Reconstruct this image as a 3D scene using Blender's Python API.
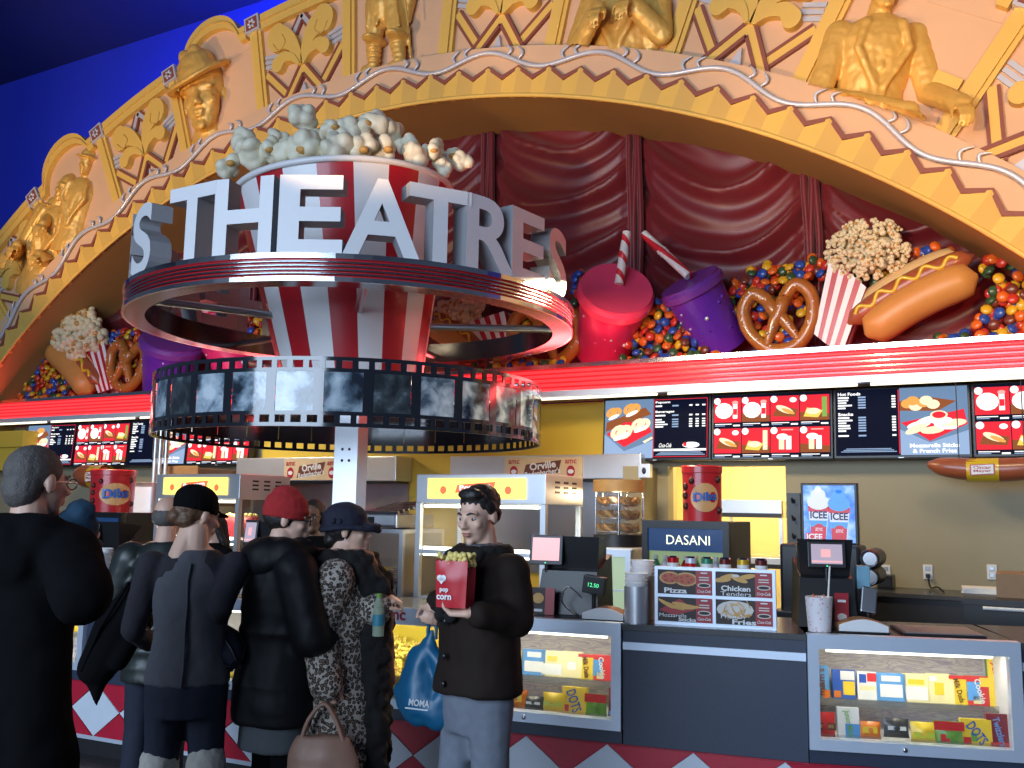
import bpy, bmesh, math, random
from mathutils import Vector, Matrix, noise
V=Vector; PI=math.pi; R=math.radians
sc=bpy.context.scene; COL=sc.collection
for o in list(bpy.data.objects): bpy.data.objects.remove(o)
# ---------------------------------------------------------------- camera
FPX,YAW,PIT,ROL,CH=945.12,.5029,.1312,.0163,1.62
_f=V((-math.sin(YAW)*math.cos(PIT),math.cos(YAW)*math.cos(PIT),math.sin(PIT)))
_r=V((math.cos(YAW),math.sin(YAW),0)); _u=_r.cross(_f)
CR=_r*math.cos(ROL)+_u*math.sin(ROL); CU=-_r*math.sin(ROL)+_u*math.cos(ROL); CF=_f; CC=V((0,0,CH))
cam=bpy.data.cameras.new('camera'); camo=bpy.data.objects.new('camera',cam); COL.objects.link(camo)
cam.sensor_width=36; cam.lens=FPX/1024*36; cam.clip_start=.05
camo.matrix_world=Matrix(((CR.x,CU.x,-CF.x,CC.x),(CR.y,CU.y,-CF.y,CC.y),(CR.z,CU.z,-CF.z,CC.z),(0,0,0,1)))
sc.camera=camo
# ---------------------------------------------------------------- view and light
sc.view_settings.view_transform='Standard'; sc.view_settings.look='None'; sc.view_settings.gamma=1
sc.view_settings.use_curve_mapping=False
sc.view_settings.exposure=0.12
W=bpy.data.worlds.new('world'); sc.world=W; W.use_nodes=True
W.node_tree.nodes['Background'].inputs[0].default_value=(.30,.40,.62,1)
W.node_tree.nodes['Background'].inputs[1].default_value=.16
def lamp(name,kind,loc,to,power,col,size=1,sizey=None,spot=60,blend=.5):
    l=bpy.data.lights.new(name,kind); l.energy=power; l.color=col
    if kind=='AREA':
        l.size=size
        if sizey: l.shape='RECTANGLE'; l.size_y=sizey
    elif kind=='SPOT': l.spot_size=R(spot); l.spot_blend=blend; l.shadow_soft_size=size
    else: l.shadow_soft_size=size
    o=bpy.data.objects.new(name,l); COL.objects.link(o); o.location=loc
    d=V(to)-V(loc); o.rotation_euler=d.to_track_quat('-Z','Y').to_euler()
    return o
# assumed cool daylight: added area lamp behind the camera, no glazing modelled
lamp('assumed_daylight','AREA',(-3.5,-7,4.0),(-3.0,5,2.6),1250,(.62,.78,1),9,5)
# assumed unseen warm spots on the arch, reddish spot on the curtain, blue wash on the upper wall
for x,t,p in((-9.5,-10.3,520),(-6.5,-6.4,430),(-3.2,-2.6,430),(-.6,-.4,420),(2.2,.9,430)):
    lamp('assumed_arch_spot','SPOT',(x-1.0,3.2,3.6),(t,7.6,6.1 if abs(t)>1 else 4.6),p,(1,.60,.26),.08,spot=58,blend=.7)
for th,e in((-36,9),(-29,13),(-22,22),(-15,48),(-8,90),(0,100)):   # assumed blue cove lamps, unseen behind the crown of the arch
    x,z=-5.907+10.3*math.sin(R(th)),-3.222+10.3*math.cos(R(th)); lamp('assumed_blue_cove','AREA',(x,8.25,z),(x+1.2*math.sin(R(th)),8.75,z+1.4),e,(.02,.07,1),.9,.25)
for x,e in((-8.2,60),(-5.2,62),(-2.8,62),(-.2,18)):
    lamp('added_service_light','AREA',(x,6.3,3.35),(x,6.9,0),e,(1,.80,.50),.5,.5)  # added unseen lamps brightening the area behind the counter, no fixtures modelled
# ---------------------------------------------------------------- pixel to place
def ray(px,py): return CR*((px-512)/FPX)+CU*((384-py)/FPX)+CF
def PY(px,py,Y): d=ray(px,py); return CC+d*(Y/d.y)
def PZ(px,py,Z): d=ray(px,py); return CC+d*((Z-CH)/d.z)
# ---------------------------------------------------------------- materials
MATS={}
def mat(name,col,rough=.5,metal=0,emit=0,ecol=None,var=.0,vscale=20,bump=0,bscale=60,coat=0,alpha=1,trans=0,sheen=0,spec=None):
    if name in MATS: return MATS[name]
    m=bpy.data.materials.new(name); m.use_nodes=True; nt=m.node_tree; b=nt.nodes['Principled BSDF']
    b.inputs['Base Color'].default_value=(*col,1); b.inputs['Roughness'].default_value=rough; b.inputs['Metallic'].default_value=metal
    if emit: b.inputs['Emission Color'].default_value=(*(ecol or col),1); b.inputs['Emission Strength'].default_value=emit
    if coat: b.inputs['Coat Weight'].default_value=coat; b.inputs['Coat Roughness'].default_value=.08
    if trans: b.inputs['Transmission Weight'].default_value=trans
    if alpha<1: b.inputs['Alpha'].default_value=alpha
    if spec is not None: b.inputs['Specular IOR Level'].default_value=spec
    if sheen: b.inputs['Sheen Weight'].default_value=sheen
    if var or bump:
        tc=nt.nodes.new('ShaderNodeTexCoord')
        if var:
            n=nt.nodes.new('ShaderNodeTexNoise'); n.inputs['Scale'].default_value=vscale; n.inputs['Detail'].default_value=5
            nt.links.new(tc.outputs['Object'],n.inputs['Vector'])
            rp=nt.nodes.new('ShaderNodeMapRange'); rp.inputs[3].default_value=1-var; rp.inputs[4].default_value=1+var
            nt.links.new(n.outputs['Fac'],rp.inputs[0])
            mx=nt.nodes.new('ShaderNodeVectorMath'); mx.operation='SCALE'; mx.inputs[0].default_value=col
            nt.links.new(rp.outputs[0],mx.inputs['Scale']); nt.links.new(mx.outputs[0],b.inputs['Base Color'])
        if bump:
            n2=nt.nodes.new('ShaderNodeTexNoise'); n2.inputs['Scale'].default_value=bscale; n2.inputs['Detail'].default_value=4
            nt.links.new(tc.outputs['Object'],n2.inputs['Vector'])
            bp=nt.nodes.new('ShaderNodeBump'); bp.inputs['Strength'].default_value=bump; bp.inputs['Distance'].default_value=.01
            nt.links.new(n2.outputs['Fac'],bp.inputs['Height']); nt.links.new(bp.outputs[0],b.inputs['Normal'])
    MATS[name]=m; return m
def ramp_mat(name,build):
    m=bpy.data.materials.new(name); m.use_nodes=True; nt=m.node_tree; build(nt,nt.nodes['Principled BSDF']); MATS[name]=m; return m
def nd(nt,t,**k):
    n=nt.nodes.new('ShaderNode'+t)
    for a,b in k.items(): setattr(n,a,b)
    return n
def ramp(nt,stops,interp='LINEAR'):
    n=nd(nt,'ValToRGB'); cr=n.color_ramp; cr.interpolation=interp
    while len(cr.elements)<len(stops): cr.elements.new(.5)
    for e,(p,c) in zip(cr.elements,stops): e.position=p; e.color=(*c,1)
    return n
mat('blue_wall',(.012,.03,.50),.8,var=.08,vscale=2)
mat('blue_ceiling',(.006,.012,.07),.85,var=.1,vscale=2)
mat('wall_yellow',(.72,.50,.06),.6,var=.05,vscale=3)
mat('wall_beige',(.36,.31,.20),.7,var=.05,vscale=4,bump=.1)
mat('wall_cream',(.80,.66,.32),.6,var=.04,vscale=4)
mat('wall_brown',(.20,.14,.08),.7,var=.1,vscale=6)
mat('floor_dark',(.05,.045,.045),.45,var=.3,vscale=8,bump=.1)
mat('pink_plaster',(.72,.45,.27),.7,var=.05,vscale=5,bump=.08,bscale=90)
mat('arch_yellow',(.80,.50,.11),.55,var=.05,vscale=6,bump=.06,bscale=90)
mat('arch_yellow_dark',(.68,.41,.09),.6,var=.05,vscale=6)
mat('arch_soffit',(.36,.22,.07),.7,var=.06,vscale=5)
mat('gold',(.80,.47,.11),.42,.25,var=.12,vscale=9,bump=.15,bscale=40)
mat('maroon',(.26,.075,.05),.6,var=.08)
mat('silver_paint',(.66,.66,.72),.35,.25,var=.04)
mat('curtain',(.135,.004,.009),.42,var=.15,vscale=3,bump=.08,bscale=30,sheen=.3)
mat('chrome',(.62,.64,.68),.16,1,var=.05,vscale=4)
mat('steel',(.46,.47,.49),.32,1,var=.08,vscale=5)
mat('steel_bright',(.72,.74,.78),.38,.75,var=.06,vscale=5)
mat('aluminium',(.66,.74,.86),.4,.45,var=.05,vscale=8)
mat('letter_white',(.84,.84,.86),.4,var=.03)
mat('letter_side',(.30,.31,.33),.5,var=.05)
mat('ring_red',(.55,.02,.03),.25,coat=.4,var=.05)
mat('ring_under',(.17,.175,.185),.16,1,var=.1,vscale=3)
mat('stripe_red',(.46,.012,.02),.32,var=.05,vscale=6,coat=.2)
mat('stripe_white',(.80,.79,.80),.35,var=.03,vscale=6)
mat('kernel',(.80,.74,.56),.5,var=.1,vscale=12,bump=.1,bscale=20)
mat('kernel_brown',(.62,.32,.08),.5,var=.2,vscale=12)
mat('film_black',(.012,.015,.022),.12,coat=.8,var=.1)
mat('neon_red',(.9,.03,.04),.3,emit=1.15,ecol=(1,.045,.055))
mat('neon_orange',(.9,.3,.04),.3,emit=2.0,ecol=(1,.33,.04))
mat('red_lacquer_glow',(.62,.02,.03),.18,coat=.6,emit=.25,ecol=(1,.05,.06))  # emission puts the tubes' red glow into the ledge body, itself no lamp
mat('white_tube',(1,.95,.8),.4,emit=1.6,ecol=(1,.90,.66))
mat('tube_cool',(1,1,.95),.4,emit=3.5,ecol=(.95,1,.82))
mat('black_plastic',(.012,.012,.014),.35,var=.1)
mat('black_metal',(.02,.02,.024),.4,var=.1)
mat('dark_laminate',(.030,.042,.075),.42,var=.18,vscale=60,bump=.03,bscale=200)
mat('counter_top',(.06,.06,.065),.25,var=.25,vscale=70)
mat('tile_red',(.46,.015,.04),.35,var=.06,vscale=9)
mat('tile_white',(.62,.68,.76),.35,var=.06,vscale=9)
mat('grout',(.5,.35,.2),.7)
mat('white',(.8,.8,.8),.5,var=.03)
mat('paper',(.82,.81,.78),.7,var=.03)
mat('black',(.01,.01,.01),.6)
mat('glass',(.01,.012,.014),.03,alpha=.10,coat=0)
mat('glass_smoke',(.25,.22,.18),.05,alpha=.25)
mat('cardboard',(.30,.19,.11),.75,var=.1)
mat('wood',(.30,.16,.07),.5,var=.2,vscale=10)
# ---------------------------------------------------------------- mesh collector
TXT={}
def text_data(s,bold=0,ext=0,res=3):
    k=(s,bold,ext,res)
    if k in TXT: return TXT[k]
    c=bpy.data.curves.new('t','FONT'); c.body=s; c.size=1; c.align_x='CENTER'; c.align_y='CENTER'; c.offset=bold; c.extrude=ext
    c.resolution_u=res; o=bpy.data.objects.new('t',c); COL.objects.link(o)
    me=bpy.data.meshes.new_from_object(o.evaluated_get(bpy.context.evaluated_depsgraph_get()))
    vs=[v.co.copy() for v in me.vertices]; fs=[tuple(p.vertices) for p in me.polygons]
    bpy.data.objects.remove(o); bpy.data.curves.remove(c); bpy.data.meshes.remove(me)
    if vs:
        x0,x1=min(v.x for v in vs),max(v.x for v in vs); y0,y1=min(v.y for v in vs),max(v.y for v in vs)
        vs=[V((v.x-(x0+x1)/2,v.y-(y0+y1)/2,v.z)) for v in vs]; TXT[k]=(vs,fs,x1-x0,y1-y0)
    else: TXT[k]=([],[],1,1)
    return TXT[k]
class M:
    def __init__(s,X=None): s.v=[]; s.f=[]; s.m=[]; s.s=[]; s.X=X or Matrix()
    def add(s,vs,fs,mt,smooth=False):
        n=len(s.v); s.v+=[s.X@V(p) for p in vs]
        for q in fs: s.f.append([n+i for i in q]); s.m.append(mt); s.s.append(smooth)
        return s
    def box(s,x0,x1,y0,y1,z0,z1,mt):
        return s.add([(x0,y0,z0),(x1,y0,z0),(x1,y1,z0),(x0,y1,z0),(x0,y0,z1),(x1,y0,z1),(x1,y1,z1),(x0,y1,z1)],
            [(0,3,2,1),(4,5,6,7),(0,1,5,4),(1,2,6,5),(2,3,7,6),(3,0,4,7)],mt)
    def rbox(s,x0,x1,y0,y1,z0,z1,mt,b=.01):   # box with all edges chamfered
        P=[]; 
        for ax in range(3):
            pass
        bm=bmesh.new(); bmesh.ops.create_cube(bm,size=1)
        for v in bm.verts: v.co=V(((x0+x1)/2+v.co.x*(x1-x0),(y0+y1)/2+v.co.y*(y1-y0),(z0+z1)/2+v.co.z*(z1-z0)))
        bmesh.ops.bevel(bm,geom=bm.edges[:],offset=b,segments=2,affect='EDGES',profile=.6)
        return s.bm(bm,mt)
    def bm(s,bm,mt,smooth=False):
        bm.verts.index_update(); s.add([v.co.copy() for v in bm.verts],[[v.index for v in f.verts] for f in bm.faces],mt,smooth); bm.free(); return s
    def quad(s,a,b,c,d,mt): return s.add([a,b,c,d],[(0,1,2,3)],mt)
    def prism(s,poly,y0,y1,mt,side=None):     # polygon in x,z pushed along y
        n=len(poly); vs=[(p[0],y0,p[1]) for p in poly]+[(p[0],y1,p[1]) for p in poly]
        a=sum(poly[i][0]*poly[(i+1)%n][1]-poly[(i+1)%n][0]*poly[i][1] for i in range(n))
        F=tuple(range(n)); B=tuple(range(2*n-1,n-1,-1))
        if a<0: F,B=F[::-1],B[::-1]
        s.add(vs,[F,B],mt); 
        sd=[(i,i+n,(i+1)%n+n,(i+1)%n) if a>0 else (i,(i+1)%n,(i+1)%n+n,i+n) for i in range(n)]
        return s.add(vs,sd,side or mt)
    def tube(s,pts,r,mt,n=8,closed=False,cap=True):
        pts=[V(p) for p in pts]; N=len(pts); rr=r if isinstance(r,(list,tuple)) else [r]*N; vs=[]; prev=None
        for i,p in enumerate(pts):
            a=pts[(i-1)%N] if (closed or i>0) else p; b=pts[(i+1)%N] if (closed or i<N-1) else p
            t=(b-a); t=t.normalized() if t.length>1e-9 else V((0,0,1))
            if prev is None: u=t.orthogonal().normalized()
            else:
                u=prev-t*prev.dot(t); u=u.normalized() if u.length>1e-6 else t.orthogonal().normalized()
            prev=u; w=t.cross(u)
            vs+=[p+(u*math.cos(2*PI*k/n)+w*math.sin(2*PI*k/n))*rr[i] for k in range(n)]
        fs=[]
        for i in range(N if closed else N-1):
            j=(i+1)%N
            for k in range(n): fs.append((i*n+k,i*n+(k+1)%n,j*n+(k+1)%n,j*n+k))
        s.add(vs,fs,mt,True)
        if cap and not closed: s.add(vs[:n][::-1],[tuple(range(n))],mt); s.add(vs[-n:],[tuple(range(n))],mt)
        return s
    def lathe(s,prof,mt,n=24,a0=0,a1=2*PI,smooth=True,c=(0,0),mats=None):
        full=abs(a1-a0-2*PI)<1e-6; k=n if full else n+1; vs=[]
        for r,z in prof:
            for i in range(k): a=a0+(a1-a0)*i/n; vs.append((c[0]+r*math.cos(a),c[1]+r*math.sin(a),z))
        for j in range(len(prof)-1):
            fs=[(j*k+i,j*k+(i+1)%k,(j+1)*k+(i+1)%k,(j+1)*k+i) for i in range(n if full else n)]
            s.add(vs,fs,mats[j] if mats else mt,smooth)
        return s
    def ell(s,c,r,mt,nu=12,nv=8,rot=None):
        r=(r,r,r) if isinstance(r,(int,float)) else r; c=V(c); vs=[]; rot=rot or Matrix.Identity(3)
        for j in range(1,nv):
            t=PI*j/nv
            for i in range(nu): a=2*PI*i/nu; vs.append(c+rot@V((r[0]*math.sin(t)*math.cos(a),r[1]*math.sin(t)*math.sin(a),r[2]*math.cos(t))))
        T=len(vs); vs+=[c+rot@V((0,0,r[2])),c+rot@V((0,0,-r[2]))]
        fs=[(j*nu+i,(j+1)*nu+i,(j+1)*nu+(i+1)%nu,j*nu+(i+1)%nu) for j in range(nv-2) for i in range(nu)]
        fs+=[(T,i,(i+1)%nu) for i in range(nu)]+[(T+1,(nv-2)*nu+(i+1)%nu,(nv-2)*nu+i) for i in range(nu)]
        return s.add(vs,fs,mt,True)
    def cap(s,a,b,ra,rb,mt=0,n=12):           # tapered capsule, closed
        a,b=V(a),V(b); d=(b-a); L=d.length
        if L<1e-6: return s.ell(a,max(ra,rb),mt,n,8)
        d/=L; P=[]; rr=[]
        for k in range(5): t=-PI/2+PI/2*k/4; P.append(a+d*ra*math.sin(t)); rr.append(max(ra*math.cos(t),1e-4))
        for k in range(5): t=PI/2*k/4; P.append(b+d*rb*math.sin(t)); rr.append(max(rb*math.cos(t),1e-4))
        return s.tube(P,rr,mt,n)
    def loft(s,rings,mt=0,n=20,cap=True):     # rings (cx,cy,cz,rx,ry), closed
        vs=[]
        for (x,y,z,rx,ry) in rings: vs+=[(x+rx*math.cos(2*PI*i/n),y+ry*math.sin(2*PI*i/n),z) for i in range(n)]
        up=rings[-1][2]>rings[0][2]; fs=[]
        for j in range(len(rings)-1):
            for i in range(n):
                q=(j*n+i,j*n+(i+1)%n,(j+1)*n+(i+1)%n,(j+1)*n+i); fs.append(q if up else q[::-1])
        if cap:
            b=tuple(range(n)); t=tuple((len(rings)-1)*n+i for i in range(n)); fs+= [b[::-1],t] if up else [b,t[::-1]]
        return s.add(vs,fs,mt,True)
    def grid(s,fn,nu,nv,mt,smooth=True,flip=False):
        vs=[fn(i/nu,j/nv) for j in range(nv+1) for i in range(nu+1)]; k=nu+1
        fs=[(j*k+i,j*k+i+1,(j+1)*k+i+1,(j+1)*k+i) for j in range(nv) for i in range(nu)]
        return s.add(vs,[q[::-1] for q in fs] if flip else fs,mt,smooth)
    # flat print on a plane facing -y at depth y: x right, z up
    def r2(s,x0,x1,z0,z1,mt,y=0): return s.add([(x0,y,z0),(x1,y,z0),(x1,y,z1),(x0,y,z1)],[(0,1,2,3)],mt)
    def e2(s,cx,cz,rx,rz,mt,y=0,n=14,a=0): return s.add([(cx+rx*math.cos(2*PI*i/n)*math.cos(a)-rz*math.sin(2*PI*i/n)*math.sin(a),y,cz+rx*math.cos(2*PI*i/n)*math.sin(a)+rz*math.sin(2*PI*i/n)*math.cos(a)) for i in range(n)],[tuple(range(n))],mt)
    def p2(s,poly,mt,y=0): return s.add([(p[0],y,p[1]) for p in poly],[tuple(range(len(poly)))],mt)
    def t2(s,txt,cx,cz,h,mt,y=0,bold=0,w=None,a=0,ext=0,slant=0):
        vs,fs,tw,th=text_data(txt,bold,ext); k=h/th; kx=(w/tw) if w else k; ca,sa=math.cos(a),math.sin(a); out=[]
        for v in vs:
            X=v.x*kx+slant*v.y*k; Z=v.y*k; out.append((cx+X*ca-Z*sa,y-v.z,cz+X*sa+Z*ca))
        return s.add(out,fs,mt)
    def mesh(s,name):
        me=bpy.data.meshes.new(name); me.from_pydata([tuple(v) for v in s.v],[],s.f)
        names=[]
        for x in s.m:
            if x not in names: names.append(x)
        for x in names: me.materials.append(MATS[x] if x in MATS else None)
        me.polygons.foreach_set('material_index',[names.index(x) for x in s.m]); me.polygons.foreach_set('use_smooth',s.s)
        me.update(); return me
    def build(s,name,parent=None,world=False,label=None,kind=None):
        return link(name,s.mesh(name),parent,world,label,kind)
def link(name,me,parent=None,world=False,label=None,kind=None):
    o=bpy.data.objects.new(name,me); COL.objects.link(o)
    if parent:
        o.parent=parent
        if world: o.matrix_parent_inverse=wm(parent).inverted()
    if label: o['label']=label
    if kind: o['kind']=kind
    return o
def wm(o):
    m=o.matrix_basis.copy()
    if o.parent: m=wm(o.parent)@o.matrix_parent_inverse@m
    return m
def tag(o,label,cat,group=None):
    o['label']=label; o['category']=cat
    if group: o['group']=group
    return o
def thing(name,label,cat,X=None,group=None):
    o=bpy.data.objects.new(name,None); COL.objects.link(o); o.empty_display_size=.1
    if X is not None: o.matrix_basis=X if isinstance(X,Matrix) else Matrix.Translation(V(X))
    return tag(o,label,cat,group)
def structure(o): o['kind']='structure'; return o
def copy_tree(o,X=None,parent=None,label=None):
    c=o.copy(); COL.objects.link(c)
    if parent: c.parent=parent
    if X is not None: c.matrix_basis=X
    if label: c['label']=label
    for ch in [k for k in bpy.data.objects if k.parent==o]: copy_tree(ch,None,c)
    return c
def T(x,y=None,z=None): return Matrix.Translation(V(x) if y is None else V((x,y,z)))
def RX(a): return Matrix.Rotation(a,4,'X')
def RY(a): return Matrix.Rotation(a,4,'Y')
def RZ(a): return Matrix.Rotation(a,4,'Z')
def SC(x,y=None,z=None): return Matrix.Diagonal((x,x if y is None else y,x if z is None else z,1))
def frame(o,x,y,z): return Matrix(((x.x,y.x,z.x,o.x),(x.y,y.y,z.y,o.y),(x.z,y.z,z.z,o.z),(0,0,0,1)))
def blob(m,voxel,mt,smooth_it=2,disp=None,name='blob'):
    """closed overlapping shapes -> one continuous mesh"""
    me=bpy.data.meshes.new(name); me.from_pydata([tuple(v) for v in m.v],[],m.f)
    o=bpy.data.objects.new(name,me); COL.objects.link(o)
    r=o.modifiers.new('r','REMESH'); r.mode='VOXEL'; r.voxel_size=voxel; r.adaptivity=0
    if smooth_it: q=o.modifiers.new('s','SMOOTH'); q.iterations=smooth_it; q.factor=.5
    out=bpy.data.meshes.new_from_object(o.evaluated_get(bpy.context.evaluated_depsgraph_get()))
    bpy.data.objects.remove(o); bpy.data.meshes.remove(me)
    if disp:
        nn=[v.normal.copy() for v in out.vertices]
        for v,n in zip(out.vertices,nn): v.co=v.co+n*disp(v.co,n)
    out.materials.clear(); out.materials.append(MATS[mt]); out.polygons.foreach_set('use_smooth',[True]*len(out.polygons)); out.update()
    return out
random.seed(7)
# ---------------------------------------------------------------- figures
def head_prims(m,X,neck=True,ears=True):
    o=m.X; m.X=o@X
    m.ell((0,.018,.035),(.074,.094,.083),0,16,12); m.ell((0,-.03,-.02),(.062,.066,.085),0,16,12); m.ell((0,-.033,-.075),(.048,.050,.040),0,12,10)
    m.ell((0,-.076,-.098),(.02,.017,.017),0,10,8)
    for s in(-1,1):
        m.ell((s*.040,-.066,-.024),(.022,.02,.018),0,10,8); m.ell((s*.011,-.106,-.031),.0095,0,8,6)
        m.cap((s*.012,-.088,.022),(s*.045,-.074,.022),.011,.009,0,8)
        if ears: m.ell((s*.077,.012,-.006),(.012,.021,.033),0,10,8)
    m.cap((0,-.090,.014),(0,-.117,-.025),.0085,.0125,0,8)
    m.ell((0,-.093,-.056),(.024,.013,.006),0,10,6); m.ell((0,-.091,-.068),(.019,.013,.007),0,10,6)
    if neck: m.cap((0,.012,-.06),(0,.035,-.20),.052,.058,0,12)
    m.X=o
def hand_prims(m,w,d,nrm,side,curl=.6,k=1.0,spread=.0):
    """w wrist, d direction of the palm, nrm direction the palm faces, side +1/-1 thumb side"""
    w,d,nrm=V(w),V(d).normalized(),V(nrm); nrm=(nrm-d*nrm.dot(d)).normalized(); lat=d.cross(nrm)*side
    m.cap(w,w+d*.02*k,.026*k,.028*k,0,8)
    for i in range(4):
        b=lat*(.030-.0195*i)*k; m.cap(w+d*.02*k+b*.7,w+d*.088*k+b,.016*k,.0125*k,0,8)
        p=w+d*.088*k+b; a=.15; L=(.040,.045,.042,.033)[i]*k; fd=d+lat*spread*(1.5-i)*.2
        for j,r in enumerate((.0105,.0095,.008)):
            a+=curl*(1,1.1,.8)[j]; q=p+(fd*math.cos(a)+nrm*math.sin(a)).normalized()*L; m.cap(p,q,r*k,(r-.0012)*k,0,8); p=q; L*=.72
    p=w+d*.03*k+lat*.026*k; q=p+(d*.6+lat*.75+nrm*.35).normalized()*.038*k; m.cap(p,q,.014*k,.0115*k,0,8)
    t=q+(d*.9+lat*.15+nrm*(.3+curl*.5)).normalized()*.034*k; m.cap(q,t,.011*k,.010*k,0,8); m.cap(t,t+(d*.8-lat*.15+nrm*(.4+curl*.5)).normalized()*.026*k,.010*k,.008*k,0,8)
BODY=[(.80,.155,.105),(.90,.170,.118),(1.0,.150,.108),(1.10,.138,.100),(1.25,.158,.112),(1.36,.175,.112),(1.43,.150,.095),(1.49,.075,.065)]
class Person:
    def __init__(s,label,px,py,Y,rz,extra=0,name='person',head=(0,0),lean=0,X=None,h=None):
        if X is None:
            P=PY(px,py,Y); s.h=P.z-extra; s.X=T(P.x,Y,0)@RZ(rz); s.root=thing(name,label,'person',s.X)
        else: s.h=h; s.X=X; s.root=None
        s.k=s.h/1.75; s.inv=s.X.inverted(); s.Y=Y; s.m=M(SC(s.k)); s.lean=lean
        s.HX=T(0,-.02-lean,1.633)@RZ(head[0])@RX(head[1])
        s.sh={1:V((.185,.01-lean*.8,1.405)),-1:V((-.185,.01-lean*.8,1.405))}; s.arm={}
    def L(s,px,py,dY=0): return (s.inv@PY(px,py,s.Y+dY))/s.k     # pixel to the figure's own frame
    def ly(s,z): return -s.lean*max(0,(z-.9)/.55)
    def body(s,skin,arms,hands=None,vox=.0075,legs=((.0,0),(.0,0)),wide=1,bustonly=False):
        m=s.m; m.loft([(0,s.ly(z),z,rx*wide*.93,ry*wide*.93) for z,rx,ry in BODY]); head_prims(m,s.HX)
        m.cap((0,.02-s.lean,1.40),(0,.012-s.lean,1.56),.07,.055)
        for sg in(1,-1):
            e,w=[V(q) for q in arms[sg]]; s.arm[sg]=(e,w); m.cap(s.sh[sg],e,.052*wide,.040,0,10); m.cap(e,w,.040,.027,0,10)
            if hands and sg in hands:
                d,n,sd,c=hands[sg]; hand_prims(m,w,d,n,sd,c)
            if not bustonly:
                fy,kx=legs[0 if sg==1 else 1]; hip=V((sg*.085,0,.88)); kn=V((sg*.095,-.02+fy*.5,.49)); an=V((sg*.10,.03+fy,.09))
                m.cap(hip,kn,.082,.058,0,10); m.cap(kn,an,.056,.040,0,10); m.cap(an+V((0,.03,-.05)),an+V((0,-.15,-.055)),.038,.034,0,8)
        if s.root: link('body',blob(m,vox,skin,2),s.root)
        return m
    def garment(s,name,mt,rings,sleeves=None,thick=.022,vox=.013,wrinkle=.008,wsc=9,extra=None,legs=None,label=None,cuff=1.0):
        m=M(SC(s.k))
        if rings: m.loft([(0,s.ly(z),z,rx,ry) for z,rx,ry in rings],0,28)
        for sg in (sleeves or ()):
            e,w=s.arm[sg]; m.cap(s.sh[sg],e,.062+thick,.050+thick,0,12); m.cap(e,e+(w-e)*cuff,.050+thick,.038+thick,0,12)
        if legs:
            for sg in(1,-1):
                fy,kx=legs[0 if sg==1 else 1]; hip=V((sg*.085,0,.90)); kn=V((sg*.095,-.02+fy*.5,.49)); an=V((sg*.10,.03+fy,.10)); m.cap(hip,kn,.098,.075,0,12); m.cap(kn,an,.074,.066,0,12)
        if extra: extra(m)
        return link(name,blob(m,vox,mt,2,lambda c,n:wrinkle*(noise.noise(V((c.x,c.y,c.z*.55))*wsc)+.5*noise.noise(c*wsc*2.3)),name),s.root,label=label)
    def shape(s,name,mt,fn,vox=.008,wrinkle=0,wsc=20,label=None,parent=None,sm=2):
        m=M(SC(s.k)); fn(m); o=link(name,blob(m,vox,mt,sm,(lambda c,n:wrinkle*noise.noise(c*wsc)) if wrinkle else None,name),parent or s.root,label=label)
        return o
    def eyes(s,iris='iris'):
        for sg in(-1,1):
            m=M(SC(s.k)@s.HX); m.ell((sg*.031,-.0745,.001),(.0125,.0125,.0085),'eye_white',10,8); m.ell((sg*.031,-.0815,.0),(.0072,.0065,.0072),iris,8,6); m.build('eye',s.root)
            m=M(SC(s.k)@s.HX); m.tube([(sg*.013,-.098,.021),(sg*.03,-.094,.028),(sg*.048,-.08,.022)],[.003,.0045,.002],'hair_black',6); m.build('eyebrow',s.root)
    def lips(s,mt='lips'):
        m=M(SC(s.k)@s.HX); m.ell((0,-.0985,-.057),(.021,.009,.0045),mt,10,6); m.ell((0,-.0965,-.067),(.017,.009,.005),mt,10,6); m.build('lips',s.root)
    def glasses(s,mt='black_plastic'):
        m=M(SC(s.k)@s.HX)
        for sg in(-1,1):
            m.tube([(sg*.033+.024*math.cos(a),-.108+.01*abs(math.cos(a)) if 0 else -.106,.002+.018*math.sin(a)) for a in[2*PI*i/14 for i in range(14)]],.0028,mt,6,closed=True)
            m.tube([(sg*.057,-.104,.006),(sg*.078,-.05,.006),(sg*.082,.02,.0)],.0026,mt,6)
        m.tube([(-.01,-.108,.004),(.01,-.108,.004)],.0026,mt,6); m.build('glasses',s.root)
mat('skin_light',(.62,.38,.28),.5,var=.05,vscale=15); mat('skin_pale',(.72,.45,.33),.5,var=.05,vscale=15); mat('skin_dark',(.16,.08,.05),.45,var=.06,vscale=15)
mat('hair_black',(.014,.011,.010),.5,var=.3,vscale=40,bump=.3,bscale=120); mat('hair_grey',(.085,.075,.07),.7,var=.4,vscale=25,bump=.4,bscale=150); mat('hair_brown',(.12,.06,.03),.5,var=.3,vscale=40,bump=.3,bscale=120)
mat('eye_white',(.45,.42,.40),.2); mat('iris',(.03,.018,.01),.2); mat('lips',(.42,.15,.13),.4)
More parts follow.
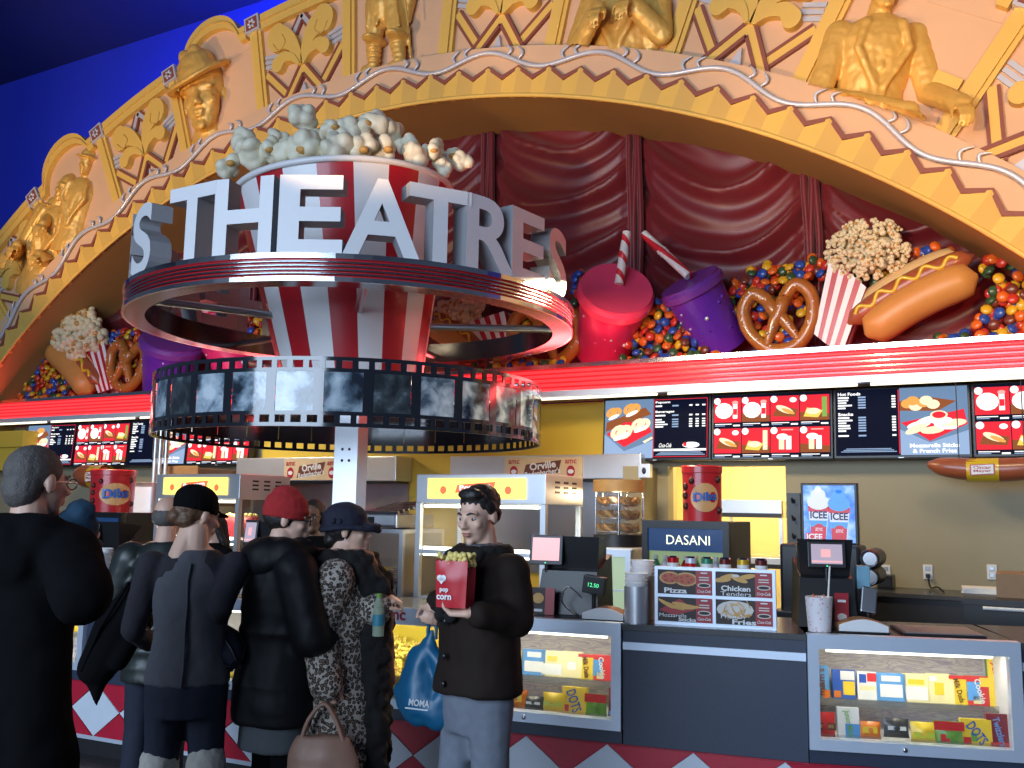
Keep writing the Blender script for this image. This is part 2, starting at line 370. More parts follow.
# ================================================================ setting
YW=8.38; YS=8.2; YA=7.6; AXC,AZC=-5.907,-3.222; RI=8.95
def px_x(px,Y,py=450): return PY(px,py,Y).x
m=M(); m.box(-18,6,-8,13,-.1,0,'floor_dark'); structure(m.build('floor'))
zc=PY(135,42,8.9).z
m=M(); m.box(-26,12,8.9,9.05,2.6,zc,'blue_wall'); structure(m.build('wall_upper'))
m=M(); m.box(-26,12,-8,9.05,zc,zc+.15,'blue_ceiling'); structure(m.build('ceiling'))
OX0,OX1=px_x(668,YW,500),px_x(786,YW,500); OZ=PY(730,466,YW).z; XY0,XY1=px_x(262,YW),px_x(641,YW)
m=M(); m.box(-18,XY0,YW,YW+.15,0,2.66,'wall_beige'); structure(m.build('wall_back_left'))
m=M(); m.box(XY0,XY1,YW,YW+.15,0,2.66,'wall_yellow'); structure(m.build('wall_back_middle'))
m=M(); m.box(XY1,OX0,YW,YW+.15,0,2.66,'wall_beige'); m.box(OX0,OX1,YW,YW+.15,OZ,2.66,'wall_beige'); m.box(OX1,5,YW,YW+.15,0,2.66,'wall_beige'); structure(m.build('wall_back_right'))
m=M(); m.box(OX0-.9,OX0,YW+.15,YW+.25,0,2.64,'wall_cream'); m.box(OX0-.95,OX0-.9,YW+.15,YW+2.0,0,2.64,'wall_cream'); m.box(OX1,OX1+.05,YW+.15,YW+2,0,2.64,'wall_cream'); m.box(OX0-.95,OX1+.05,YW+2,YW+2.1,0,2.64,'wall_cream'); m.box(OX0-.95,OX1+.05,YW+.15,YW+2,2.60,2.64,'white'); structure(m.build('wall_pantry'))
lamp('assumed_pantry_lamp','AREA',((OX0+OX1)/2-.2,YW+1.0,2.55),((OX0+OX1)/2-.2,YW+1.1,0),45,(1,.86,.5),.8,.5)  # unseen lamp, assumed from the brightness of the recess
m=M(); m.box(XY1-.02,XY1+.16,7.98,YW,0,PY(648,466,7.98).z,'wall_beige'); structure(m.build('wall_pier'))
# ================================================================ the arch
def AP(th,r): a=R(th); return AXC+r*math.sin(a),AZC+r*math.cos(a)
def sector(t0,t1,r0,r1,step=1.2):
    n=max(2,int(abs(t1-t0)/step)); 
    return [AP(t0+(t1-t0)*i/n,r0) for i in range(n+1)]+[AP(t1-(t1-t0)*i/n,r1) for i in range(n+1)]
def local(th,r,Y): 
    a=R(th); x,z=AP(th,r); return frame(V((x,Y,z)),V((math.cos(a),0,-math.sin(a))),V((0,1,0)),V((math.sin(a),0,math.cos(a))))
TS=7.55; TH0=-33.0; TLO,THI=-60.0,58.0
arch=thing('proscenium_arch','golden art-deco plaster arch with relief figures over the snack counter','arch',(AXC,YA,0))
def ap(m,name,label=None,parent=None): return m.build(name,parent or arch,True,label)
n=80
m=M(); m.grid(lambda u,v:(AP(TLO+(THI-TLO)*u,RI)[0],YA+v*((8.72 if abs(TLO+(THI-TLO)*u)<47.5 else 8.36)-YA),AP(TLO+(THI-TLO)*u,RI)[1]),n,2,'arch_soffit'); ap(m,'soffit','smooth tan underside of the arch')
m=M()
for i in range(50):
    t0=TLO+(THI-TLO)*i/50; t1=TLO+(THI-TLO)*(i+1)/50; m.prism(sector(t0,t1,9.40,10.62),YA+.19,YA+.32,'pink_plaster')
ap(m,'backing_wall')
BT=9.47
m=M()
for i in range(60):
    t0=TLO+(THI-TLO)*i/60; t1=TLO+(THI-TLO)*(i+1)/60; m.prism(sector(t0,t1,RI+.012,BT,.6),YA+.02,YA+.17,'pink_plaster')
ap(m,'fascia_band','pinkish plaster band along the inner rim')
# zigzag moulding and the fluted yellow rim under it
ZP=2.12; zz=[]; k0=int((TLO+.7)/ZP)-1
for k in range(-29,28):
    t=-.7+ZP*k
    if TLO<t<THI-ZP/2: zz+=[(t,9.135),(t+ZP/2,9.235)]
m=M(); w=.022
for (a,ra),(b,rb) in zip(zz[:-1],zz[1:]):
    m.prism([AP(a,ra-w),AP(b,rb-w),AP(b,rb+w),AP(a,ra+w)],YA-.03,YA+.02,'maroon')
ap(m,'zigzag_moulding','maroon zigzag moulding')
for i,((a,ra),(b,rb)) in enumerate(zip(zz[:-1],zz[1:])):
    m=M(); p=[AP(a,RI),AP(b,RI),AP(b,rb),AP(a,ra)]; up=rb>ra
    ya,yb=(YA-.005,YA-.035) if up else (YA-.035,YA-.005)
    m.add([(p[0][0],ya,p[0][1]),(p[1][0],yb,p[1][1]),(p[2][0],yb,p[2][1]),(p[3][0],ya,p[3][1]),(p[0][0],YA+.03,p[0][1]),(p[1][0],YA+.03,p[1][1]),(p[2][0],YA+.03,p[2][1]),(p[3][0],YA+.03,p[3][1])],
        [(0,1,2,3),(0,4,5,1),(3,2,6,7),(1,5,6,2),(0,3,7,4)],'arch_yellow' if up else 'arch_yellow_dark')  # every other flute a darker yellow: facet shading put into the colour
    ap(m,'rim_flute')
m=M(); m.tube([(AP(t,RI+.01)[0],YA-.02,AP(t,RI+.01)[1]) for t in [TLO+(THI-TLO)*i/120 for i in range(121)]],.022,'arch_yellow',6); ap(m,'rim_bead')
def wv(t): return 9.325+.075*math.cos(2*PI*(t-TH0-TS/2)/TS)
m=M(); m.tube([(AP(t,wv(t))[0],YA-.012,AP(t,wv(t))[1]) for t in [TLO+(THI-TLO)*i/420 for i in range(421)]],.024,'silver_paint',6); ap(m,'wave_moulding','pale silver wave moulding')
for k in range(-4,13):
    tc=TH0+TS*k+TS/2
    for sg in(-1,1):
        for d,hh in((2.15,.135),(1.35,.105)):
            t=tc+sg*d; r0=wv(t)+.01; 
            if not TLO<t<THI: continue
            m=M(); P=[]
            for j in range(7):
                a=j/6; P.append((AP(t+sg*(.5*math.sin(a*PI)*.7-.1*a),r0+hh*a)[0],YA-.008,AP(t+sg*(.5*math.sin(a*PI)*.7-.1*a),r0+hh*a)[1]))
            m.tube(P,[.006,.012,.016,.017,.015,.011,.004],'silver_paint',6); ap(m,'wave_curl')
# pilasters, blocks, border
FY=YA+.19
def stroke(P,Wd,cap=8):
    P=[V((p[0],p[1])) for p in P]; L=[];Rr=[]
    for i,p in enumerate(P):
        t=(P[min(i+1,len(P)-1)]-P[max(i-1,0)]).normalized(); nn=V((-t.y,t.x)); L.append(p+nn*Wd[i]); Rr.append(p-nn*Wd[i])
    t=(P[-1]-P[-2]).normalized(); a0=math.atan2(t.y,t.x); e=[P[-1]+V((math.cos(a0+PI/2-PI*j/cap),math.sin(a0+PI/2-PI*j/cap)))*Wd[-1] for j in range(1,cap)]
    return [tuple(q) for q in L+e+Rr[::-1]]
def smooth_pts(P,n=6):
    out=[]; P=[V(p) for p in P]
    for i in range(len(P)-1):
        a,b,c,d=P[max(i-1,0)],P[i],P[i+1],P[min(i+2,len(P)-1)]
        for j in range(n):
            t=j/n; out.append(.5*((2*b)+(c-a)*t+(2*a-5*b+4*c-d)*t*t+(3*b-a-3*c+d)*t**3))
    return out+[P[-1]]
for k in range(-3,13):
    th=TH0+TS*k; X=local(th,9.44,FY)
    m=M(X); m.box(-.085,.085,-.05,.02,0,1.10,'arch_yellow'); m.box(-.045,.045,-.075,-.05,0,1.10,'arch_yellow'); ap(m,'pilaster')
    X=local(th,10.64,FY); m=M(X); m.box(-.11,.11,-.10,.02,-.10,.10,'silver_paint'); bl=ap(m,'corner_block','silver block with a dark flower')
    m=M(X); m.box(-.085,.085,-.104,-.1,-.075,.075,'maroon')
    for j in range(6): m.X=X@RY(j*PI/3); m.ell((.04,-.106,0),(.025,.012,.017),'silver_paint',8,5)
    m.X=X; m.ell((0,-.108,0),(.017,.015,.017),'maroon',8,5); m.build('flower_boss',bl,True)
for k in range(-3,12):
    t0=TH0+TS*k; t1=t0+TS; tc=(t0+t1)/2; d=.65
    if k%2==0:   # figure panel under a domed border
        X=local(tc,0,FY); cx=0; 
        base=10.57; hw=10.45*math.sin(R(TS/2-d)); P=[]
        for i in range(25):
            u=-hw+2*hw*i/24; s=abs(u)/hw
            v=base+( .36*math.sqrt(max(0,1-(s/.80)**2)) if s<.80 else 0)+ (10.45*math.cos(math.asin(u/10.45))-10.45*math.cos(R(TS/2-d))); P.append((u,v))
        m=M(X); poly=[(p[0],p[1]+.12) for p in P]+[(p[0],p[1]-.10) for p in P[::-1]]
        for i in range(24): m.prism([(P[i][0],P[i][1]-.08),(P[i+1][0],P[i+1][1]-.08),(P[i+1][0],P[i+1][1]+.10),(P[i][0],P[i][1]+.10)],-.08,.13,'arch_yellow')
        ap(m,'domed_border')
        m=M(X); m.prism([(P[0][0],10.4)]+P+[(P[-1][0],10.4)],-.006,.12,'pink_plaster'); ap(m,'panel_head')
        m=M(X); m.tube([(p[0],-.085,p[1]+.01) for p in P],.012,'arch_yellow_dark',6); ap(m,'border_bead')
    else:
        m=M(); m.prism(sector(t0+d,t1-d,10.52,10.72,.8),FY-.08,FY+.13,'arch_yellow'); ap(m,'straight_border')
        m=M(); m.tube([(AP(t,10.62)[0],FY-.085,AP(t,10.62)[1]) for t in [t0+d+(TS-2*d)*i/12 for i in range(13)]],.012,'arch_yellow_dark',6); ap(m,'border_bead')
        X=local(tc,9.46,FY)@SC(1,1,1.14)
        for sg in(-1,1):
            m=M(X); q=[(0,.42),(sg*.34,0),(sg*.22,0),(0,.27)]; m.prism(q,-.045,0,'arch_yellow')
            for a,b in((q[0],q[1]),(q[3],q[2])): m.prism(stroke([a,b],[.016,.016],3),-.055,0,'maroon')
            ap(m,'chevron_leg')
            m=M(X); m.prism(stroke([(sg*.56,.42),(sg*.17,.02)],[.042,.042],3),-.03,0,'arch_yellow')
            for o_ in(-.05,.05): m.prism(stroke([(sg*.56+o_*.7,.42+o_*sg*-.6),(sg*.17+o_*.7,.02+o_*sg*-.6)],[.013,.013],3),-.036,0,'maroon')
            ap(m,'lattice_bar')
            m=M(X); C=smooth_pts([(sg*.01,.36),(sg*.06,.52),(sg*.18,.68),(sg*.33,.75)],5); m.prism(stroke(C,[.02+.135*(i/(len(C)-1))**1.2 for i in range(len(C))],10),-.075,0,'arch_yellow')
            lf=ap(m,'scroll_leaf'); 
            m=M(X); C=smooth_pts([(sg*.40,.70),(sg*.32,.60),(sg*.22,.66),(sg*.26,.76)],5); m.tube([(c.x,-.078,c.y) for c in C],.008,'arch_yellow_dark',5); m.build('leaf_vein',lf,True)
            m=M(X); C=smooth_pts([(sg*.03,.36),(sg*.12,.46),(sg*.25,.50),(sg*.34,.45)],5); m.prism(stroke(C,[.018+.065*(i/(len(C)-1)) for i in range(len(C))],10),-.09,0,'arch_yellow'); ap(m,'scroll_curl')
            for j in range(3):
                m=M(X@T(sg*.47,0,.485+.055*j)@RY(-sg*.15)); m.box(-.10,.10,-.03,0,-.018,.018,'silver_paint'); ap(m,'silver_strip')
            m=M(X); m.prism(stroke([(0,.93),(sg*.15,.74)],[.035,.035],3),-.03,0,'silver_paint'); m.prism(stroke([(0,.985),(sg*.17,.77)],[.014,.014],3),-.032,0,'maroon'); m.prism(stroke([(0,.86),(sg*.12,.70)],[.014,.014],3),-.032,0,'maroon'); ap(m,'silver_chevron')
        m=M(X); m.prism([(-.07,0),(.07,0),(0,.18)],-.05,0,'silver_paint'); ap(m,'silver_spike')
# relief figures (plain stand-ins), one continuous gilded mesh each
def W(px,py,dy=0): return PY(px,py,FY-dy)
def relief(build,label,vox=.015,flat=.55,dep=.0):
    m=M(); build(m)
    for i,v in enumerate(m.v): m.v[i]=V((v.x,FY-dep+(v.y-FY)*flat,v.z))
    me=blob(m,vox,'gold',1,lambda c,n:.006*noise.noise(c*11)+.004*noise.noise(c*23),'relief_figure')
    bm=bmesh.new(); bm.from_mesh(me); bmesh.ops.delete(bm,geom=[v for v in bm.verts if math.hypot(v.co.x-AXC,v.co.z-AZC)<9.44 or v.co.y>FY+.1],context='VERTS'); bm.to_mesh(me); bm.free()
    link('relief_figure',me,arch,True,label)
def at(px,py,s,rz,tilt,rx=0,dy=0): return T(W(px,py,dy))@RY(R(tilt))@RZ(R(rz))@RX(R(rx))@SC(s)
def hatman(m):
    X=at(208,100,3.8,14,-6,8); head_prims(m,X)
    m.X=X@RY(R(-14)); m.loft([(0,.0,.045,.082,.10),(0,.0,.085,.080,.098),(0,.0,.135,.068,.086),(0,.005,.158,.050,.066),(0,.005,.150,.03,.045)]); 
    for sg in(-1,1): m.cap((sg*.02,-.05,.155),(sg*.022,.06,.155),.022,.02)
    for i in range(26):
        a=2*PI*i/26; b=a+2*PI/26; f=lambda a:(.118*math.cos(a),.004+.165*math.sin(a)*(1 if math.sin(a)<0 else .86),.052+.022*abs(math.cos(a))**2-.012*max(0,-math.sin(a))); m.cap(f(a),f(b),.009,.009,0,6)
        m.cap(tuple(V(f(a))*.86+V((0,0,.009))),tuple(V(f(b))*.86+V((0,0,.009))),.011,.011,0,6)
    m.X=X; m.cap((.0,.05,-.13),(.09,.06,-.24),.075,.09); m.cap((0,.05,-.13),(-.08,.05,-.25),.07,.08); m.X=Matrix()
relief(hatman,'gilded relief of a man in a wide-brimmed hat',.016,.62,.04)
def bust(m,px,py,s,rz,tilt,arms,lean=.05,dy=0,hat=0,head=(0,0)):
    X=at(px,py,s,rz,tilt,0,dy)@T(0,.02+lean,-1.633); p=Person('',0,0,0,0,X=X,h=1.75,head=head,lean=lean); p.m.X=X
    p.body('gold',arms,{1:((0,-.8,-.4),(0,0,-1),-1,.5),-1:((0,-.8,-.4),(0,0,-1),1,.5)},bustonly=True); n=len(m.v); m.v+=p.m.v; m.f+=[[n+i for i in q] for q in p.m.f]; m.m+=[0]*len(p.m.f); m.s+=[True]*len(p.m.f)
    m.X=X
    for sg in(1,-1):
        e,w=arms[sg]; m.cap(p.sh[sg],e,.075,.062); m.cap(e,w,.062,.05)
    m.loft([(0,p.ly(z),z,rx*1.16,ry*1.36) for z,rx,ry in BODY])
    for sg in(-1,1): m.cap((sg*.085,-.105-lean*.8,1.44),(sg*.012,-.150-lean*.3,1.05),.026,.022); m.cap((sg*.09,-.12-lean*.8,1.43),(sg*.125,-.150-lean*.6,1.30),.024,.018); m.cap((sg*.125,-.145-lean*.6,1.30),(sg*.02,-.155-lean*.4,1.10),.020,.018)
    m.cap((0,-.10-lean*.9,1.42),(0,-.140-lean*.3,1.2),.020,.026)
    if hat: m.X=X@p.HX; m.ell((0,.01,.07),(.088,.11,.085),0); m.ell((0,.0,.055),(.13,.15,.014),0)
    m.X=Matrix()
relief(lambda m:bust(m,68,189,1.75,14,20,{1:((.25,-.06,1.12),(.18,-.25,1.04)),-1:((-.25,-.06,1.12),(-.18,-.25,1.04))},.05,.02),'gilded relief of a man bending forward',.014,.8,.02)
relief(lambda m:bust(m,88,164,1.45,18,14,{1:((.26,-.02,1.10),(.24,-.2,.98)),-1:((-.26,-.02,1.10),(-.2,-.22,1.0))},.0,.0,1),'gilded relief of a man in a cap behind another',.013,.8,.0)
relief(lambda m:bust(m,54,213,1.4,18,18,{1:((.26,-.1,1.14),(.14,-.30,1.22)),-1:((-.26,-.1,1.14),(-.12,-.32,1.24))},.03,.02,1),'gilded relief of a small helmeted figure',.013,.8,.02)
def legs(m):
    for q in[('e',386,4,.22,.30,.05),('c',379,6,375,38,.16,.10,.07),('c',395,4,398,36,.15,.10,.09),('e',375,41,.11,.05,.12),('e',398,37,.11,.05,.13),('c',375,46,374,66,.09,.065,.07),('c',398,42,401,62,.09,.065,.09),('c',374,69,366,72,.055,.07,.10),('c',401,64,393,68,.055,.07,.11),('c',410,-4,406,30,.11,.03,.04),('c',414,-4,411,22,.05,.02,.02),('c',409,28,412,58,.025,.018,.04)]:
        if q[0]=='e': m.ell(W(q[1],q[2],q[5]),(q[3],.22,q[4]),0,14,10)
        else: m.cap(W(q[1],q[2],q[7]),W(q[3],q[4],q[7]),q[5],q[6])
    for k in range(5): 
        for (x,y,w_) in((375,46+5*k,.088-.005*k),(398.5+.5*k,42+5*k,.088-.005*k)): m.ell(W(x,y,.08),(w_+.012,w_+.03,.014),0)
    for k in range(4):
        m.cap(W(370+k*8,-6,.22),W(366+k*11,26,.19),.014,.012); m.cap(W(404-k*9,-6,.22),W(408-k*11,26,.19),.014,.012)
relief(legs,'gilded relief of a standing statue seen from the hips down',.014,.8,.03)
relief(lambda m:(bust(m,626,-46,1.75,0,4,{1:((.25,-.15,1.12),(.10,-.36,1.27)),-1:((-.26,-.13,1.08),(-.06,-.36,1.25))},.06,.05),m.cap(W(660,36),W(604,46),.10,.08),m.cap(W(654,0,-.05),W(652,46,-.05),.12,.12)),'gilded relief of a seated figure raising both hands',.013,.6,.03)
relief(lambda m:bust(m,884,-10,1.62,22,8,{1:((.27,-.08,1.10),(.34,-.34,.98)),-1:((-.27,-.06,1.06),(.10,-.36,.93))},.03,.06,0,(.1,0)),'gilded relief of a suited man leaning over a desk',.011,.65,.03)
m=M()
q=[(938,72),(964,82),(950,106),(926,98)]; q=[W(*p) for p in q]; m.prism([(p.x,p.z) for p in q],FY-.05,FY,'arch_yellow'); ap(m,'relief_sheet','yellow sheet on the desk')
# ================================================================ curtain
cur=thing('stage_curtain','deep red swagged satin curtain filling the arch behind the snacks','curtain',(AXC,8.6,2.9))
g0=[px_x(p,8.6,220) for p in(492,637,814)]; dg=(g0[2]-g0[0])/2
gx=[g0[0]+dg*(k) for k in range(-6,6)]; gx=[g for g in gx if AXC-7.4<g<AXC+7.4]; gx=[AXC-7.6]+gx+[AXC+7.6]
def ctop(x): return AZC+math.sqrt(max(0.2,9.25**2-(x-AXC)**2))
for a,b in zip(gx[:-1],gx[1:]):
    def fn(u,v,a=a,b=b):
        x=a+(b-a)*u; z=2.9+v*(max(ctop(x),3.0)-2.9); hh=4*u*(1-u)
        ph=(z+.62*hh)/.66+.30*noise.noise(V((x*1.3,z*.8,3))); f=abs(math.sin(PI*ph)); fold=.13*(1-f**.55)*(1-.15*hh)+.05*math.sin(2*PI*ph*2.1+u*5)*(.3+abs(u-.5))
        ed=min(u,1-u); g=max(0,1-ed/.09); fold=fold*(1-.5*g)+.05*g*math.sin(60*u)-.06*g
        return (x,8.58-fold-.05*hh,z)
    m=M(); m.grid(fn,44,70,'curtain'); m.build('swag',cur,True)
for g in gx[1:-1]:
    for o_ in(-.05,0,.05):
        m=M(); m.tube([(g+o_+.012*math.sin(z*9+o_*60),8.50,2.9+(ctop(g)-2.9)*z) for z in[i/14 for i in range(15)]],.032,'curtain',7); m.build('gather',cur,True)
# ================================================================ neon ledge
led=thing('neon_ledge','long ledge with glowing red tubes carrying the giant snacks','ledge',(AXC,8.0,2.66))
LX0,LX1=-13.2,2.2; LZ=2.955
m=M(); m.box(LX0,LX1,7.97,8.62,2.70,LZ,'red_lacquer_glow'); m.build('ledge_body',led,True)
m=M(); m.box(LX0,LX1,7.90,7.97,LZ-.02,LZ+.02,'chrome'); m.box(LX0,LX1,7.97,8.6,LZ,LZ+.015,'red_lacquer_glow'); m.build('top_lip',led,True)
m=M(); m.box(LX0,LX1,7.90,8.0,2.668,2.722,'aluminium'); m.box(LX0,LX1,8.0,8.36,2.67,2.69,'wall_brown'); m.build('lower_lip',led,True)
for i in range(5):
    z=2.742+.043*i; m=M(); m.tube([(LX0,7.955,z),(LX1,7.955,z)],.0125,'neon_red',8); m.build('neon_tube',led,True,'glowing red tube')
for i in range(9):
    x=LX0+.2+1.7*i; m=M(); m.tube([(x,7.965,2.655),(x+1.6,7.965,2.655)],.011,'white_tube',8); m.build('strip_lamp',led,True,'thin white strip lamp')
for x in(-11.5,-9,-7,-4.5,-2.6,-.6): lamp('neon_glow','AREA',(x,7.86,2.86),(x,5,3.2),9,(1,.10,.10),1.6,.12)
for x in(-10.5,-8,-5.6,-3.3,-1.1): lamp('neon_fill','SPOT',(x,7.35,2.9),(x,8.6,4.0),7,(1,.14,.12),.1,spot=120,blend=1)  # added red fill spots, no real fixtures: tube glow on snacks and curtain
# stepped yellow blocks of the left corner wall
m=M(); a=PY(0,431,8.0); b=PY(23,470,8.0)
m.box(-12.82,PY(23,450,8.0).x,7.98,8.3,PY(10,447,8).z,PY(10,431,8).z,'wall_yellow'); m.box(-12.85,PY(24,450,8.0).x,8.04,8.36,PY(10,470,8).z,PY(10,447,8).z,'wall_yellow'); structure(m.build('wall_left_corner'))
# ================================================================ round hanging sign
SX,SY=-4.82,6.08; SD=math.hypot(SX,SY); SA=math.atan2(-SY,-SX); AL0=math.atan2(-SX,SY)-YAW   # axis
def PD(px,py,D): d=ray(px,py); return CC+d*(D/math.hypot(d.x,d.y))
def ring_angle(px,Rr):   # angle on the near half of a ring of radius Rr seen at column px
    al=math.atan2((px-512)/FPX*1.0,math.cos(PIT)) ; d=ray(px,300); al=math.atan2(d.x,d.y); a0=math.atan2(SX,SY); t=al-a0
    s=math.asin(max(-1,min(1,SD*math.sin(t)/Rr))); return SA+(s-t if True else 0)
ZR0,ZR1=3.035,3.215; RO,RN=1.775,1.62
ring=thing('marquee_ring','round chrome and red marquee ring carrying the big THEATRES letters','sign',(SX,SY,ZR0))
c=(SX,SY)
m=M(); m.lathe([(RN,ZR0),(RO-.01,ZR0)],'ring_under',96,c=c); m.lathe([(RN,ZR1),(RN,ZR0)],'ring_under',96,c=c); m.build('ring_underside',ring,True,'mirror-like steel underside')
m=M(); m.lathe([(RO-.012,ZR0),(RO-.012,ZR1)],'ring_red',96,c=c); m.lathe([(RO+.01,ZR1),(RN,ZR1)],'aluminium',96,c=c); m.build('red_band',ring,True)
m=M(); m.lathe([(RO-.012,ZR0),(RO+.012,ZR0),(RO+.012,ZR0+.03),(RO-.012,ZR0+.03)],'chrome',96,c=c,smooth=False); m.build('lower_trim',ring,True)
m=M(); m.lathe([(RO-.012,ZR1-.03),(RO+.012,ZR1-.03),(RO+.012,ZR1+.004),(RO-.012,ZR1+.004)],'chrome',96,c=c,smooth=False); m.build('upper_trim',ring,True)
for i in range(4):
    z=ZR0+.052+.0255*i; m=M(); m.tube([(SX+RO*math.cos(a),SY+RO*math.sin(a),z) for a in[2*PI*k/96 for k in range(96)]],.0075,'chrome',6,closed=True); m.build('chrome_rod',ring,True)
for a in(30,100,170,240,310):
    a=R(a); m=M(); m.tube([(SX+.55*math.cos(a),SY+.55*math.sin(a),ZR0+.06),(SX+(RN+.03)*math.cos(a),SY+(RN+.03)*math.sin(a),ZR0+.06)],.03,'steel',8); m.build('support_strut',ring,True)
def letter(ch,a,h,parent,w=None):
    vs,fs,tw,th=text_data(ch,.022,.5,6); k=h/th; kx=(w/tw) if w else k
    X=T(SX+(RO-.13)*math.cos(a),SY+(RO-.13)*math.sin(a),ZR1+.004)@RZ(a+PI/2); m=M(X)
    P=[(v.x*kx,-v.z*.15-.03,v.y*k+h/2) for v in vs]; fr=[];sd=[]
    for f in fs:
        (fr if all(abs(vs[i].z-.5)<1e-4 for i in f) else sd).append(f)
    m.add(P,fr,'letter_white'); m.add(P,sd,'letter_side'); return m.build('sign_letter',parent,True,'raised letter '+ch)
angs=[]
LW=(.44,.43,.42,.50,.45,.44,.40,.42); LH=.525
for ch,px,w in zip('THEATRES',(183,236,306,380,440,493,531,561),LW):
    a=ring_angle(px,RO); angs.append(a); letter(ch,a,LH,ring,w)
aS=SA-R(61)
for ch,a,w in zip('THEATRES',angs,LW): letter(ch,aS-(angs[7]-a),LH,ring,w)
# film strip ring
FR=1.535; ZF0,ZF1=2.13,2.59
film=thing('film_strip_ring','giant glossy film strip bent into a ring under the marquee','sign',(SX,SY,ZF0))
def band(r,z0,z1,mt,name,label=None,dr=.012):
    m=M(); m.lathe([(r-dr,z0),(r,z0),(r,z1),(r-dr,z1),(r-dr,z0)],mt,120,c=c); return m.build(name,film,True,label)
band(FR,ZF0,ZF0+.025,'film_black','edge_strip'); band(FR,ZF1-.025,ZF1,'film_black','edge_strip'); band(FR,ZF0+.075,ZF0+.10,'film_black','inner_strip'); band(FR,ZF1-.10,ZF1-.075,'film_black','inner_strip')
NP=90; m=M()
for i in range(NP):
    a0=2*PI*i/NP; a1=a0+2*PI/NP*.36
    for z0,z1 in((ZF0+.02,ZF0+.08),(ZF1-.08,ZF1-.02)): m.lathe([(FR-.012,z0),(FR,z0),(FR,z1),(FR-.012,z1)],'film_black',2,a0,a1,c=c); m.quad(*[(SX+(FR-.012)*math.cos(a),SY+(FR-.012)*math.sin(a),z) for a,z in((a0,z0),(a1,z0),(a1,z1),(a0,z1))],'film_black')
m.build('perforation_bars',film,True,kind='stuff')
def film_img(i):
    def b(nt,p):
        tc=nd(nt,'TexCoord'); mp=nd(nt,'Mapping'); mp.inputs[1].default_value=(i*3.1,i*1.7,i); nt.links.new(tc.outputs['Object'],mp.inputs[0])
        n=nd(nt,'TexNoise'); n.inputs['Scale'].default_value=5+i%3*2; n.inputs['Detail'].default_value=6; n.inputs['Distortion'].default_value=.3; nt.links.new(mp.outputs[0],n.inputs[0])
        r=ramp(nt,[(.36,(.015,.022,.035)),(.47,(.10,.15,.20)),(.56,(.36,.45,.52)),(.68,(.62,.70,.76))] if i!=2 else [(.40,(.02,.025,.03)),(.6,(.06,.08,.09)),(.75,(.2,.25,.28))]); nt.links.new(n.outputs[0],r.inputs[0]); nt.links.new(r.outputs[0],p.inputs['Base Color'])
        p.inputs['Roughness'].default_value=.12; p.inputs['Coat Weight'].default_value=.7; p.inputs['Coat Roughness'].default_value=.04
    ramp_mat('film_image_%d'%i,b)
for i in range(5): film_img(i)
NF=30
for i in range(NF):
    a0=2*PI*i/NF; a1=a0+2*PI/NF; g=.022
    m=M(); m.lathe([(FR-.012,ZF0+.10),(FR,ZF0+.10),(FR,ZF1-.10),(FR-.012,ZF1-.10)],'film_black',3,a0-g,a0+g,c=c); m.build('frame_bar',film,True)
    m=M(); m.lathe([(FR-.004,ZF0+.10),(FR-.004,ZF1-.10)],'film_image_%d'%((i*7)%5),6,a0+g,a1-g,c=c); m.lathe([(FR-.008,ZF1-.10),(FR-.008,ZF0+.10)],'film_black',6,a0+g,a1-g,c=c); m.build('film_frame',film,True)
for a in(10,100,190,280):
    a=R(a); m=M(); m.tube([(SX+.10*math.cos(a),SY+.10*math.sin(a),ZF1-.03),(SX+(FR-.01)*math.cos(a),SY+(FR-.01)*math.sin(a),ZF1-.03)],.018,'steel',8); m.build('support_strut',film,True)
# post
pst=thing('sign_post','square steel post rising from behind the counter to the film strip','post',(SX,SY,.90))
m=M(T(SX,SY,0)@RZ(.25)); m.box(-.10,.10,-.10,.10,.92,2.56,'steel_bright'); m.build('shaft',pst,True)
m=M(T(SX,SY,0)@RZ(.25)); m.box(-.16,.16,-.16,.16,.901,.92,'steel'); m.build('base_plate',pst,True)
for k in range(4):
    m=M(T(SX,SY,0)@RZ(.25)); m.ell((-.03+.06*(k%2),-.101,1.98+.09*(k//2)),(.012,.006,.012),'black_metal',8,6); m.build('bolt',pst,True)
# bucket
bk=thing('popcorn_bucket','giant red and white striped popcorn bucket in the middle of the sign','bucket',(SX,SY,2.58))
ZB0,ZB1=2.58,PD(344,158,SD-.885).z; RB0,RB1=.555,.885; NS=20; off=SA+R(4)
BT_=T(SX,SY,ZB0)@Matrix.Rotation(R(4.6),4,V((CF.x,CF.y,0)).normalized()*-1)@T(-SX,-SY,-ZB0)
def bk_fix(m): pass
for i in range(NS):
    a0=off+2*PI*i/NS; m=M(BT_); m.lathe([(RB0,ZB0),(RB1,ZB1)],'stripe_red' if i%2 else 'stripe_white',4,a0,a0+2*PI/NS,c=c); m.lathe([(RB1-.03,ZB1),(RB0-.03,ZB0)],'stripe_white',4,a0,a0+2*PI/NS,c=c); m.X=BT_; bk_fix(m); m.build('stripe_panel',bk,True)
m=M(BT_); m.tube([(SX+(RB1+.005)*math.cos(a),SY+(RB1+.005)*math.sin(a),ZB1) for a in[2*PI*k/64 for k in range(64)]],.026,'stripe_white',8,closed=True); m.build('rim',bk,True)
m=M(); m.lathe([(.001,ZB0),(RB0-.02,ZB0)],'stripe_white',32,c=c); m.build('bucket_base',bk,True)
m=M(BT_); m.lathe([(RB1-.04,ZB1-.06),(.72,ZB1+.03),(.45,ZB1+.10),(.001,ZB1+.12)],'kernel',32,c=c); m.build('popcorn_bed',bk,True)
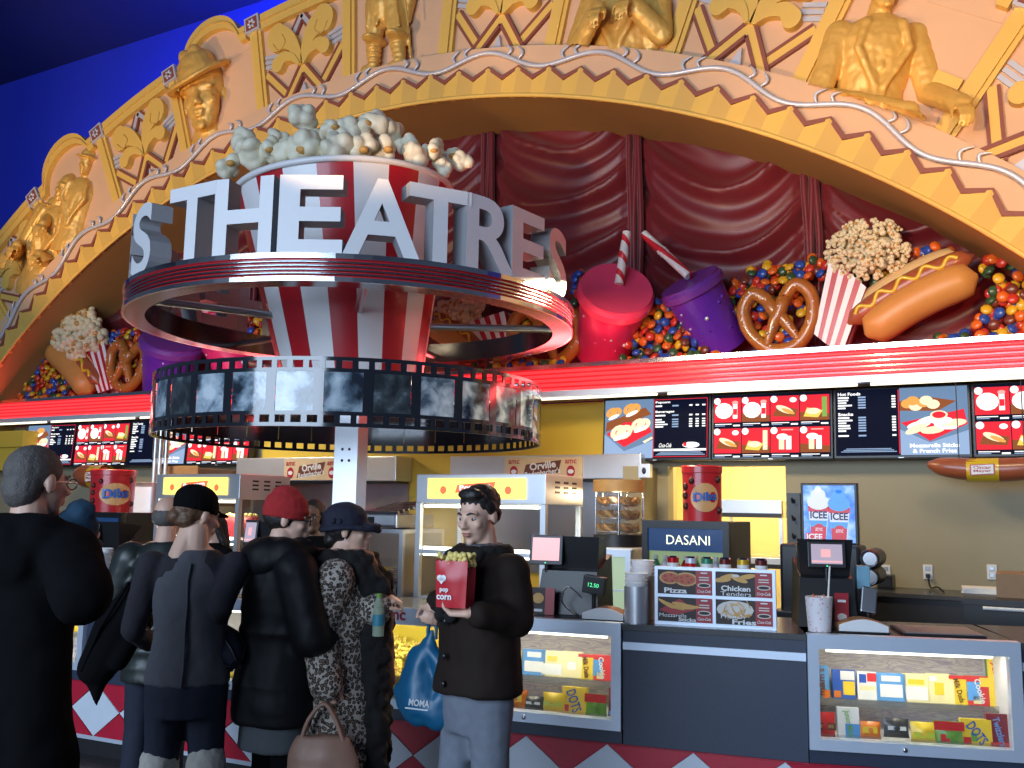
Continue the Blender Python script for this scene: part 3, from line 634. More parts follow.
# giant kernels: each one its own thing
KL=[(229,166,10,0),(241,143,12,1),(253,153,13,0),(268,150,11,0),(284,150,11,0),(301,119,13,1),(306,148,15,0),(320,138,8,1),(336,146,14,0),(333,129,10,1),(348,130,11,1),(363,148,12,0),(364,126,10,1),(378,124,14,1),(392,131,12,1),(386,149,11,0),(408,145,10,1),(413,157,11,0),(431,153,9,0),(437,147,8,1),(443,167,9,0),(451,158,9,1),(463,163,9,0),(278,140,9,1)]
_n=['first','second','third','fourth','fifth','sixth','seventh','eighth','ninth','tenth','eleventh','twelfth','thirteenth']; ORD={}
for b_ in(0,1):
    for j,i in enumerate(sorted([i for i in range(len(KL)) if KL[i][3]==b_],key=lambda i:KL[i][0])): ORD[i]=_n[j]+' from left in the '+('back row','front row')[1-b_]
for i,(px,py,r,bkr) in enumerate(KL):
    D=SD-(.62 if not bkr else .25)+abs(px-345)/115*.45*(1 if not bkr else .5); p=PD(px,py,D); rr=r*D/FPX*1.45; rnd=random.Random(i*5+3); m=M()
    lump=[]
    m.ell(p,rr*.60,0,12,8)
    for j in range(7):
        d=V((rnd.gauss(0,1),rnd.gauss(0,1),rnd.gauss(0,1))).normalized(); m.ell(p+d*rr*.52,(rr*rnd.uniform(.38,.52),rr*rnd.uniform(.38,.52),rr*rnd.uniform(.38,.60)),0,12,8,Matrix.Rotation(rnd.uniform(0,3),3,d))
    me=blob(m,rr*.085,'kernel',2,lambda c_,n,q=rr:.05*q*noise.noise(c_*14),'popcorn_kernel'); side='left' if px<320 else ('middle' if px<400 else 'right')
    t=thing('popcorn_kernel',['cream kernel at the bucket rim, ','cream kernel heaped high in the bucket, '][bkr]+ORD[i],'popcorn',p,'giant kernels in the bucket')
    o=link('puff',me,t,True)
    if i%3==0 or px==363:
        m=M(); dd=(CC-p).normalized(); q=p+dd*rr*.62+V((rnd.uniform(-.3,.3)*rr,0,rnd.uniform(-.2,.2)*rr)); m.ell(q,(rr*.34,rr*.30,rr*.22),'kernel_brown',10,8); m.build('hull',t,True,'orange-brown hull')
# ================================================================ giant snacks on the ledge
mat('bun',(.60,.27,.07),.42,var=.12,vscale=5); mat('bun_inside',(.70,.48,.22),.5,var=.1,vscale=6); mat('sausage',(.34,.085,.035),.32,var=.1,vscale=6,coat=.2); mat('mustard',(.72,.47,.02),.3,coat=.3)
mat('pretzel',(.44,.14,.025),.28,var=.2,vscale=7,coat=.4); mat('salt',(.85,.84,.8),.4)
mat('pink_cup',(.70,.03,.16),.35,var=.05,coat=.2); mat('pink_lid',(.85,.06,.16),.35,coat=.2); mat('purple_cup',(.12,.02,.36),.35,var=.1,coat=.2); mat('purple_lid',(.17,.035,.30),.35,var=.05,coat=.2)
mat('pop_small',(.76,.66,.42),.55,var=.15,vscale=20)
def straw_mat(nt,p):
    tc=nd(nt,'TexCoord'); w=nd(nt,'TexWave',wave_type='BANDS',bands_direction='DIAGONAL'); w.inputs['Scale'].default_value=3.2; w.inputs['Distortion'].default_value=.4
    nt.links.new(tc.outputs['Object'],w.inputs[0]); r=ramp(nt,[(.0,(.78,.72,.66)),(.72,(.62,.02,.03))],'CONSTANT'); nt.links.new(w.outputs[1],r.inputs[0]); nt.links.new(r.outputs[0],p.inputs['Base Color']); p.inputs['Roughness'].default_value=.4
ramp_mat('straw_stripe',straw_mat)
def plane_frame(a,b):   # a->b local x, z perpendicular and up, y into the wall
    x=(b-a).normalized(); y=V((0,1,0)); y=(y-x*y.dot(x)).normalized(); z=x.cross(y); return frame(a,x,y,z),(b-a).length
def hotdog(ax,ay,bx,by,label,Y=8.12):
    X,L=plane_frame(PY(ax,ay,Y),PY(bx,by,Y)); 
    if (X.to_3x3()@V((0,0,1))).z<0: X=X@RX(PI)
    t=thing('hot_dog',label,'hot dog',T(X.to_translation()),'giant hot dogs on the ledge'); k=L
    def pod(m,x0,x1,z,y,r,bow,mt):
        P=[];rr=[]
        for i in range(15):
            u=i/14; e=math.sqrt(max(0,1-(2*u-1)**6)); P.append((x0+(x1-x0)*u,y,z-bow*(1-(2*u-1)**2))); rr.append(max(.004,r*(.35+.65*e) if .02<u<.98 else r*.12))
        m.tube(P,rr,mt,14)
    m=M(X@SC(k)); pod(m,0,1,.0,0,.165,-.06,'bun'); m.build('front_bun',t,True)
    m=M(X@SC(k)); pod(m,.05,.98,.24,.12,.13,-.05,'bun_inside'); m.build('back_bun',t,True)
    m=M(X@SC(k)); pod(m,-.08,1.06,.17,.0,.095,-.055,'sausage'); m.build('sausage',t,True)
    m=M(X@SC(k)); m.tube([(.02+.92*i/60,-.085-.0*i,.195+.055*(1-(2*i/60-1)**2)+.033*math.sin(i/60*2*PI*4.5)) for i in range(61)],.018,'mustard',8); m.build('mustard',t,True)
    return t
hotdog(866,336,978,276,'giant hot dog with mustard at the right end of the ledge')
hotdog(52,350,90,393,'giant hot dog with mustard at the left end of the ledge')
hotdog(430,326,476,362,'giant hot dog with mustard seen beside the striped bucket under the ring')
def pop_heap(m,cpx,cpy,rx,ry,Y,n,seed):
    rnd=random.Random(seed); cc=PY(cpx,cpy,Y); s=(PY(cpx+10,cpy,Y)-cc).length/10
    for i in range(n):
        a=rnd.uniform(0,2*PI); q=math.sqrt(rnd.random()); dx,dz=q*math.cos(a),q*math.sin(a); dep=math.sqrt(max(0,1-q*q))
        p=cc+V((dx*rx*s,-dep*ry*s*.7,dz*ry*s)); r=s*rnd.uniform(3.0,4.4)*(1.15 if s>.011 else 1)
        for j in range(3):
            d=V((rnd.uniform(-1,1),rnd.uniform(-1,1),rnd.uniform(-1,1)))*r*.6; m.ell(p+d,r*rnd.uniform(.5,.75),'pop_small',7,5)
        if i%3==0: m.ell(p+V((0,-r*.75,0)),(r*.42,r*.3,r*.36),'kernel_brown',6,5)
    m.ell(cc,(rx*s*.72,ry*s*.5,ry*s*.72),'pop_small',12,8)
def popbox(TL,TR,BR,BL,pc,label,seed,Y=8.12,depth=.26):
    q=[PY(*p,Y) for p in(TL,TR,BR,BL)]; s=q; base=(q[2]+q[3])/2; t=thing('popcorn_box',label,'popcorn box',T(base),'giant popcorn boxes on the ledge')
    f=lambda u,v,o=0: q[0].lerp(q[1],u).lerp(q[3].lerp(q[2],u),v)+V((0,o,0))
    n=7
    for i in range(n):
        m=M(); u0,u1=i/n,(i+1)/n; P=[f(u0,0),f(u1,0),f(u1,1),f(u0,1)]; m.add(P+[p+V((0,.02,0)) for p in P],[(3,2,1,0),(4,5,6,7),(0,1,5,4),(1,2,6,5),(2,3,7,6),(3,0,4,7)],'stripe_red' if i%2 else 'stripe_white'); m.build('stripe_panel',t,True)
    for u,nm in((1,'side_panel'),(0,'side_panel')):
        for j in range(3):
            m=M(); y0,y1=depth*j/3,depth*(j+1)/3; P=[f(u,0,y0),f(u,0,y1),f(u,1,y1*.8+.01),f(u,1,y0*.8+.01)]; m.add(P,[(0,1,2,3) if u else (3,2,1,0)],'stripe_white' if j%2 else 'stripe_red'); m.build(nm,t,True)
    m=M(); P=[f(0,0,depth),f(1,0,depth),f(1,1,depth*.8),f(0,1,depth*.8)]; m.add(P,[(0,1,2,3)],'stripe_white'); m.build('back_panel',t,True)
    m=M(); pop_heap(m,*pc[:2],pc[2],pc[3],Y+.10,pc[4],seed); m.build('popcorn_heap',t,True,kind='stuff')
popbox((830,256),(866,287),(841,356),(814,334),(868,252,42,34,230),'giant striped popcorn box beside the right-end hot dog',1)
popbox((83,351),(103,338),(113,388),(98,393),(86,338,22,18,120),'giant striped popcorn box beside the left-end hot dog',2)
popbox((469,322),(504,311),(512,352),(490,364),(462,312,24,12,80),'giant striped popcorn box seen under the marquee ring',3)
def pretzel(cx,cy,w,h,label,tilt=0,Y=8.15):
    c0=PY(cx,cy,Y); sx=(PY(cx+w/2,cy,Y)-c0).length/.98; sz=(PY(cx,cy-h/2,Y)-c0).length/.86
    t=thing('pretzel',label,'pretzel',T(c0),'giant pretzels on the ledge'); X=T(c0)@RY(R(tilt))
    B=[(-.36,-.52),(-.13,-.15),(.07,.10),(.26,.40),(.55,.56),(.84,.28),(.76,-.22),(.40,-.60),(0,-.70),(-.40,-.60),(-.76,-.22),(-.84,.28),(-.55,.56),(-.26,.40),(-.07,.10),(.13,-.15),(.36,-.52)]
    C=smooth_pts(B,6); N=len(C); ro=.155*(sx+sz)/2; P=[]
    for i,q in enumerate(C):
        u=i/(N-1); dy=-.10*sx*(1 if u<.16 else (.55 if u>.84 else 0))*(1) ; P.append((q.x*sx,dy,q.y*sz))
    m=M(X); m.tube(P,[ro*(.55+.45*min(1,min(i,N-1-i)/8)) for i in range(N)],'pretzel',12); m.ell(P[0],ro*.62,'pretzel',10,8); m.ell(P[-1],ro*.62,'pretzel',10,8); m.build('dough',t,True)
    rnd=random.Random(int(cx)); 
    for i in range(26):
        q=P[rnd.randrange(N)]; a=rnd.uniform(-2.3,-.85); m=M(X); m.ell((q[0]+rnd.uniform(-.3,.3)*ro,q[1]-ro*.93,q[2]+rnd.uniform(-.6,.6)*ro),(ro*.17,ro*.14,ro*.13),'salt',7,5); m.build('salt_grain',t,True)
pretzel(779,316,82,84,'giant salted pretzel beside the purple cup on the right of the ledge',-8)
pretzel(127,364,40,58,'giant salted pretzel at the left end of the ledge',8)
pretzel(545,336,80,72,'giant salted pretzel partly behind the right edge of the marquee ring',8)
def cup(bp,tp,rb,rt,body,lid,label,straw=None,name='drink_cup',dots=22):
    b,tt=V(bp),V(tp); z=(tt-b).normalized(); x=z.orthogonal().normalized(); y=z.cross(x); L=(tt-b).length; X=frame(b,x,y,z)
    t=thing(name,label,'cup',T(b),'giant drink cups on the ledge')
    m=M(X); m.lathe([(.001,0),(rb,0),(rt,L*.86)],body,32); m.build('cup_body',t,True)
    m=M(X); m.lathe([(rt*1.02,L*.84),(rt*1.12,L*.86),(rt*1.12,L*.94),(rt*1.04,L*.98),(rt*1.04,L),(.001,L)],lid,32); m.build('lid',t,True)
    rnd=random.Random(len(label)); m=M(X)
    for i in range(dots):
        a=rnd.uniform(0,2*PI); h=rnd.uniform(.08,.8); r=rb+(rt-rb)*h/.86; m.ell((r*math.cos(a),r*math.sin(a),h*L),.012 if i%3 else .02,body if i%2 else 'silver_paint',7,5)
    m.build('droplets',t,True,kind='stuff')
    if straw:
        s0,s1=V(straw[0]),V(straw[1]); d=(s1-s0); P=[s0+d*u for u in(0,.2,.40,.5,.53,.56,.59,.62,.8,1)]; m=M(); m.tube(P,[.042]*3+[.042,.05,.043,.05,.043,.04,.04],'straw_stripe',12); m.build('straw',t,True,'red and white striped straw')
    return t
cup(PY(602,352,8.40),PY(617,288,7.80),.26,.315,'pink_cup','pink_lid','giant pink cup with a striped straw on the ledge',(PY(619,284,7.80),PY(627,232,7.85)))
cup(PY(724,347,8.35),PY(689,281,8.0),.22,.265,'purple_cup','purple_lid','giant purple cup with a striped straw leaning beside the pink cup',(PY(689,276,7.98),PY(644,234,8.1)))
cup(PY(168,398,8.30),PY(174,338,8.0),.30,.36,'purple_cup','purple_lid','giant purple cup behind the left side of the film strip')
cup(PY(238,372,8.35),PY(212,306,8.1),.26,.33,'pink_cup','pink_lid','giant pink cup seen through the marquee ring on the left',(PY(212,306,8.05),PY(196,262,8.1)))
# candy buttons
CC_={'red':(.55,.035,.02),'orange':(.70,.13,.015),'yellow':(.72,.40,.02),'blue':(.02,.07,.36),'green':(.035,.085,.035),'brown':(.17,.035,.02)}
for k_,v_ in CC_.items(): mat('candy_'+k_,v_,.3,coat=.35,var=.06,vscale=8)
CM={}
for k_ in CC_:
    m=M(); m.ell((0,0,0),(.046,.046,.026),'candy_'+k_,12,8); CM[k_]=m.mesh('candy_button')
HEAPS=[('in the heap between the pink cup and the purple cup',[(645,292),(662,303),(690,322),(716,352),(738,362),(688,374),(612,372),(632,330),(640,306)],8.12),
 ('on the heap above the pretzel beside the purple cup',[(722,300),(740,276),(770,265),(826,258),(832,266),(815,278),(775,282),(745,296),(735,316),(726,318)],8.25),
 ('inside the loops of the right-hand pretzel',[(742,298),(770,286),(775,300),(762,328),(748,326)],8.24),('inside the loops of the right-hand pretzel',[(786,292),(806,284),(812,306),(796,318)],8.24),('inside the loops of the right-hand pretzel',[(762,334),(785,322),(798,336),(790,352),(766,352)],8.16),
 ('in the big heap at the far right of the ledge',[(984,258),(1000,252),(1030,262),(1030,352),(985,356),(948,366),(922,346),(958,334),(980,322),(992,290)],8.14),
 ('on the bun top behind the right-end hot dog',[(866,290),(880,274),(898,258),(915,246),(940,244),(948,256),(926,264),(900,278),(884,300),(872,304)],8.28),
 ('tucked left of the pink cup',[(572,272),(592,276),(588,296),(574,318)],8.3),
 ('along the ledge under the middle pretzel',[(432,372),(500,366),(560,362),(588,366),(584,384),(520,388),(440,386)],7.99),
 ('inside the loops of the middle pretzel',[(522,310),(550,306),(572,318),(560,340),(530,340)],8.25),
 ('in the heap at the far left of the ledge',[(8,408),(20,385),(44,352),(54,362),(62,385),(72,402),(66,408),(30,412)],8.14),
 ('around the left-end pretzel',[(102,338),(122,328),(144,334),(146,352),(112,356),(104,352)],8.24),('around the left-end pretzel',[(116,354),(142,350),(144,378),(118,380)],8.26),
 ('spilling along the ledge beside the left-end hot dog',[(88,396),(120,392),(158,392),(158,402),(92,406)],8.0),
 ('seen through the marquee ring beside the striped bucket',[(236,322),(252,312),(276,314),(278,350),(258,354),(240,336)],8.2)]
def inside(p,poly):
    c_=False; j=len(poly)-1
    for i in range(len(poly)):
        if (poly[i][1]>p[1])!=(poly[j][1]>p[1]) and p[0]<(poly[j][0]-poly[i][0])*(p[1]-poly[i][1])/(poly[j][1]-poly[i][1])+poly[i][0]: c_=not c_
        j=i
    return c_
rnd=random.Random(11); cand=[]; back=M()
keys=['red','orange','yellow','blue','green','orange','blue','red','yellow','brown']
for where,poly,Y in HEAPS:
    x0,x1=min(p[0] for p in poly),max(p[0] for p in poly); y0,y1=min(p[1] for p in poly),max(p[1] for p in poly); pts=[]
    zl=LZ
    for _ in range(int((x1-x0)*(y1-y0)*1.5)+200):
        p=(rnd.uniform(x0,x1),rnd.uniform(y0,y1))
        if not inside(p,poly): continue
        P=PY(p[0],p[1],Y); P.y=Y
        if P.z<LZ+.045: continue
        if all((P-q).length>.072 for q in pts): pts.append(P); cand.append((where,P,(x1,)))
    for q in pts:
        for _ in range(2): 
            b=q+V((rnd.uniform(-.04,.04),rnd.uniform(.03,.06),rnd.uniform(-.04,.04))); back.ell(b,(.046,.03,.046),'candy_'+rnd.choice(keys),8,6,Matrix.Rotation(rnd.uniform(-.8,.8),3,'Z'))
rnd.shuffle(cand); cand.sort(key=lambda q:-1.0/ (q[1]-CC).length); print('candies',len(cand))
for i,(where,P,_) in enumerate(cand):
    k_=rnd.choice(keys); Rm=(Matrix.Rotation(R(rnd.uniform(35,100)),4,'X')); Rm=Matrix.Rotation(rnd.uniform(-.7,.7),4,'Z')@Rm@Matrix.Rotation(rnd.uniform(-.4,.4),4,'Y')
    P=P+V((0,rnd.uniform(-.03,.02),0))
    if i<298:
        o=bpy.data.objects.new('candy_button',CM[k_]); COL.objects.link(o); o.matrix_basis=T(P)@Rm; tag(o,'%s candy button %s'%(k_,where),'candy','%s candy buttons %s'%(k_,where))
    else: back.ell(P,(.046,.046,.026),'candy_'+k_,10,7,Rm.to_3x3())
o=back.build('candy_buttons',kind='stuff'); tag(o,'loose multicoloured candy buttons filling the heaps on the ledge','candy')
# ================================================================ service counter
CPTS=[(-9.5,4.18),(-5.5,4.24),(-3.25,4.37),(-1.86,4.577),(-.979,4.719),(-.09,5.0),(1.7,5.62)]
def hit(px,a,b,py=630):
    d=ray(px,py); ax,ay=a; bx,by=b; ex,ey=bx-ax,by-ay; den=d.x*ey-d.y*ex; s=(ax*ey-ay*ex)/den; t=(ax*d.y-ay*d.x)/den
    return s,t
def CP(px):
    for a,b in zip(CPTS[:-1],CPTS[1:]):
        s,t=hit(px,a,b)
        if s>0 and -1e-6<=t<=1+1e-6: return V((a[0]+(b[0]-a[0])*t,a[1]+(b[1]-a[1])*t,0))
class Mod:
    def __init__(s,A,B):
        s.A,s.B=A,B; x=(B-A); s.L=x.length; s.x=x/s.L; s.y=V((-s.x.y,s.x.x,0)); s.X=frame(A,s.x,s.y,V((0,0,1)))
    def at(s,px,py,off):    # local x,z of a pixel on the plane y=off
        a=s.A+s.y*off; b=a+s.x; d=ray(px,py); k=(a-CC).dot(s.y)/d.dot(s.y); P=CC+d*k-s.A; return P.dot(s.x),P.z
    def rect(s,x0,x1,y0,y1,off):
        xm,ym=(x0+x1)/2,(y0+y1)/2; return s.at(x0,ym,off)[0],s.at(x1,ym,off)[0],s.at(xm,y1,off)[1],s.at(xm,y0,off)[1]
TOPZ=1.05; ZT0,ZT1,ZCB=.13,.46,.527
pxs=dict(a=85,b=182,c=300,d=452,e=622,f=806,g=1020)
PT={k:CP(v) for k,v in pxs.items()}; P_L=V((CPTS[0][0],CPTS[0][1],0)); P_R=V((CPTS[-1][0],CPTS[-1][1],0))
Mo={'case0':Mod(P_L,PT['a']),'lam0':Mod(PT['a'],PT['b']),'case1':Mod(PT['b'],PT['c']),'pop':Mod(PT['c'],PT['d']),'case2':Mod(PT['d'],PT['e']),'lam1':Mod(PT['e'],PT['f']),'case3':Mod(PT['f'],PT['g']),'lam2':Mod(PT['g'],P_R)}
# tiled base
base=thing('tiled_base','red and white harlequin tiled base running along the whole counter','counter base',(-3,4.5,0))
poly=[Mo[k].A for k in Mo]+[P_R]
def arc(s_):
    for m_ in Mo.values():
        if s_<=m_.L: return m_.A+m_.x*s_,m_
        s_-=m_.L
    return P_R,Mo['lam2']
tot=sum(m_.L for m_ in Mo.values())
for k_,m_ in Mo.items():
    m=M(m_.X); m.box(0,m_.L,.012,.08,ZT0,ZT1,'tile_red'); m.build('backing',base,True); m=M(m_.X); m.box(0,m_.L,.05,.12,0,ZT0,'black_metal'); m.build('kick_plate',base,True)
    m=M(m_.X); m.box(0,m_.L,-.004,.02,ZT0-.02,ZT0+.004,'aluminium'); m.build('kick_trim',base,True)
s0=0
for k_,m_ in Mo.items():
    if k_=='lam1': break
    s0+=m_.L
ref=Mo['case2'].at(607,746,0)[0]-Mo['case2'].L+s0; DW=.43; zc_=(ZT0+ZT1)/2; hz=(ZT1-ZT0)/2-.004
def tile(cx,pts,mt,name):
    P,m_=arc(cx); lx=(P-m_.A).dot(m_.x); m=M(m_.X); m.prism([(lx+p[0],zc_+p[1]) for p in pts],0,.014,mt); m.build(name,base,True)
k=-int(ref/DW)
while ref+k*DW<tot-.3:
    cx=ref+k*DW; g=.004
    if cx>1.0 and cx<tot-.3:
        tile(cx,[(-DW/2+g,0),(0,-hz),(DW/2-g,0),(0,hz)],'tile_white','white_tile')
        tile(cx+DW/2,[(-DW/2+g*2,hz),(0,g*1.5),(DW/2-g*2,hz)],'tile_red','red_tile'); tile(cx+DW/2,[(-DW/2+g*2,-hz),(DW/2-g*2,-hz),(0,-g*1.5)],'tile_red','red_tile')
    k+=1
# worktop
wt=thing('worktop','dark worktop running along the top of the service counter','worktop',(-3,4.8,TOPZ-.03))
for k_,m_ in Mo.items():
    m=M(m_.X); m.box(0,m_.L,.0 if 'lam' in k_ else .06,.72,TOPZ-.028,TOPZ,'counter_top'); m.build('slab',wt,True)
# laminate cabinets
for k_,lab in(('lam0','dark blue laminate counter cabinet left of the shoppers'),('lam1','dark blue laminate counter cabinet between the two candy cases'),('lam2','dark blue laminate counter cabinet at the right edge of the counter')):
    m_=Mo[k_]; t=thing('counter_cabinet',lab,'cabinet',m_.X); m=M(); m.box(0.003,m_.L-.003,.015,.70,ZT1+.002,TOPZ-.03,'dark_laminate'); m.build('body',t)
    m=M(); m.box(.003,m_.L-.003,.002,.018,.925,.962,'aluminium'); m.build('trim_strip',t)
# display cases
def case_back(nt,p):
    tc=nd(nt,'TexCoord'); mp=nd(nt,'Mapping'); mp.inputs[3].default_value=(2.2,2.2,9); nt.links.new(tc.outputs['Object'],mp.inputs[0]); n=nd(nt,'TexNoise'); n.inputs['Scale'].default_value=2.5; n.inputs['Detail'].default_value=6; n.inputs['Distortion'].default_value=1.5; nt.links.new(mp.outputs[0],n.inputs[0])
    r=ramp(nt,[(.30,(.40,.34,.38)),(.42,(.62,.55,.5)),(.5,(.42,.36,.42)),(.57,(.66,.60,.55)),(.66,(.36,.30,.38)),(.8,(.6,.55,.5))]); nt.links.new(n.outputs[0],r.inputs[0]); nt.links.new(r.outputs[0],p.inputs['Base Color']); p.inputs['Roughness'].default_value=.5
ramp_mat('marbled_back',case_back); mat('case_yellow',(.80,.66,.10),.5,var=.04); mat('acrylic',(.3,.33,.33),.08,alpha=.16)
CASE={}
def display_case(k_,label,yellow=False,depth=.5):
    m_=Mo[k_]; t=thing('display_case',label,'display case',m_.X); CASE[k_]=t; L=m_.L; f=.05; z0,z1=ZCB,TOPZ
    m=M(); m.box(.004,L-.004,.015,.07,ZT1+.002,z0,'dark_laminate'); m.build('plinth',t)
    for nm,q in(('lower_rail',(.004,L-.004,z0,z0+f)),('upper_rail',(.004,L-.004,z1-f*1.25,z1+.004))):
        m=M(); m.box(q[0],q[1],-.012,.05,q[2],q[3],'aluminium'); m.build(nm,t)
    for x in(.004,L-.004-f): m=M(); m.box(x,x+f,-.012,.05,z0+f,z1-f*1.25,'aluminium'); m.build('side_rail',t)
    m=M(); m.box(f*.8,L-f*.8,.012,.018,z0+f*.8,z1-f,'glass'); m.build('glass_pane',t,label='clear front glass')
    m=M(); m.box(f*.5,L-f*.5,depth,depth+.02,z0+.02,z1-.03,'case_yellow' if yellow else 'marbled_back'); m.build('back_panel',t)
    m=M(); m.box(f*.5,L-f*.5,.05,depth,z0,z0+.02,'white'); m.build('case_floor',t)
    for x in(f*.3,L-f*.5-.01): m=M(); m.box(x,x+.012,.05,depth,z0,z1-.03,'white'); m.build('end_panel',t)
    if not yellow: m=M(); m.box(f,L-f,(.20),depth,.697,.707,'acrylic'); m.build('shelf',t); m=M(); m.box(f,L-f,.195,.205,.690,.73,'acrylic'); m.build('shelf_lip',t); m=M(); m.box(f,L-f,.085,.092,z0+.02,z0+.055,'acrylic'); m.build('lower_lip',t)
    m=M(); m.tube([(.1,.085,z1-.075),(L-.1,.085,z1-.075)],.012,'tube_cool',8); m.build('case_lamp',t,label='white tube lamp')
    m=M(); m.ell((L*.45,-.016,z0+f*.5),(.012,.008,.012),'chrome',10,6); m.build('lock',t)
    P=m_.X@V((L/2,.09,z1-.08)); Q=m_.X@V((L/2,.32,z0)); lo=lamp('case_light','AREA',P,Q,4.6*L if not yellow else 6*L,(1,.96,.78) if not yellow else (1,.9,.35),L*.85,.04)
    lo.rotation_euler=(Matrix(((m_.x.x,0,0),(m_.x.y,0,0),(0,0,0))).to_euler()) if 0 else lo.rotation_euler
    z=(P-Q).normalized(); x=m_.x; y=z.cross(x); lo.matrix_world=frame(P,x,y,z)
    return t
display_case('case0','lit candy case at the far left behind the man in the long coat'); display_case('case1','lit candy case behind the shopper in the black cap'); display_case('pop','yellow-lit popcorn case beside the shopper with the blue bag',True); display_case('case2','lit candy case behind the man holding popcorn'); display_case('case3','lit candy case at the right end of the counter')
# header sign and popcorn in the popcorn case
m_=Mo['pop']; x0,x1,z0,z1=m_.rect(372,447,608,625,-.02); t=thing('header_strip','white strip with red lettering on the popcorn case','sign',m_.X@T(0,0,z0))
m=M(T(0,0,-z0)); m.box(.03,m_.L-.02,-.03,-.013,z0,z1,'aluminium'); m.build('strip',t); m=M(T(0,0,-z0)); cx=m_.at(394,616,-.03)[0]; m.t2('amc',cx,(z0+z1)/2,(z1-z0)*.52,'tile_red',-.032,.03); m.build('lettering',t)
mat('popcorn_yellow',(.82,.66,.22),.6,var=.15,vscale=30)
rnd=random.Random(4); m=M(m_.X)
for i in range(1500):
    x=rnd.uniform(.07,m_.L-.07); y=rnd.uniform(.04,.46); u=y; top=ZCB+.06+.24*min(1,(y+.08)/.28)+.03*math.sin(x*7); z=top+rnd.uniform(-.02,.015)
    if i%3==0: y=.035+rnd.uniform(0,.012); z=rnd.uniform(ZCB+.06,ZCB+.17)
    for j in range(2): m.ell((x+rnd.uniform(-.006,.006),y+rnd.uniform(-.006,.006),z+rnd.uniform(-.006,.006)),rnd.uniform(.008,.0125),'popcorn_yellow',6,4)
m.box(.07,m_.L-.07,.045,.47,ZCB+.03,ZCB+.17,'popcorn_yellow'); o=m.build('popcorn_pile',kind='stuff'); tag(o,'loose yellow popcorn piled in the lit glass case','popcorn')
# candy packs
def col(name,c): return mat('pack_'+name,c,.35,coat=.3,var=.08,vscale=12) and 'pack_'+name
for n_,c_ in dict(blue=(.03,.10,.42),sky=(.10,.30,.62),white=(.75,.75,.72),yellow=(.78,.55,.04),cream=(.80,.70,.36),red=(.58,.03,.03),green=(.16,.36,.06),orange=(.70,.18,.02),dark=(.05,.05,.05),maroon=(.20,.02,.03),brown=(.14,.05,.02),lime=(.55,.62,.06)).items(): col(n_,c_)
def pack(mod,x0,x1,y0,y1,off,base,deco,txt,tcol,label,lean=.12,bag=False,group=None,ang=0,tz=.5,th=.22):
    m_=Mo[mod]; a,b,z0,z1=m_.rect(x0,x1,y0,y1,off); z0=max(z0,(.708 if off>.18 else ZCB+.021)); w,h=b-a,z1-z0
    X=m_.X@T((a+b)/2,off,z0)@RX(-lean); t=thing('candy_bag' if bag else 'candy_box',label,'candy',X,group); m=M(); d=.04 if not bag else .05
    if bag:
        n=8; 
        m.grid(lambda u,v:((u-.5)*w*(1-.08*math.sin(v*PI)),-.004-d*.5*math.sin(u*PI)*math.sin(v*PI)+.004*noise.noise(V((u*5,v*5,x0))),v*h),n,n,base); m.grid(lambda u,v:((u-.5)*w*(1-.08*math.sin(v*PI)),d*.4*math.sin(u*PI)*math.sin(v*PI),v*h),n,n,base,flip=True)
    else: m.rbox(-w/2,w/2,0,d,0,h,base,.004)
    m.build('pack',t); m=M(); y=-.0025 if not bag else -d*.56
    for (u0,u1,v0,v1,c_) in deco: m.r2(-w/2+u0*w,-w/2+u1*w,v0*h,v1*h,c_,y if not bag else y+.002)
    if txt: m.t2(txt,0,h*tz,h*th if not ang else w*th,tcol,y-.002,.02,None if ang else w*.82,a=ang) if not ang else m.t2(txt,0,h*.5,w*th,tcol,y-.002,.02,h*.82,a=ang)
    if deco or txt: m.build('print',t)
p_='pack_'
def P4(zx,zy): return 784+zx/3.69,560+zy/3.69
def row4(L_,off):
    for (a,b,y0,y1,base,deco,txt,tc,lab,kw) in L_:
        x0,t0=P4(a,y0); x1,t1=P4(b,y1); pack('case3',x0,x1,t0,t1,off,p_+base,[(q[0],q[1],q[2],q[3],p_+q[4]) for q in deco],txt,p_+tc,lab,**kw)
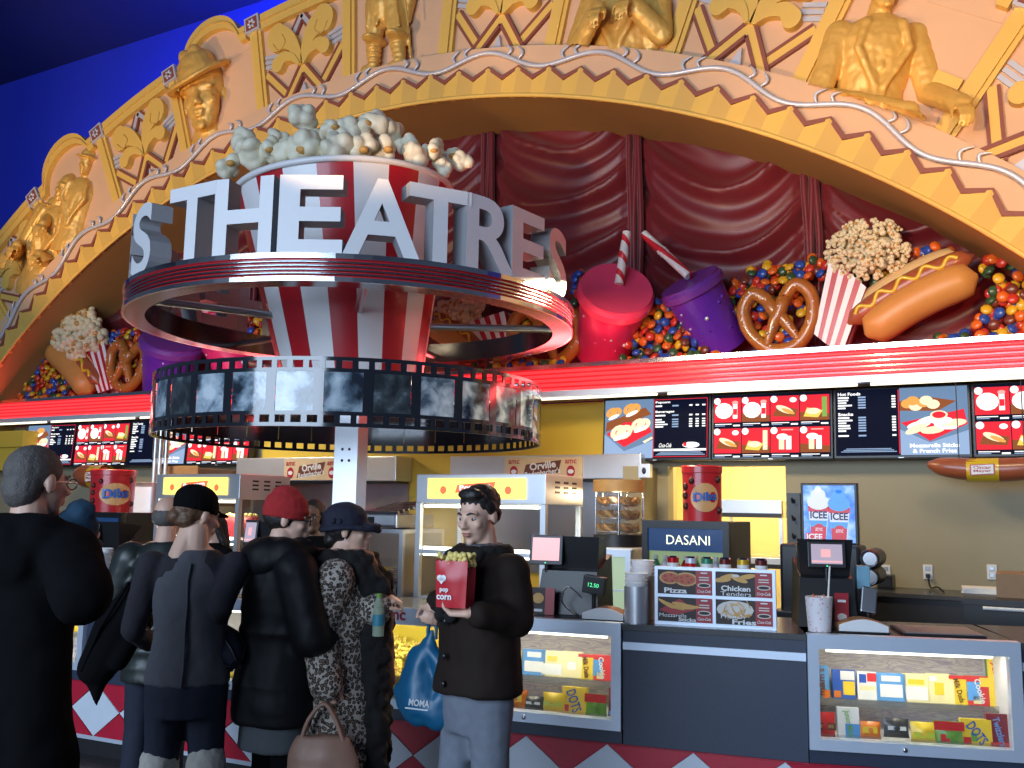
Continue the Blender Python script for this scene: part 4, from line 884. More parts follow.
row4([(108,168,390,515,'sky',[(.55,1,0,.25,'orange')],"m&m's",'brown','blue candy box with brown lettering at the left of the top shelf, right case',dict(ang=PI/2,th=.45)),
 (180,266,405,525,'blue',[(.45,.95,.15,.6,'yellow'),(.05,.35,.05,.28,'orange'),(.35,.95,.65,.95,'white')],'','white','blue candy box with a yellow panel on the top shelf, right case',{}),
 (272,346,412,527,'white',[(.1,.45,.6,.9,'blue'),(.5,.95,.65,.95,'red'),(.1,.9,.35,.5,'cream')],'','blue','white candy box with a small colourful print on the top shelf, right case',{}),
 (338,456,418,540,'sky',[(.15,.85,.15,.6,'white'),(.2,.8,.7,.9,'white')],'','white','blue and white candy box in the middle of the top shelf, right case',{}),
 (440,541,420,545,'cream',[(.1,.9,.1,.55,'white'),(.2,.8,.62,.8,'yellow')],'','red','pale yellow candy box beside the blue and white box, right case',{}),
 (531,618,420,540,'cream',[(.3,.7,.3,.7,'yellow'),(.1,.4,.75,.9,'white')],'','red','pale yellow candy box beside the yellow and red box, right case',{}),
 (612,682,428,540,'yellow',[(.0,1,.88,1,'red'),(.0,.25,.0,.85,'cream')],'Milk Duds','brown','yellow candy box with a red top band, right case',dict(ang=-1.35,th=.30)),
 (672,780,430,553,'red',[(.06,.5,.18,.8,'sky'),(.5,.85,.65,.95,'yellow'),(.25,.5,.08,.32,'cream')],'Cookie','white','red candy box with a blue panel, right case',dict(ang=-1.35,th=.22)),
 (757,842,358,560,'green',[(.0,.25,0,1,'yellow'),(.3,.9,.75,.95,'lime'),(.4,.9,.05,.3,'lime'),(.5,.8,.3,.36,'sky')],'Xtremes','red','tall green candy box at the right end of the top shelf, right case',dict(ang=-1.35,th=.36))],.30)
row4([(110,190,562,660,'red',[(0,1,.35,.62,'brown'),(.1,.9,.42,.55,'cream')],'','white','dark red candy bag at the left of the bottom shelf, right case',dict(bag=True)),
 (198,280,545,665,'white',[(.35,1,0,.5,'sky')],'Junior Mints','green','white and green candy box on the bottom shelf, right case',dict(ang=-1.4,th=.34)),
 (280,358,596,660,'orange',[(.1,.8,.35,.7,'yellow')],'','brown','orange candy bag on the bottom shelf, right case',dict(bag=True)),
 (366,462,585,655,'dark',[(.15,.85,.4,.6,'white')],'','white','black candy bag on the bottom shelf, right case',dict(bag=True)),
 (466,562,598,680,'yellow',[(.1,.9,.3,.55,'lime')],'','green','yellow candy bag on the bottom shelf, right case',dict(bag=True)),
 (552,664,596,690,'green',[(0,1,.65,1,'red'),(.2,.5,.2,.5,'red')],'','yellow','green candy bag with a red top on the bottom shelf, right case',dict(bag=True)),
 (656,772,588,692,'yellow',[(.05,.3,.1,.35,'red'),(.3,.5,.2,.5,'green')],'DOTS','blue','yellow candy box with blue lettering on the bottom shelf, right case',dict(ang=-.95,th=.34)),
 (752,842,570,700,'maroon',[(.1,.9,.05,.2,'red')],'Twizzlers','sky','maroon candy bag at the right end of the bottom shelf, right case',dict(ang=-1.35,th=.3))],.115)
def P2(zx,zy): return 360+zx/3.41,590+zy/3.41
def row2(L_,off):
    for (a,b,y0,y1,base,deco,txt,tc,lab,kw) in L_:
        x0,t0=P2(a,y0); x1,t1=P2(b,y1); pack('case2',x0,x1,t0,t1,off,p_+base,[(q[0],q[1],q[2],q[3],p_+q[4]) for q in deco],txt,p_+tc,lab,**kw)
row2([(470,548,205,300,'cream',[(.2,.8,.3,.7,'yellow')],'','red','cream candy box half hidden by the man holding popcorn',{}),(552,632,203,300,'sky',[(.1,.9,.15,.55,'white'),(.2,.8,.7,.9,'white')],'','white','blue and white candy box on the top shelf beside the man with popcorn',{}),(612,696,208,305,'cream',[(.1,.9,.1,.5,'white'),(.3,.7,.6,.8,'yellow')],'','red','pale yellow candy box on the top shelf, case behind the man',{}),(686,756,210,300,'cream',[(.3,.7,.3,.6,'white')],'','red','cream yellow candy box beside a yellow box, case behind the man',{}),
 (742,798,220,308,'yellow',[(.0,1,.88,1,'red')],'Milk Duds','brown','yellow candy box beside a red box, case behind the man',dict(ang=-1.4,th=.32)),(790,860,222,312,'red',[(.06,.5,.18,.8,'sky'),(.25,.55,.08,.32,'cream')],'Cookie','white','red candy box with a blue panel, case behind the man',dict(ang=-1.4,th=.26)),(858,884,165,318,'green',[(0,.4,0,1,'yellow')],'','red','tall green candy box at the right end, case behind the man',{})],.30)
row2([(488,572,338,402,'orange',[(.1,.8,.35,.7,'yellow')],'','brown','orange candy bag at the left, bottom shelf behind the man',dict(bag=True)),(560,628,362,408,'dark',[(.15,.85,.4,.6,'white')],'','white','black candy bag, bottom shelf behind the man',dict(bag=True)),(622,700,350,415,'yellow',[(.1,.9,.3,.55,'lime')],'','green','yellow candy bag, bottom shelf behind the man',dict(bag=True)),
 (686,772,332,425,'yellow',[(.05,.3,.1,.35,'red')],'DOTS','blue','yellow candy box with blue lettering, bottom shelf behind the man',dict(ang=-1.2,th=.4)),(768,842,355,438,'green',[(0,1,.65,1,'red')],'','yellow','green and red candy bag, bottom shelf behind the man',dict(bag=True)),(846,884,335,432,'maroon',[(.2,.8,.05,.2,'sky')],'','sky','maroon candy bag at the right end, bottom shelf behind the man',dict(bag=True))],.115)
cs=['sky','blue','white','sky','red','orange','cream']
for i in range(6):
    x=196+i*9.5; pack('case1',x,x+9,628+i*1.2,652+i*1.2,.30,p_+cs[i],[(.15,.85,.3,.6,p_+'white')],'',p_+'white','%s candy box, %s from left on the shelf behind the capped shopper'%(cs[i] if cs[i]!='sky' else 'light blue',['first','second','third','fourth','fifth','sixth'][i]))
for i,(c1,la) in enumerate((('orange','orange candy bag on the lower shelf behind the black-capped shopper'),('yellow','yellow candy bag on the lower shelf behind the black-capped shopper'),('lime','lime candy bag on the lower shelf behind the black-capped shopper'))):
    x=205+i*15; pack('case1',x,x+13,662+i*1.5,680+i*1.5,.115,p_+c1,[(.2,.8,.4,.6,p_+'red')],'',p_+'white',la,bag=True)
for i,(c1,la) in enumerate((('yellow','yellow candy box at the end of the far-left case'),('red','red candy box near the end of the far-left case'))): pack('case0',74-10*i,83-10*i,612,640,.3,p_+c1,[],'',p_+'white',la)
# ================================================================ on the counter
def put(mod,px,py,off=0): # ground point on the worktop under pixel, local frame of module
    m_=Mo[mod]; return m_
l1=Mo['lam1']
x0,x1,z0,z1=l1.rect(655,776,568,627,.10); t=thing('menu_board','chrome framed counter sign with four food panels','sign',l1.X@T(0,.10,TOPZ)); z1-=TOPZ; fr=.016; xm=(x0+x1)/2; zm=z1/2
for nm,q in(('frame_rail',(x0,x1,0,fr)),('frame_rail',(x0,x1,z1-fr,z1)),('frame_rail',(x0,x0+fr,fr,z1-fr)),('frame_rail',(x1-fr,x1,fr,z1-fr)),('frame_rail',(xm-fr/2,xm+fr/2,fr,z1-fr)),('frame_rail',(x0+fr,xm-fr/2,zm-fr/2,zm+fr/2)),('frame_rail',(xm+fr/2,x1-fr,zm-fr/2,zm+fr/2))):
    m=M(); m.box(q[0],q[1],-.008,.03,q[2],q[3],'aluminium'); m.build(nm,t)
for n_,c_,r_,e_ in(('sign_dark',(.025,.012,.01),.5,0),('sign_red',(.38,.02,.03),.4,0),('food_pizza',(.50,.12,.05),.5,0),('food_crust',(.62,.36,.14),.5,0),('food_fry',(.68,.38,.10),.5,0),('sign_white',(.85,.85,.85),.5,0),('plate',(.7,.66,.6),.4,0)): mat(n_,c_,r_,var=.25 if 'food' in n_ else 0,vscale=30)
pan=[('Pizza','',0,1),('Chicken','Tenders',1,1),('Mozzarella','Sticks',0,0),('French','Fries',1,0)]
for a1,a2,ci,ri in pan:
    px0=(x0+fr) if ci==0 else xm+fr/2; px1=xm-fr/2 if ci==0 else x1-fr; q0=fr if ri==0 else zm+fr/2; q1=zm-fr/2 if ri==0 else z1-fr; w,h=px1-px0,q1-q0; sx=px0+w*.70
    m=M(); m.box(px0,px1,0,.02,q0,q1,'sign_dark'); pn=m.build('panel',t,label='food picture reading '+(a1+' '+a2).strip()); m=M(); y=-.002
    if a1=='Pizza':
        for cx,cz,r in((.22,.66,.22),(.52,.62,.24)):
            m.e2(px0+cx*w,q0+cz*h,r*w*.9,r*h*1.2,'food_crust',y); m.e2(px0+cx*w,q0+cz*h,r*w*.72,r*h*.95,'food_pizza',y-.001)
            for j in range(5): m.e2(px0+(cx+.10*math.cos(j*1.3))*w,q0+(cz+.13*math.sin(j*1.3))*h,.03*w,.05*h,'sign_red',y-.002,8)
    elif a1=='Chicken':
        for cx,cz,an in((.2,.78,.3),(.42,.70,-.3),(.56,.82,.2),(.12,.66,.1)): m.e2(px0+cx*w,q0+cz*h,.16*w,.10*h,'food_fry',y-.001*cx,12,an)
        m.e2(px0+.36*w,q0+.84*h,.07*w,.06*h,'plate',y-.003)
    elif a1=='Mozzarella':
        m.p2([(px0+.02*w,q0+.45*h),(px0+.3*w,q0+.25*h),(px0+.68*w,q0+.5*h),(px0+.4*w,q0+.95*h)],'sign_red',y)
        for j in range(6): m.e2(px0+(.15+.09*j)*w,q0+(.72-.06*(j%3))*h,.17*w,.075*h,'food_fry',y-.001-.0003*j,12,-.5+.12*j)
    else:
        m.e2(px0+.34*w,q0+.6*h,.33*w,.36*h,'plate',y); rr=random.Random(9)
        for j in range(26): m.e2(px0+(.34+rr.uniform(-.24,.24))*w,q0+(.6+rr.uniform(-.25,.25))*h,.09*w,.022*h,'food_fry',y-.001-.0002*j,8,rr.uniform(-1.5,1.5))
    m.r2(sx,px1,q0,q1,'sign_red',y-.002); cx=(sx+px1)/2; sw=px1-sx; m.r2(cx-.2*sw,cx+.2*sw,q0+.88*h,q0+.93*h,'sign_white',y-.004)
    for j in range(2): m.r2(cx-.3*sw,cx+.3*sw,q0+(.70-.1*j)*h,q0+(.745-.1*j)*h,'plate',y-.004)
    m.e2(cx,q0+.40*h,.40*sw,.10*h,'plate',y-.004); m.e2(cx,q0+.40*h,.33*sw,.065*h,'sign_dark',y-.005); m.t2('Coca-Cola',cx,q0+.16*h,.12*h,'sign_white',y-.004,.01,.8*sw,slant=.3)
    if a1=='Pizza': m.t2(a1,px0+.33*w,q0+.15*h,.22*h,'sign_white',y-.006,.03,.42*w)
    elif a1=='Chicken': m.t2(a1,px0+.36*w,q0+.33*h,.22*h,'sign_white',y-.006,.03,.52*w); m.t2(a2,px0+.36*w,q0+.11*h,.17*h,'sign_white',y-.006,.0,.54*w)
    elif a1=='Mozzarella': m.t2(a1,px0+.28*w,q0+.26*h,.15*h,'sign_white',y-.006,.0,.5*w); m.t2(a2,px0+.54*w,q0+.10*h,.15*h,'sign_white',y-.006,.03,.32*w)
    else: m.t2(a1,px0+.30*w,q0+.33*h,.17*h,'sign_white',y-.006,0,.42*w); m.t2(a2,px0+.50*w,q0+.12*h,.21*h,'sign_white',y-.006,.03,.42*w)
    m.build('print',pn)
t=thing('bottle_riser','low dark riser behind the four-panel food sign','shelf',l1.X@T(0,0,TOPZ)); m=M(); m.rbox(x0+.02,x1-.02,.17,.27,0,.245,'black_plastic',.006); m.build('riser_box',t); m=M(); m.box(x0+.01,x1-.01,.16,.28,.245,.255,'steel'); m.build('riser_top',t)
mat('can_red',(.55,.01,.015),.25,.3); mat('can_white',(.72,.74,.8),.3,.3); mat('can_green',(.06,.28,.16),.3,.3); mat('can_brown',(.15,.02,.02),.3,.3); mat('can_yellow',(.72,.45,.03),.3,.3)
for px,cn,lb in((673,'can_red','red soda can, leftmost on the riser behind the food sign'),(691,'can_white','white and blue soda can on the riser'),(707,'can_green','green soda can on the riser'),(725,'can_brown','dark red soda can in the row on the riser'),(743,'can_yellow','yellow and red soda can on the riser'),(761,'can_brown','dark brown soda can, rightmost on the riser')):
    cx=l1.at(px,560,.22)[0]; t=thing('soda_can',lb,'can',l1.X@T(cx,.22,TOPZ+.256)); m=M(); m.lathe([(.001,0),(.024,0),(.030,.006),(.030,.074)],cn,20); m.build('can_body',t); m=M(); m.lathe([(.030,.074),(.025,.082),(.024,.080),(.001,.079)],'chrome',20); m.build('can_top',t); m=M(); m.lathe([(.0304,.028),(.0304,.048)],'sign_white' if cn!='can_white' else 'can_red',20); m.build('label_band',t)
def cyl_px(mod,px0,px1,pyb,off,ztop_py,prof_fn): pass
mat('white_paper',(.95,.95,.95),.8)
def stack(mod,px0,px1,ytop,ymid,off,label,white=True):
    m_=Mo[mod]; a,b,_,zt=m_.rect(px0,px1,ytop,ymid,off); zm_=m_.at((px0+px1)/2,ymid,off)[1]; r=(b-a)/2
    t=thing('cup_dispenser',label,'cup dispenser',m_.X@T((a+b)/2,off,TOPZ)); m=M(); m.lathe([(.001,0),(r,0),(r,zm_-TOPZ),(r*.9,zm_-TOPZ)],'steel_bright',24); m.build('steel_tube',t)
    for i in range(4): m=M(); h=(zt-zm_)/4; z=zm_-TOPZ+h*i; m.lathe([(r*.80,z-.002),(r*.98,z+h*.9),(r*1.02,z+h*.95),(r*.98,z+h),(.9*r,z+h*.9)],'white_paper',24); m.build('paper_cup',t)
stack('lam1',624.5,648,573,586,.10,'front cup dispenser with white cups by the food sign'); stack('lam1',630,655,560,575,.30,'rear cup dispenser with white cups by the food sign')
# striped paper cup, card, trays, mat on the right
c3=Mo['case3']
def striped(nt,p):
    tc=nd(nt,'TexCoord'); w=nd(nt,'TexWave',wave_type='RINGS',rings_direction='SPHERICAL'); v=nd(nt,'TexVoronoi'); v.inputs['Scale'].default_value=55; nt.links.new(tc.outputs['Object'],v.inputs[0]); r=ramp(nt,[(.0,(.62,.06,.10)),(.30,(.80,.72,.74)),(.55,(.80,.76,.78))]); nt.links.new(v.outputs[0],r.inputs[0]); nt.links.new(r.outputs[0],p.inputs['Base Color'])
ramp_mat('red_pattern',striped)
a,b,z0,z1=c3.rect(806,834,598,629,.09); r=(b-a)/2; t=thing('paper_cup','red and white patterned paper cup of straws on the right case','cup',c3.X@T((a+b)/2,.09+.03,TOPZ+.004)); h=z1-TOPZ
m=M(); m.lathe([(.001,0),(r*.82,0),(r*1.0,h),(r*.95,h),(r*.78,.01)],'red_pattern',24); m.build('cup_wall',t)
for i in range(12): rr=random.Random(i); m=M(); aa=rr.uniform(0,6.3); q=rr.uniform(0,.6)*r; m.tube([(q*math.cos(aa),q*math.sin(aa),.01),(q*1.25*math.cos(aa),q*1.25*math.sin(aa),h+rr.uniform(-.004,.012))],.0035,'pack_orange' if i%2 else 'paper',6); m.build('stirrer',t)
m=M(); m.tube([(r*.5,0,.01),(r*.85,0,h*1.9)],.0045,'paper',8); m.build('white_straw',t)
a,b,z0,z1=c3.rect(838,887,620,632,.14); t=thing('receipt_tray','white wedge-shaped tray on the right case top','tray',c3.X@T(a,.10,TOPZ+.004)); m=M(); w=b-a; n=10; P=[(0,0)]+[(w*i/n,.035+.03*math.sin(PI*i/n)) for i in range(n+1)]+[(w,0)]; m.prism(P,0,.012,'white'); m.build('front_face',t); m=M(); m.prism(P,.012,.16,'wood'); m.build('tray_body',t); m=M(); m.box(-.01,w+.01,-.01,.17,-.0,.008,'black_plastic'); m.build('base',t)
A_=c3.at(897,636,0); t=thing('counter_mat','grey rubber mat lying on the right case top','mat',c3.X@T(0,0,TOPZ+.001)); a=c3.at(905,634,.06)[0]; b=c3.at(988,637,.06)[0]
m=M(); m.box(a,b,.08,.42,0,.014,'black_plastic'); m.build('mat_base',t); mat('mat_grey',(.22,.20,.19),.7,var=.1,vscale=30); m=M(); m.box(a+.01,b-.01,.09,.41,.014,.019,'mat_grey'); m.build('mat_top',t)
a,b,z0,z1=c3.rect(836,850,594,623,.20); t=thing('price_card','small red price card behind the striped cup','card',c3.X@T(a,.24,TOPZ+.001)); m=M(); m.box(0,b-a,0,.01,0,z1-TOPZ,'sign_red'); m.build('card',t); m=M(); hh=z1-TOPZ; m.r2((b-a)*.2,(b-a)*.8,hh*.75,hh*.82,'sign_white',-.002); m.build('print_bar',t); m=M(); m.e2((b-a)/2,hh*.35,(b-a)*.35,hh*.1,'plate',-.002); m.build('print',t)
a,b,z0,z1=Mo['case2'].rect(583,624,606,619,.12); c2=Mo['case2']; t=thing('napkin_tray','white curved tray on the middle case top','tray',c2.X@T(a,.10,TOPZ+.004)); w=b-a; m=M(); P=[(0,0)]+[(w*i/n,.03+.03*math.sin(PI*i/n)) for i in range(n+1)]+[(w,0)]; m.prism(P,0,.012,'white'); m.build('front_face',t); m=M(); m.prism(P,.012,.14,'wood'); m.build('tray_body',t)
# ================================================================ registers
mat('screen_glow',(.3,.25,.3),.3,emit=.75,ecol=(.40,.33,.40)); mat('screen_pink',(.6,.3,.3),.3,emit=.9,ecol=(.75,.36,.34)); mat('led_green',(.1,.8,.3),.4,emit=1.2,ecol=(.1,.9,.35)); mat('cyan_plastic',(.20,.42,.55),.45)
def register(mod,px0,px1,mon,body,off,label,glow='screen_glow',flip=1,deep=.34):
    m_=Mo[mod]; X=m_.X; t=thing('cash_register',label,'cash register',X@T(0,0,TOPZ+.002))
    a,b,z0,z1=m_.rect(*body,off); z1-=TOPZ; m=M(); w=b-a
    m.add([(a,off,0),(b,off,0),(b,off+deep,0),(a,off+deep,0),(a+.02,off+.05,z1*.55),(b-.02,off+.05,z1*.55),(b-.01,off+deep,z1*.75),(a+.01,off+deep,z1*.75)],[(0,3,2,1),(4,5,6,7),(0,1,5,4),(1,2,6,5),(2,3,7,6),(3,0,4,7)],'black_plastic'); m.build('base_unit',t)
    m=M(); m.add([(a+.03,off+.10,z1*.5),(b-.03,off+.10,z1*.5),(b-.02,off+.24,z1*.5),(a+.02,off+.24,z1*.5),(a+.01,off+.06,z1),(b-.01,off+.06,z1),(b-.03,off+.30,z1*.93),(a+.03,off+.30,z1*.93)],[(0,3,2,1),(4,5,6,7),(0,1,5,4),(1,2,6,5),(2,3,7,6),(3,0,4,7)],'black_plastic'); m.build('terminal_back',t)
    o2=off+.03; a,b,z0,z1=m_.rect(*mon,o2); z0-=TOPZ; z1-=TOPZ
    m=M(T((a+b)/2,o2,z0)@RX(-.12)); w=(b-a)/2; h=z1-z0; m.rbox(-w,w,0,.03,0,h,'black_metal',.004); dm=m.build('customer_display',t); m=M(T((a+b)/2,o2,z0)@RX(-.12)); m.r2(-w*.82,w*.82,h*.14,h*.9,glow,-.002); m.r2(-w*.8,w*.8,h*.2,h*.26,'screen_pink',-.004); m.r2(-w*.3,w*.2,h*.4,h*.7,'screen_pink',-.004); m.ell((0,-.002,h*.06),(.004,.002,.004),'led_green',6,4); m.build('lit_screen',dm)
    m=M(); m.tube([((a+b)/2,o2+.03,z0*.2),((a+b)/2,o2+.03,z0+h*.4)],.014,'black_plastic',8); m.build('display_arm',t)
    return t
register('case3',783,865,(808,846,542,568),(797,858,540,621),.30,'black cash register with a customer display behind the right case')
register('case2',530,600,(529,562,535,565),(536,598,537,612),.26,'black cash register beside the man holding popcorn','screen_pink')
register('lam0',88,125,(86,97,524,545),(84,112,522,552),.30,'black cash register at the left end of the counter',deep=.24)
register('case1',240,256,(243,256,520,546),(248,266,522,592),.45,'black cash register hidden behind the shopper in the red hat')
a,b,z0,z1=c2.rect(582,604,576,594,.20); t=thing('pole_display','black pole display with green digits beside the middle register','display',c2.X@T((a+b)/2,.22,TOPZ)); w=(b-a)/2
m=M(); m.box(-.05,.05,-.04,.04,0,.012,'black_plastic'); m.build('foot',t); m=M(); m.tube([(0,0,.01),(0,0,z0-TOPZ+.01)],.012,'black_plastic',8); m.build('pole',t); m=M(T(0,0,z0-TOPZ)@RY(.12)); m.rbox(-w,w,-.03,.03,0,z1-z0,'black_plastic',.005); hd=m.build('display_head',t); m=M(T(0,0,z0-TOPZ)@RY(.12)); m.t2('12.50',0,(z1-z0)*.5,(z1-z0)*.22,'led_green',-.033,0); m.build('digits',hd)
m=M(); m.tube(smooth_pts([(-.06,-.02,.10),(-.13,-.05,.16),(-.17,-.03,.08),(-.12,0,.02),(-.09,.02,.005)],6),.004,'steel',6); m.build('cable',t)
a,b,z0,z1=c2.rect(531,554,588,611,.20); t=thing('price_card','small dark food card leaning on the middle register','card',c2.X@T(a,.20,TOPZ+.002)); w,hh=b-a,z1-TOPZ; m=M(RX(-.1)); m.box(0,w,0,.008,0,hh,'sign_dark'); m.build('card',t); m=M(RX(-.1)); m.r2(w*.6,w,0,hh,'sign_red',-.002); m.e2(w*.3,hh*.6,w*.25,hh*.2,'food_fry',-.003); m.r2(w*.05,w*.5,hh*.1,hh*.2,'sign_white',-.003); m.build('print',t)
a,b,z0,z1=c3.rect(866,872,566,620,.30); t=thing('card_reader','blue-grey card reader on a stand right of the right register','card reader',c3.X@T(a,.32,TOPZ)); m=M(); m.box(-.03,.05,-.03,.05,0,.015,'black_plastic'); m.tube([(.01,0,.01),(.01,0,.09)],.012,'black_plastic',8); m.build('stand',t); m=M(T(0,0,.08)@RX(-.3)@RY(.15)); m.rbox(-.03,.045,-.02,.02,0,.13,'steel',.006); m.build('reader',t)
a,b,z0,z1=c3.rect(857,870,566,590,.42); t=thing('tissue_carton','pale blue carton beside the right register','carton',c3.X@T(a,.42,TOPZ)); m=M(); m.rbox(0,b-a,0,.08,0,.006+z0-TOPZ,'black_plastic',.003); m.build('holder',t); m=M(); m.rbox(0,b-a,0,.08,z0-TOPZ+.004,z1-TOPZ,'cyan_plastic',.004); m.build('carton',t)
# ================================================================ menu screens
def em(name,c,k=1.0):
    m_=mat(name,tuple(v*.08 for v in c),.6,emit=k,ecol=c); m_.node_tree.nodes['Principled BSDF'].inputs['Specular IOR Level'].default_value=.05; return m_
em('lcd_black',(.004,.006,.02),1.0); em('lcd_red',(.85,.03,.05),1.0); em('lcd_white',(1,1,1),1.25); em('lcd_cream',(1,.82,.55),1.1); em('lcd_orange',(.9,.42,.10),1.0); em('lcd_brown',(.30,.09,.03),1.0); em('lcd_slate',(.16,.26,.42),1.0); em('lcd_sky',(.32,.45,.68),1.0); em('lcd_pink',(.95,.45,.42),1.0); em('lcd_yellow',(.95,.70,.12),1.0); em('lcd_green',(.25,.45,.10),1.0)
SW,SH=.1274*YS,(.1275-.0553)*YS; SZ=CH+.0553*YS; SX0=-1.4821*YS
def ring2(m,cx,cz,rx,rz,mt,y,t=.45,n=12,a=0):
    ca,sa=math.cos(a),math.sin(a); f=lambda k,s:(cx+(rx*math.cos(k)*ca-rz*math.sin(k)*sa)*s,y,cz+(rx*math.cos(k)*sa+rz*math.sin(k)*ca)*s)
    m.add([f(2*PI*i/n,1) for i in range(n)]+[f(2*PI*i/n,t) for i in range(n)],[(i,(i+1)%n,n+(i+1)%n,n+i) for i in range(n)],mt)
def textrows(m,x0,x1,rows,y,cols=3):
    rr=random.Random(int(x0*100)+7)
    for z,h,kind in rows:
        if kind: m.t2(kind,x0+len(kind)*.010,z,h,'lcd_white',y,.03,len(kind)*.020)
        else:
            m.r2(x0,x0+rr.uniform(.06,.12),z-h/2,z+h/2,'lcd_white',y)
            m.r2(x0+.16,x0+.22,z-h/2,z+h/2,'lcd_sky',y)
            for c_ in range(cols): m.r2(x1-.035-.06*c_,x1-.005-.06*c_,z-h/2,z+h/2,'lcd_white',y)
def scr_pretzel(m,w,h):
    y=-.022; m.r2(0,w,0,h,'lcd_black',-.0205); m.r2(0,w*.48,0,h,'lcd_slate',-.021); m.p2([(0,0),(w*.48,0),(w*.48,h*.30),(w*.2,h*.12),(0,h*.42)],'lcd_sky',y); m.p2([(.01*w,.46*h),(.46*w,.74*h),(.40*w,.86*h),(.02*w,.62*h)],'lcd_brown',y)
    m.p2([(.02*w,.42*h),(.20*w,.19*h),(.47*w,.44*h),(.42*w,.62*h),(.2*w,.62*h)],'lcd_red',y-.001)
    for cx,cz,r in((.09,.78,.10),(.27,.83,.11),(.17,.44,.14),(.36,.56,.12)):
        for o_ in(-.38,.38): ring2(m,(cx+o_*r*.55)*w,(cz+abs(o_)*.02)*h,r*w*.62,r*h*.82,'lcd_cream' if cz<.6 else 'lcd_orange',y-.002-.0004*(o_>0),.38,12,.5)
        m.e2((cx)*w,(cz-.07)*h,r*w*.6,r*h*.3,'lcd_white',y-.003,10,.4)
    m.p2([(.38*w,.28*h),(.47*w,.36*h),(.48*w,.33*h),(.40*w,.25*h)],'lcd_cream',y-.001); ring2(m,w*.745,h*.5,w*.255*1.38,h*.5*1.38,'lcd_red',y,.985,4,PI/4) if 0 else None
    for q in((.485,.49,.02,.98),(.985,.99,.02,.98)): m.r2(q[0]*w,q[1]*w,q[2]*h,q[3]*h,'lcd_red',y)
    m.r2(.485*w,.99*w,.975*h,.985*h,'lcd_red',y); m.r2(.485*w,.99*w,.015*h,.025*h,'lcd_red',y)
    textrows(m,.50*w,.975*w,[(.93*h,.05*h,'Popcorn'),(.87*h,.025*h,None),(.77*h,.05*h,'Beverages'),(.71*h,.025*h,None),(.64*h,.022*h,None),(.60*h,.022*h,None),(.56*h,.022*h,None),(.52*h,.022*h,None)],y)
    m.t2('Coca-Cola',.60*w,.21*h,.07*h,'lcd_white',y,.01,.12*w,slant=.3); m.e2(.84*w,.21*h,.08*w,.05*h,'lcd_white',y); m.r2(.77*w,.80*w,.19*h,.25*h,'lcd_red',y-.001); m.r2(.49*w,.98*w,.115*h,.15*h,'lcd_white',y)
    for j in range(3): m.r2((.51+.02*j)*w,(.97-.02*j)*w,(.045+.022*j)*h,(.057+.022*j)*h,'lcd_sky',y)
def scr_combo(m,w,h):
    y=-.022; m.r2(0,w,0,h,'lcd_black',-.0205); k=0
    for r_ in range(2):
        for c_ in range(4):
            x0=(.005+.249*c_)*w; x1=x0+.243*w; z0=(.09+.5*(1-r_))*h-.03*h; z1=z0+.40*h; cx=(x0+x1)/2; m.r2(x0,x1,z0,z1,'lcd_red',-.021); m.p2([(x0,z0),(x1,z0),(x1,z0+.10*h),(x0,z0+.14*h)],'lcd_brown' if c_%2 else 'lcd_red',y)
            m.e2(x0+.03*w,z1-.05*h,.03*w,.055*h,'lcd_white',y); t=k%4 if r_==0 else (k+2)%4
            if r_==0 and c_<2: m.e2(x0+.09*w,z0+.19*h,.08*w,.13*h,'lcd_white',y-.001); m.r2(x0+.17*w,x0+.21*w,z0+.06*h,z0+.30*h,'lcd_white',y-.001); m.r2(x0+.172*w,x0+.208*w,z0+.12*h,z0+.22*h,'lcd_red',y-.002); m.e2(x0+.19*w,z0+.32*h,.028*w,.03*h,'lcd_pink',y-.002)
            elif t==2: m.p2([(x0+.02*w,z0+.08*h),(x1-.03*w,z0+.06*h),(x1-.01*w,z0+.18*h),(x0+.06*w,z0+.24*h)],'lcd_brown',y-.001); m.e2(cx,z0+.18*h,.08*w,.05*h,'lcd_cream',y-.002,12,-.4); m.e2(cx+.03*w,z0+.15*h,.06*w,.03*h,'lcd_orange',y-.003,12,-.4); m.e2(x1-.05*w,z1-.07*h,.03*w,.04*h,'lcd_white',y-.002)
            elif t==3: m.p2([(x0+.03*w,z0+.06*h),(x0+.15*w,z0+.04*h),(x0+.19*w,z0+.15*h),(x0+.06*w,z0+.20*h)],'lcd_yellow',y-.001); m.e2(x0+.11*w,z0+.14*h,.06*w,.05*h,'lcd_cream',y-.002); m.r2(x1-.06*w,x1-.02*w,z0+.05*h,z1-.04*h,'lcd_cream' if r_ else 'lcd_green',y-.001)
            else:
                m.r2(cx-.05*w,cx-.005*w,z0+.05*h,z0+.22*h,'lcd_cream',y-.001); m.r2(cx+.01*w,cx+.055*w,z0+.05*h,z0+.26*h,'lcd_white',y-.001); m.e2(cx-.02*w,z0+.25*h,.05*w,.05*h,'lcd_white',y-.002)
                m.r2(cx-.03*w,cx+.07*w,z1-.05*h,z1-.03*h,'lcd_pink',y-.001)
            m.r2(x0+.01*w,x0+.16*w,z0-.035*h,z0-.022*h,'lcd_white',y); m.r2(x0+.01*w,x0+.10*w,z0-.06*h,z0-.047*h,'lcd_sky',y); m.r2(x1-.07*w,x1-.01*w,z0-.065*h,z0-.04*h,'lcd_white',y); k+=1
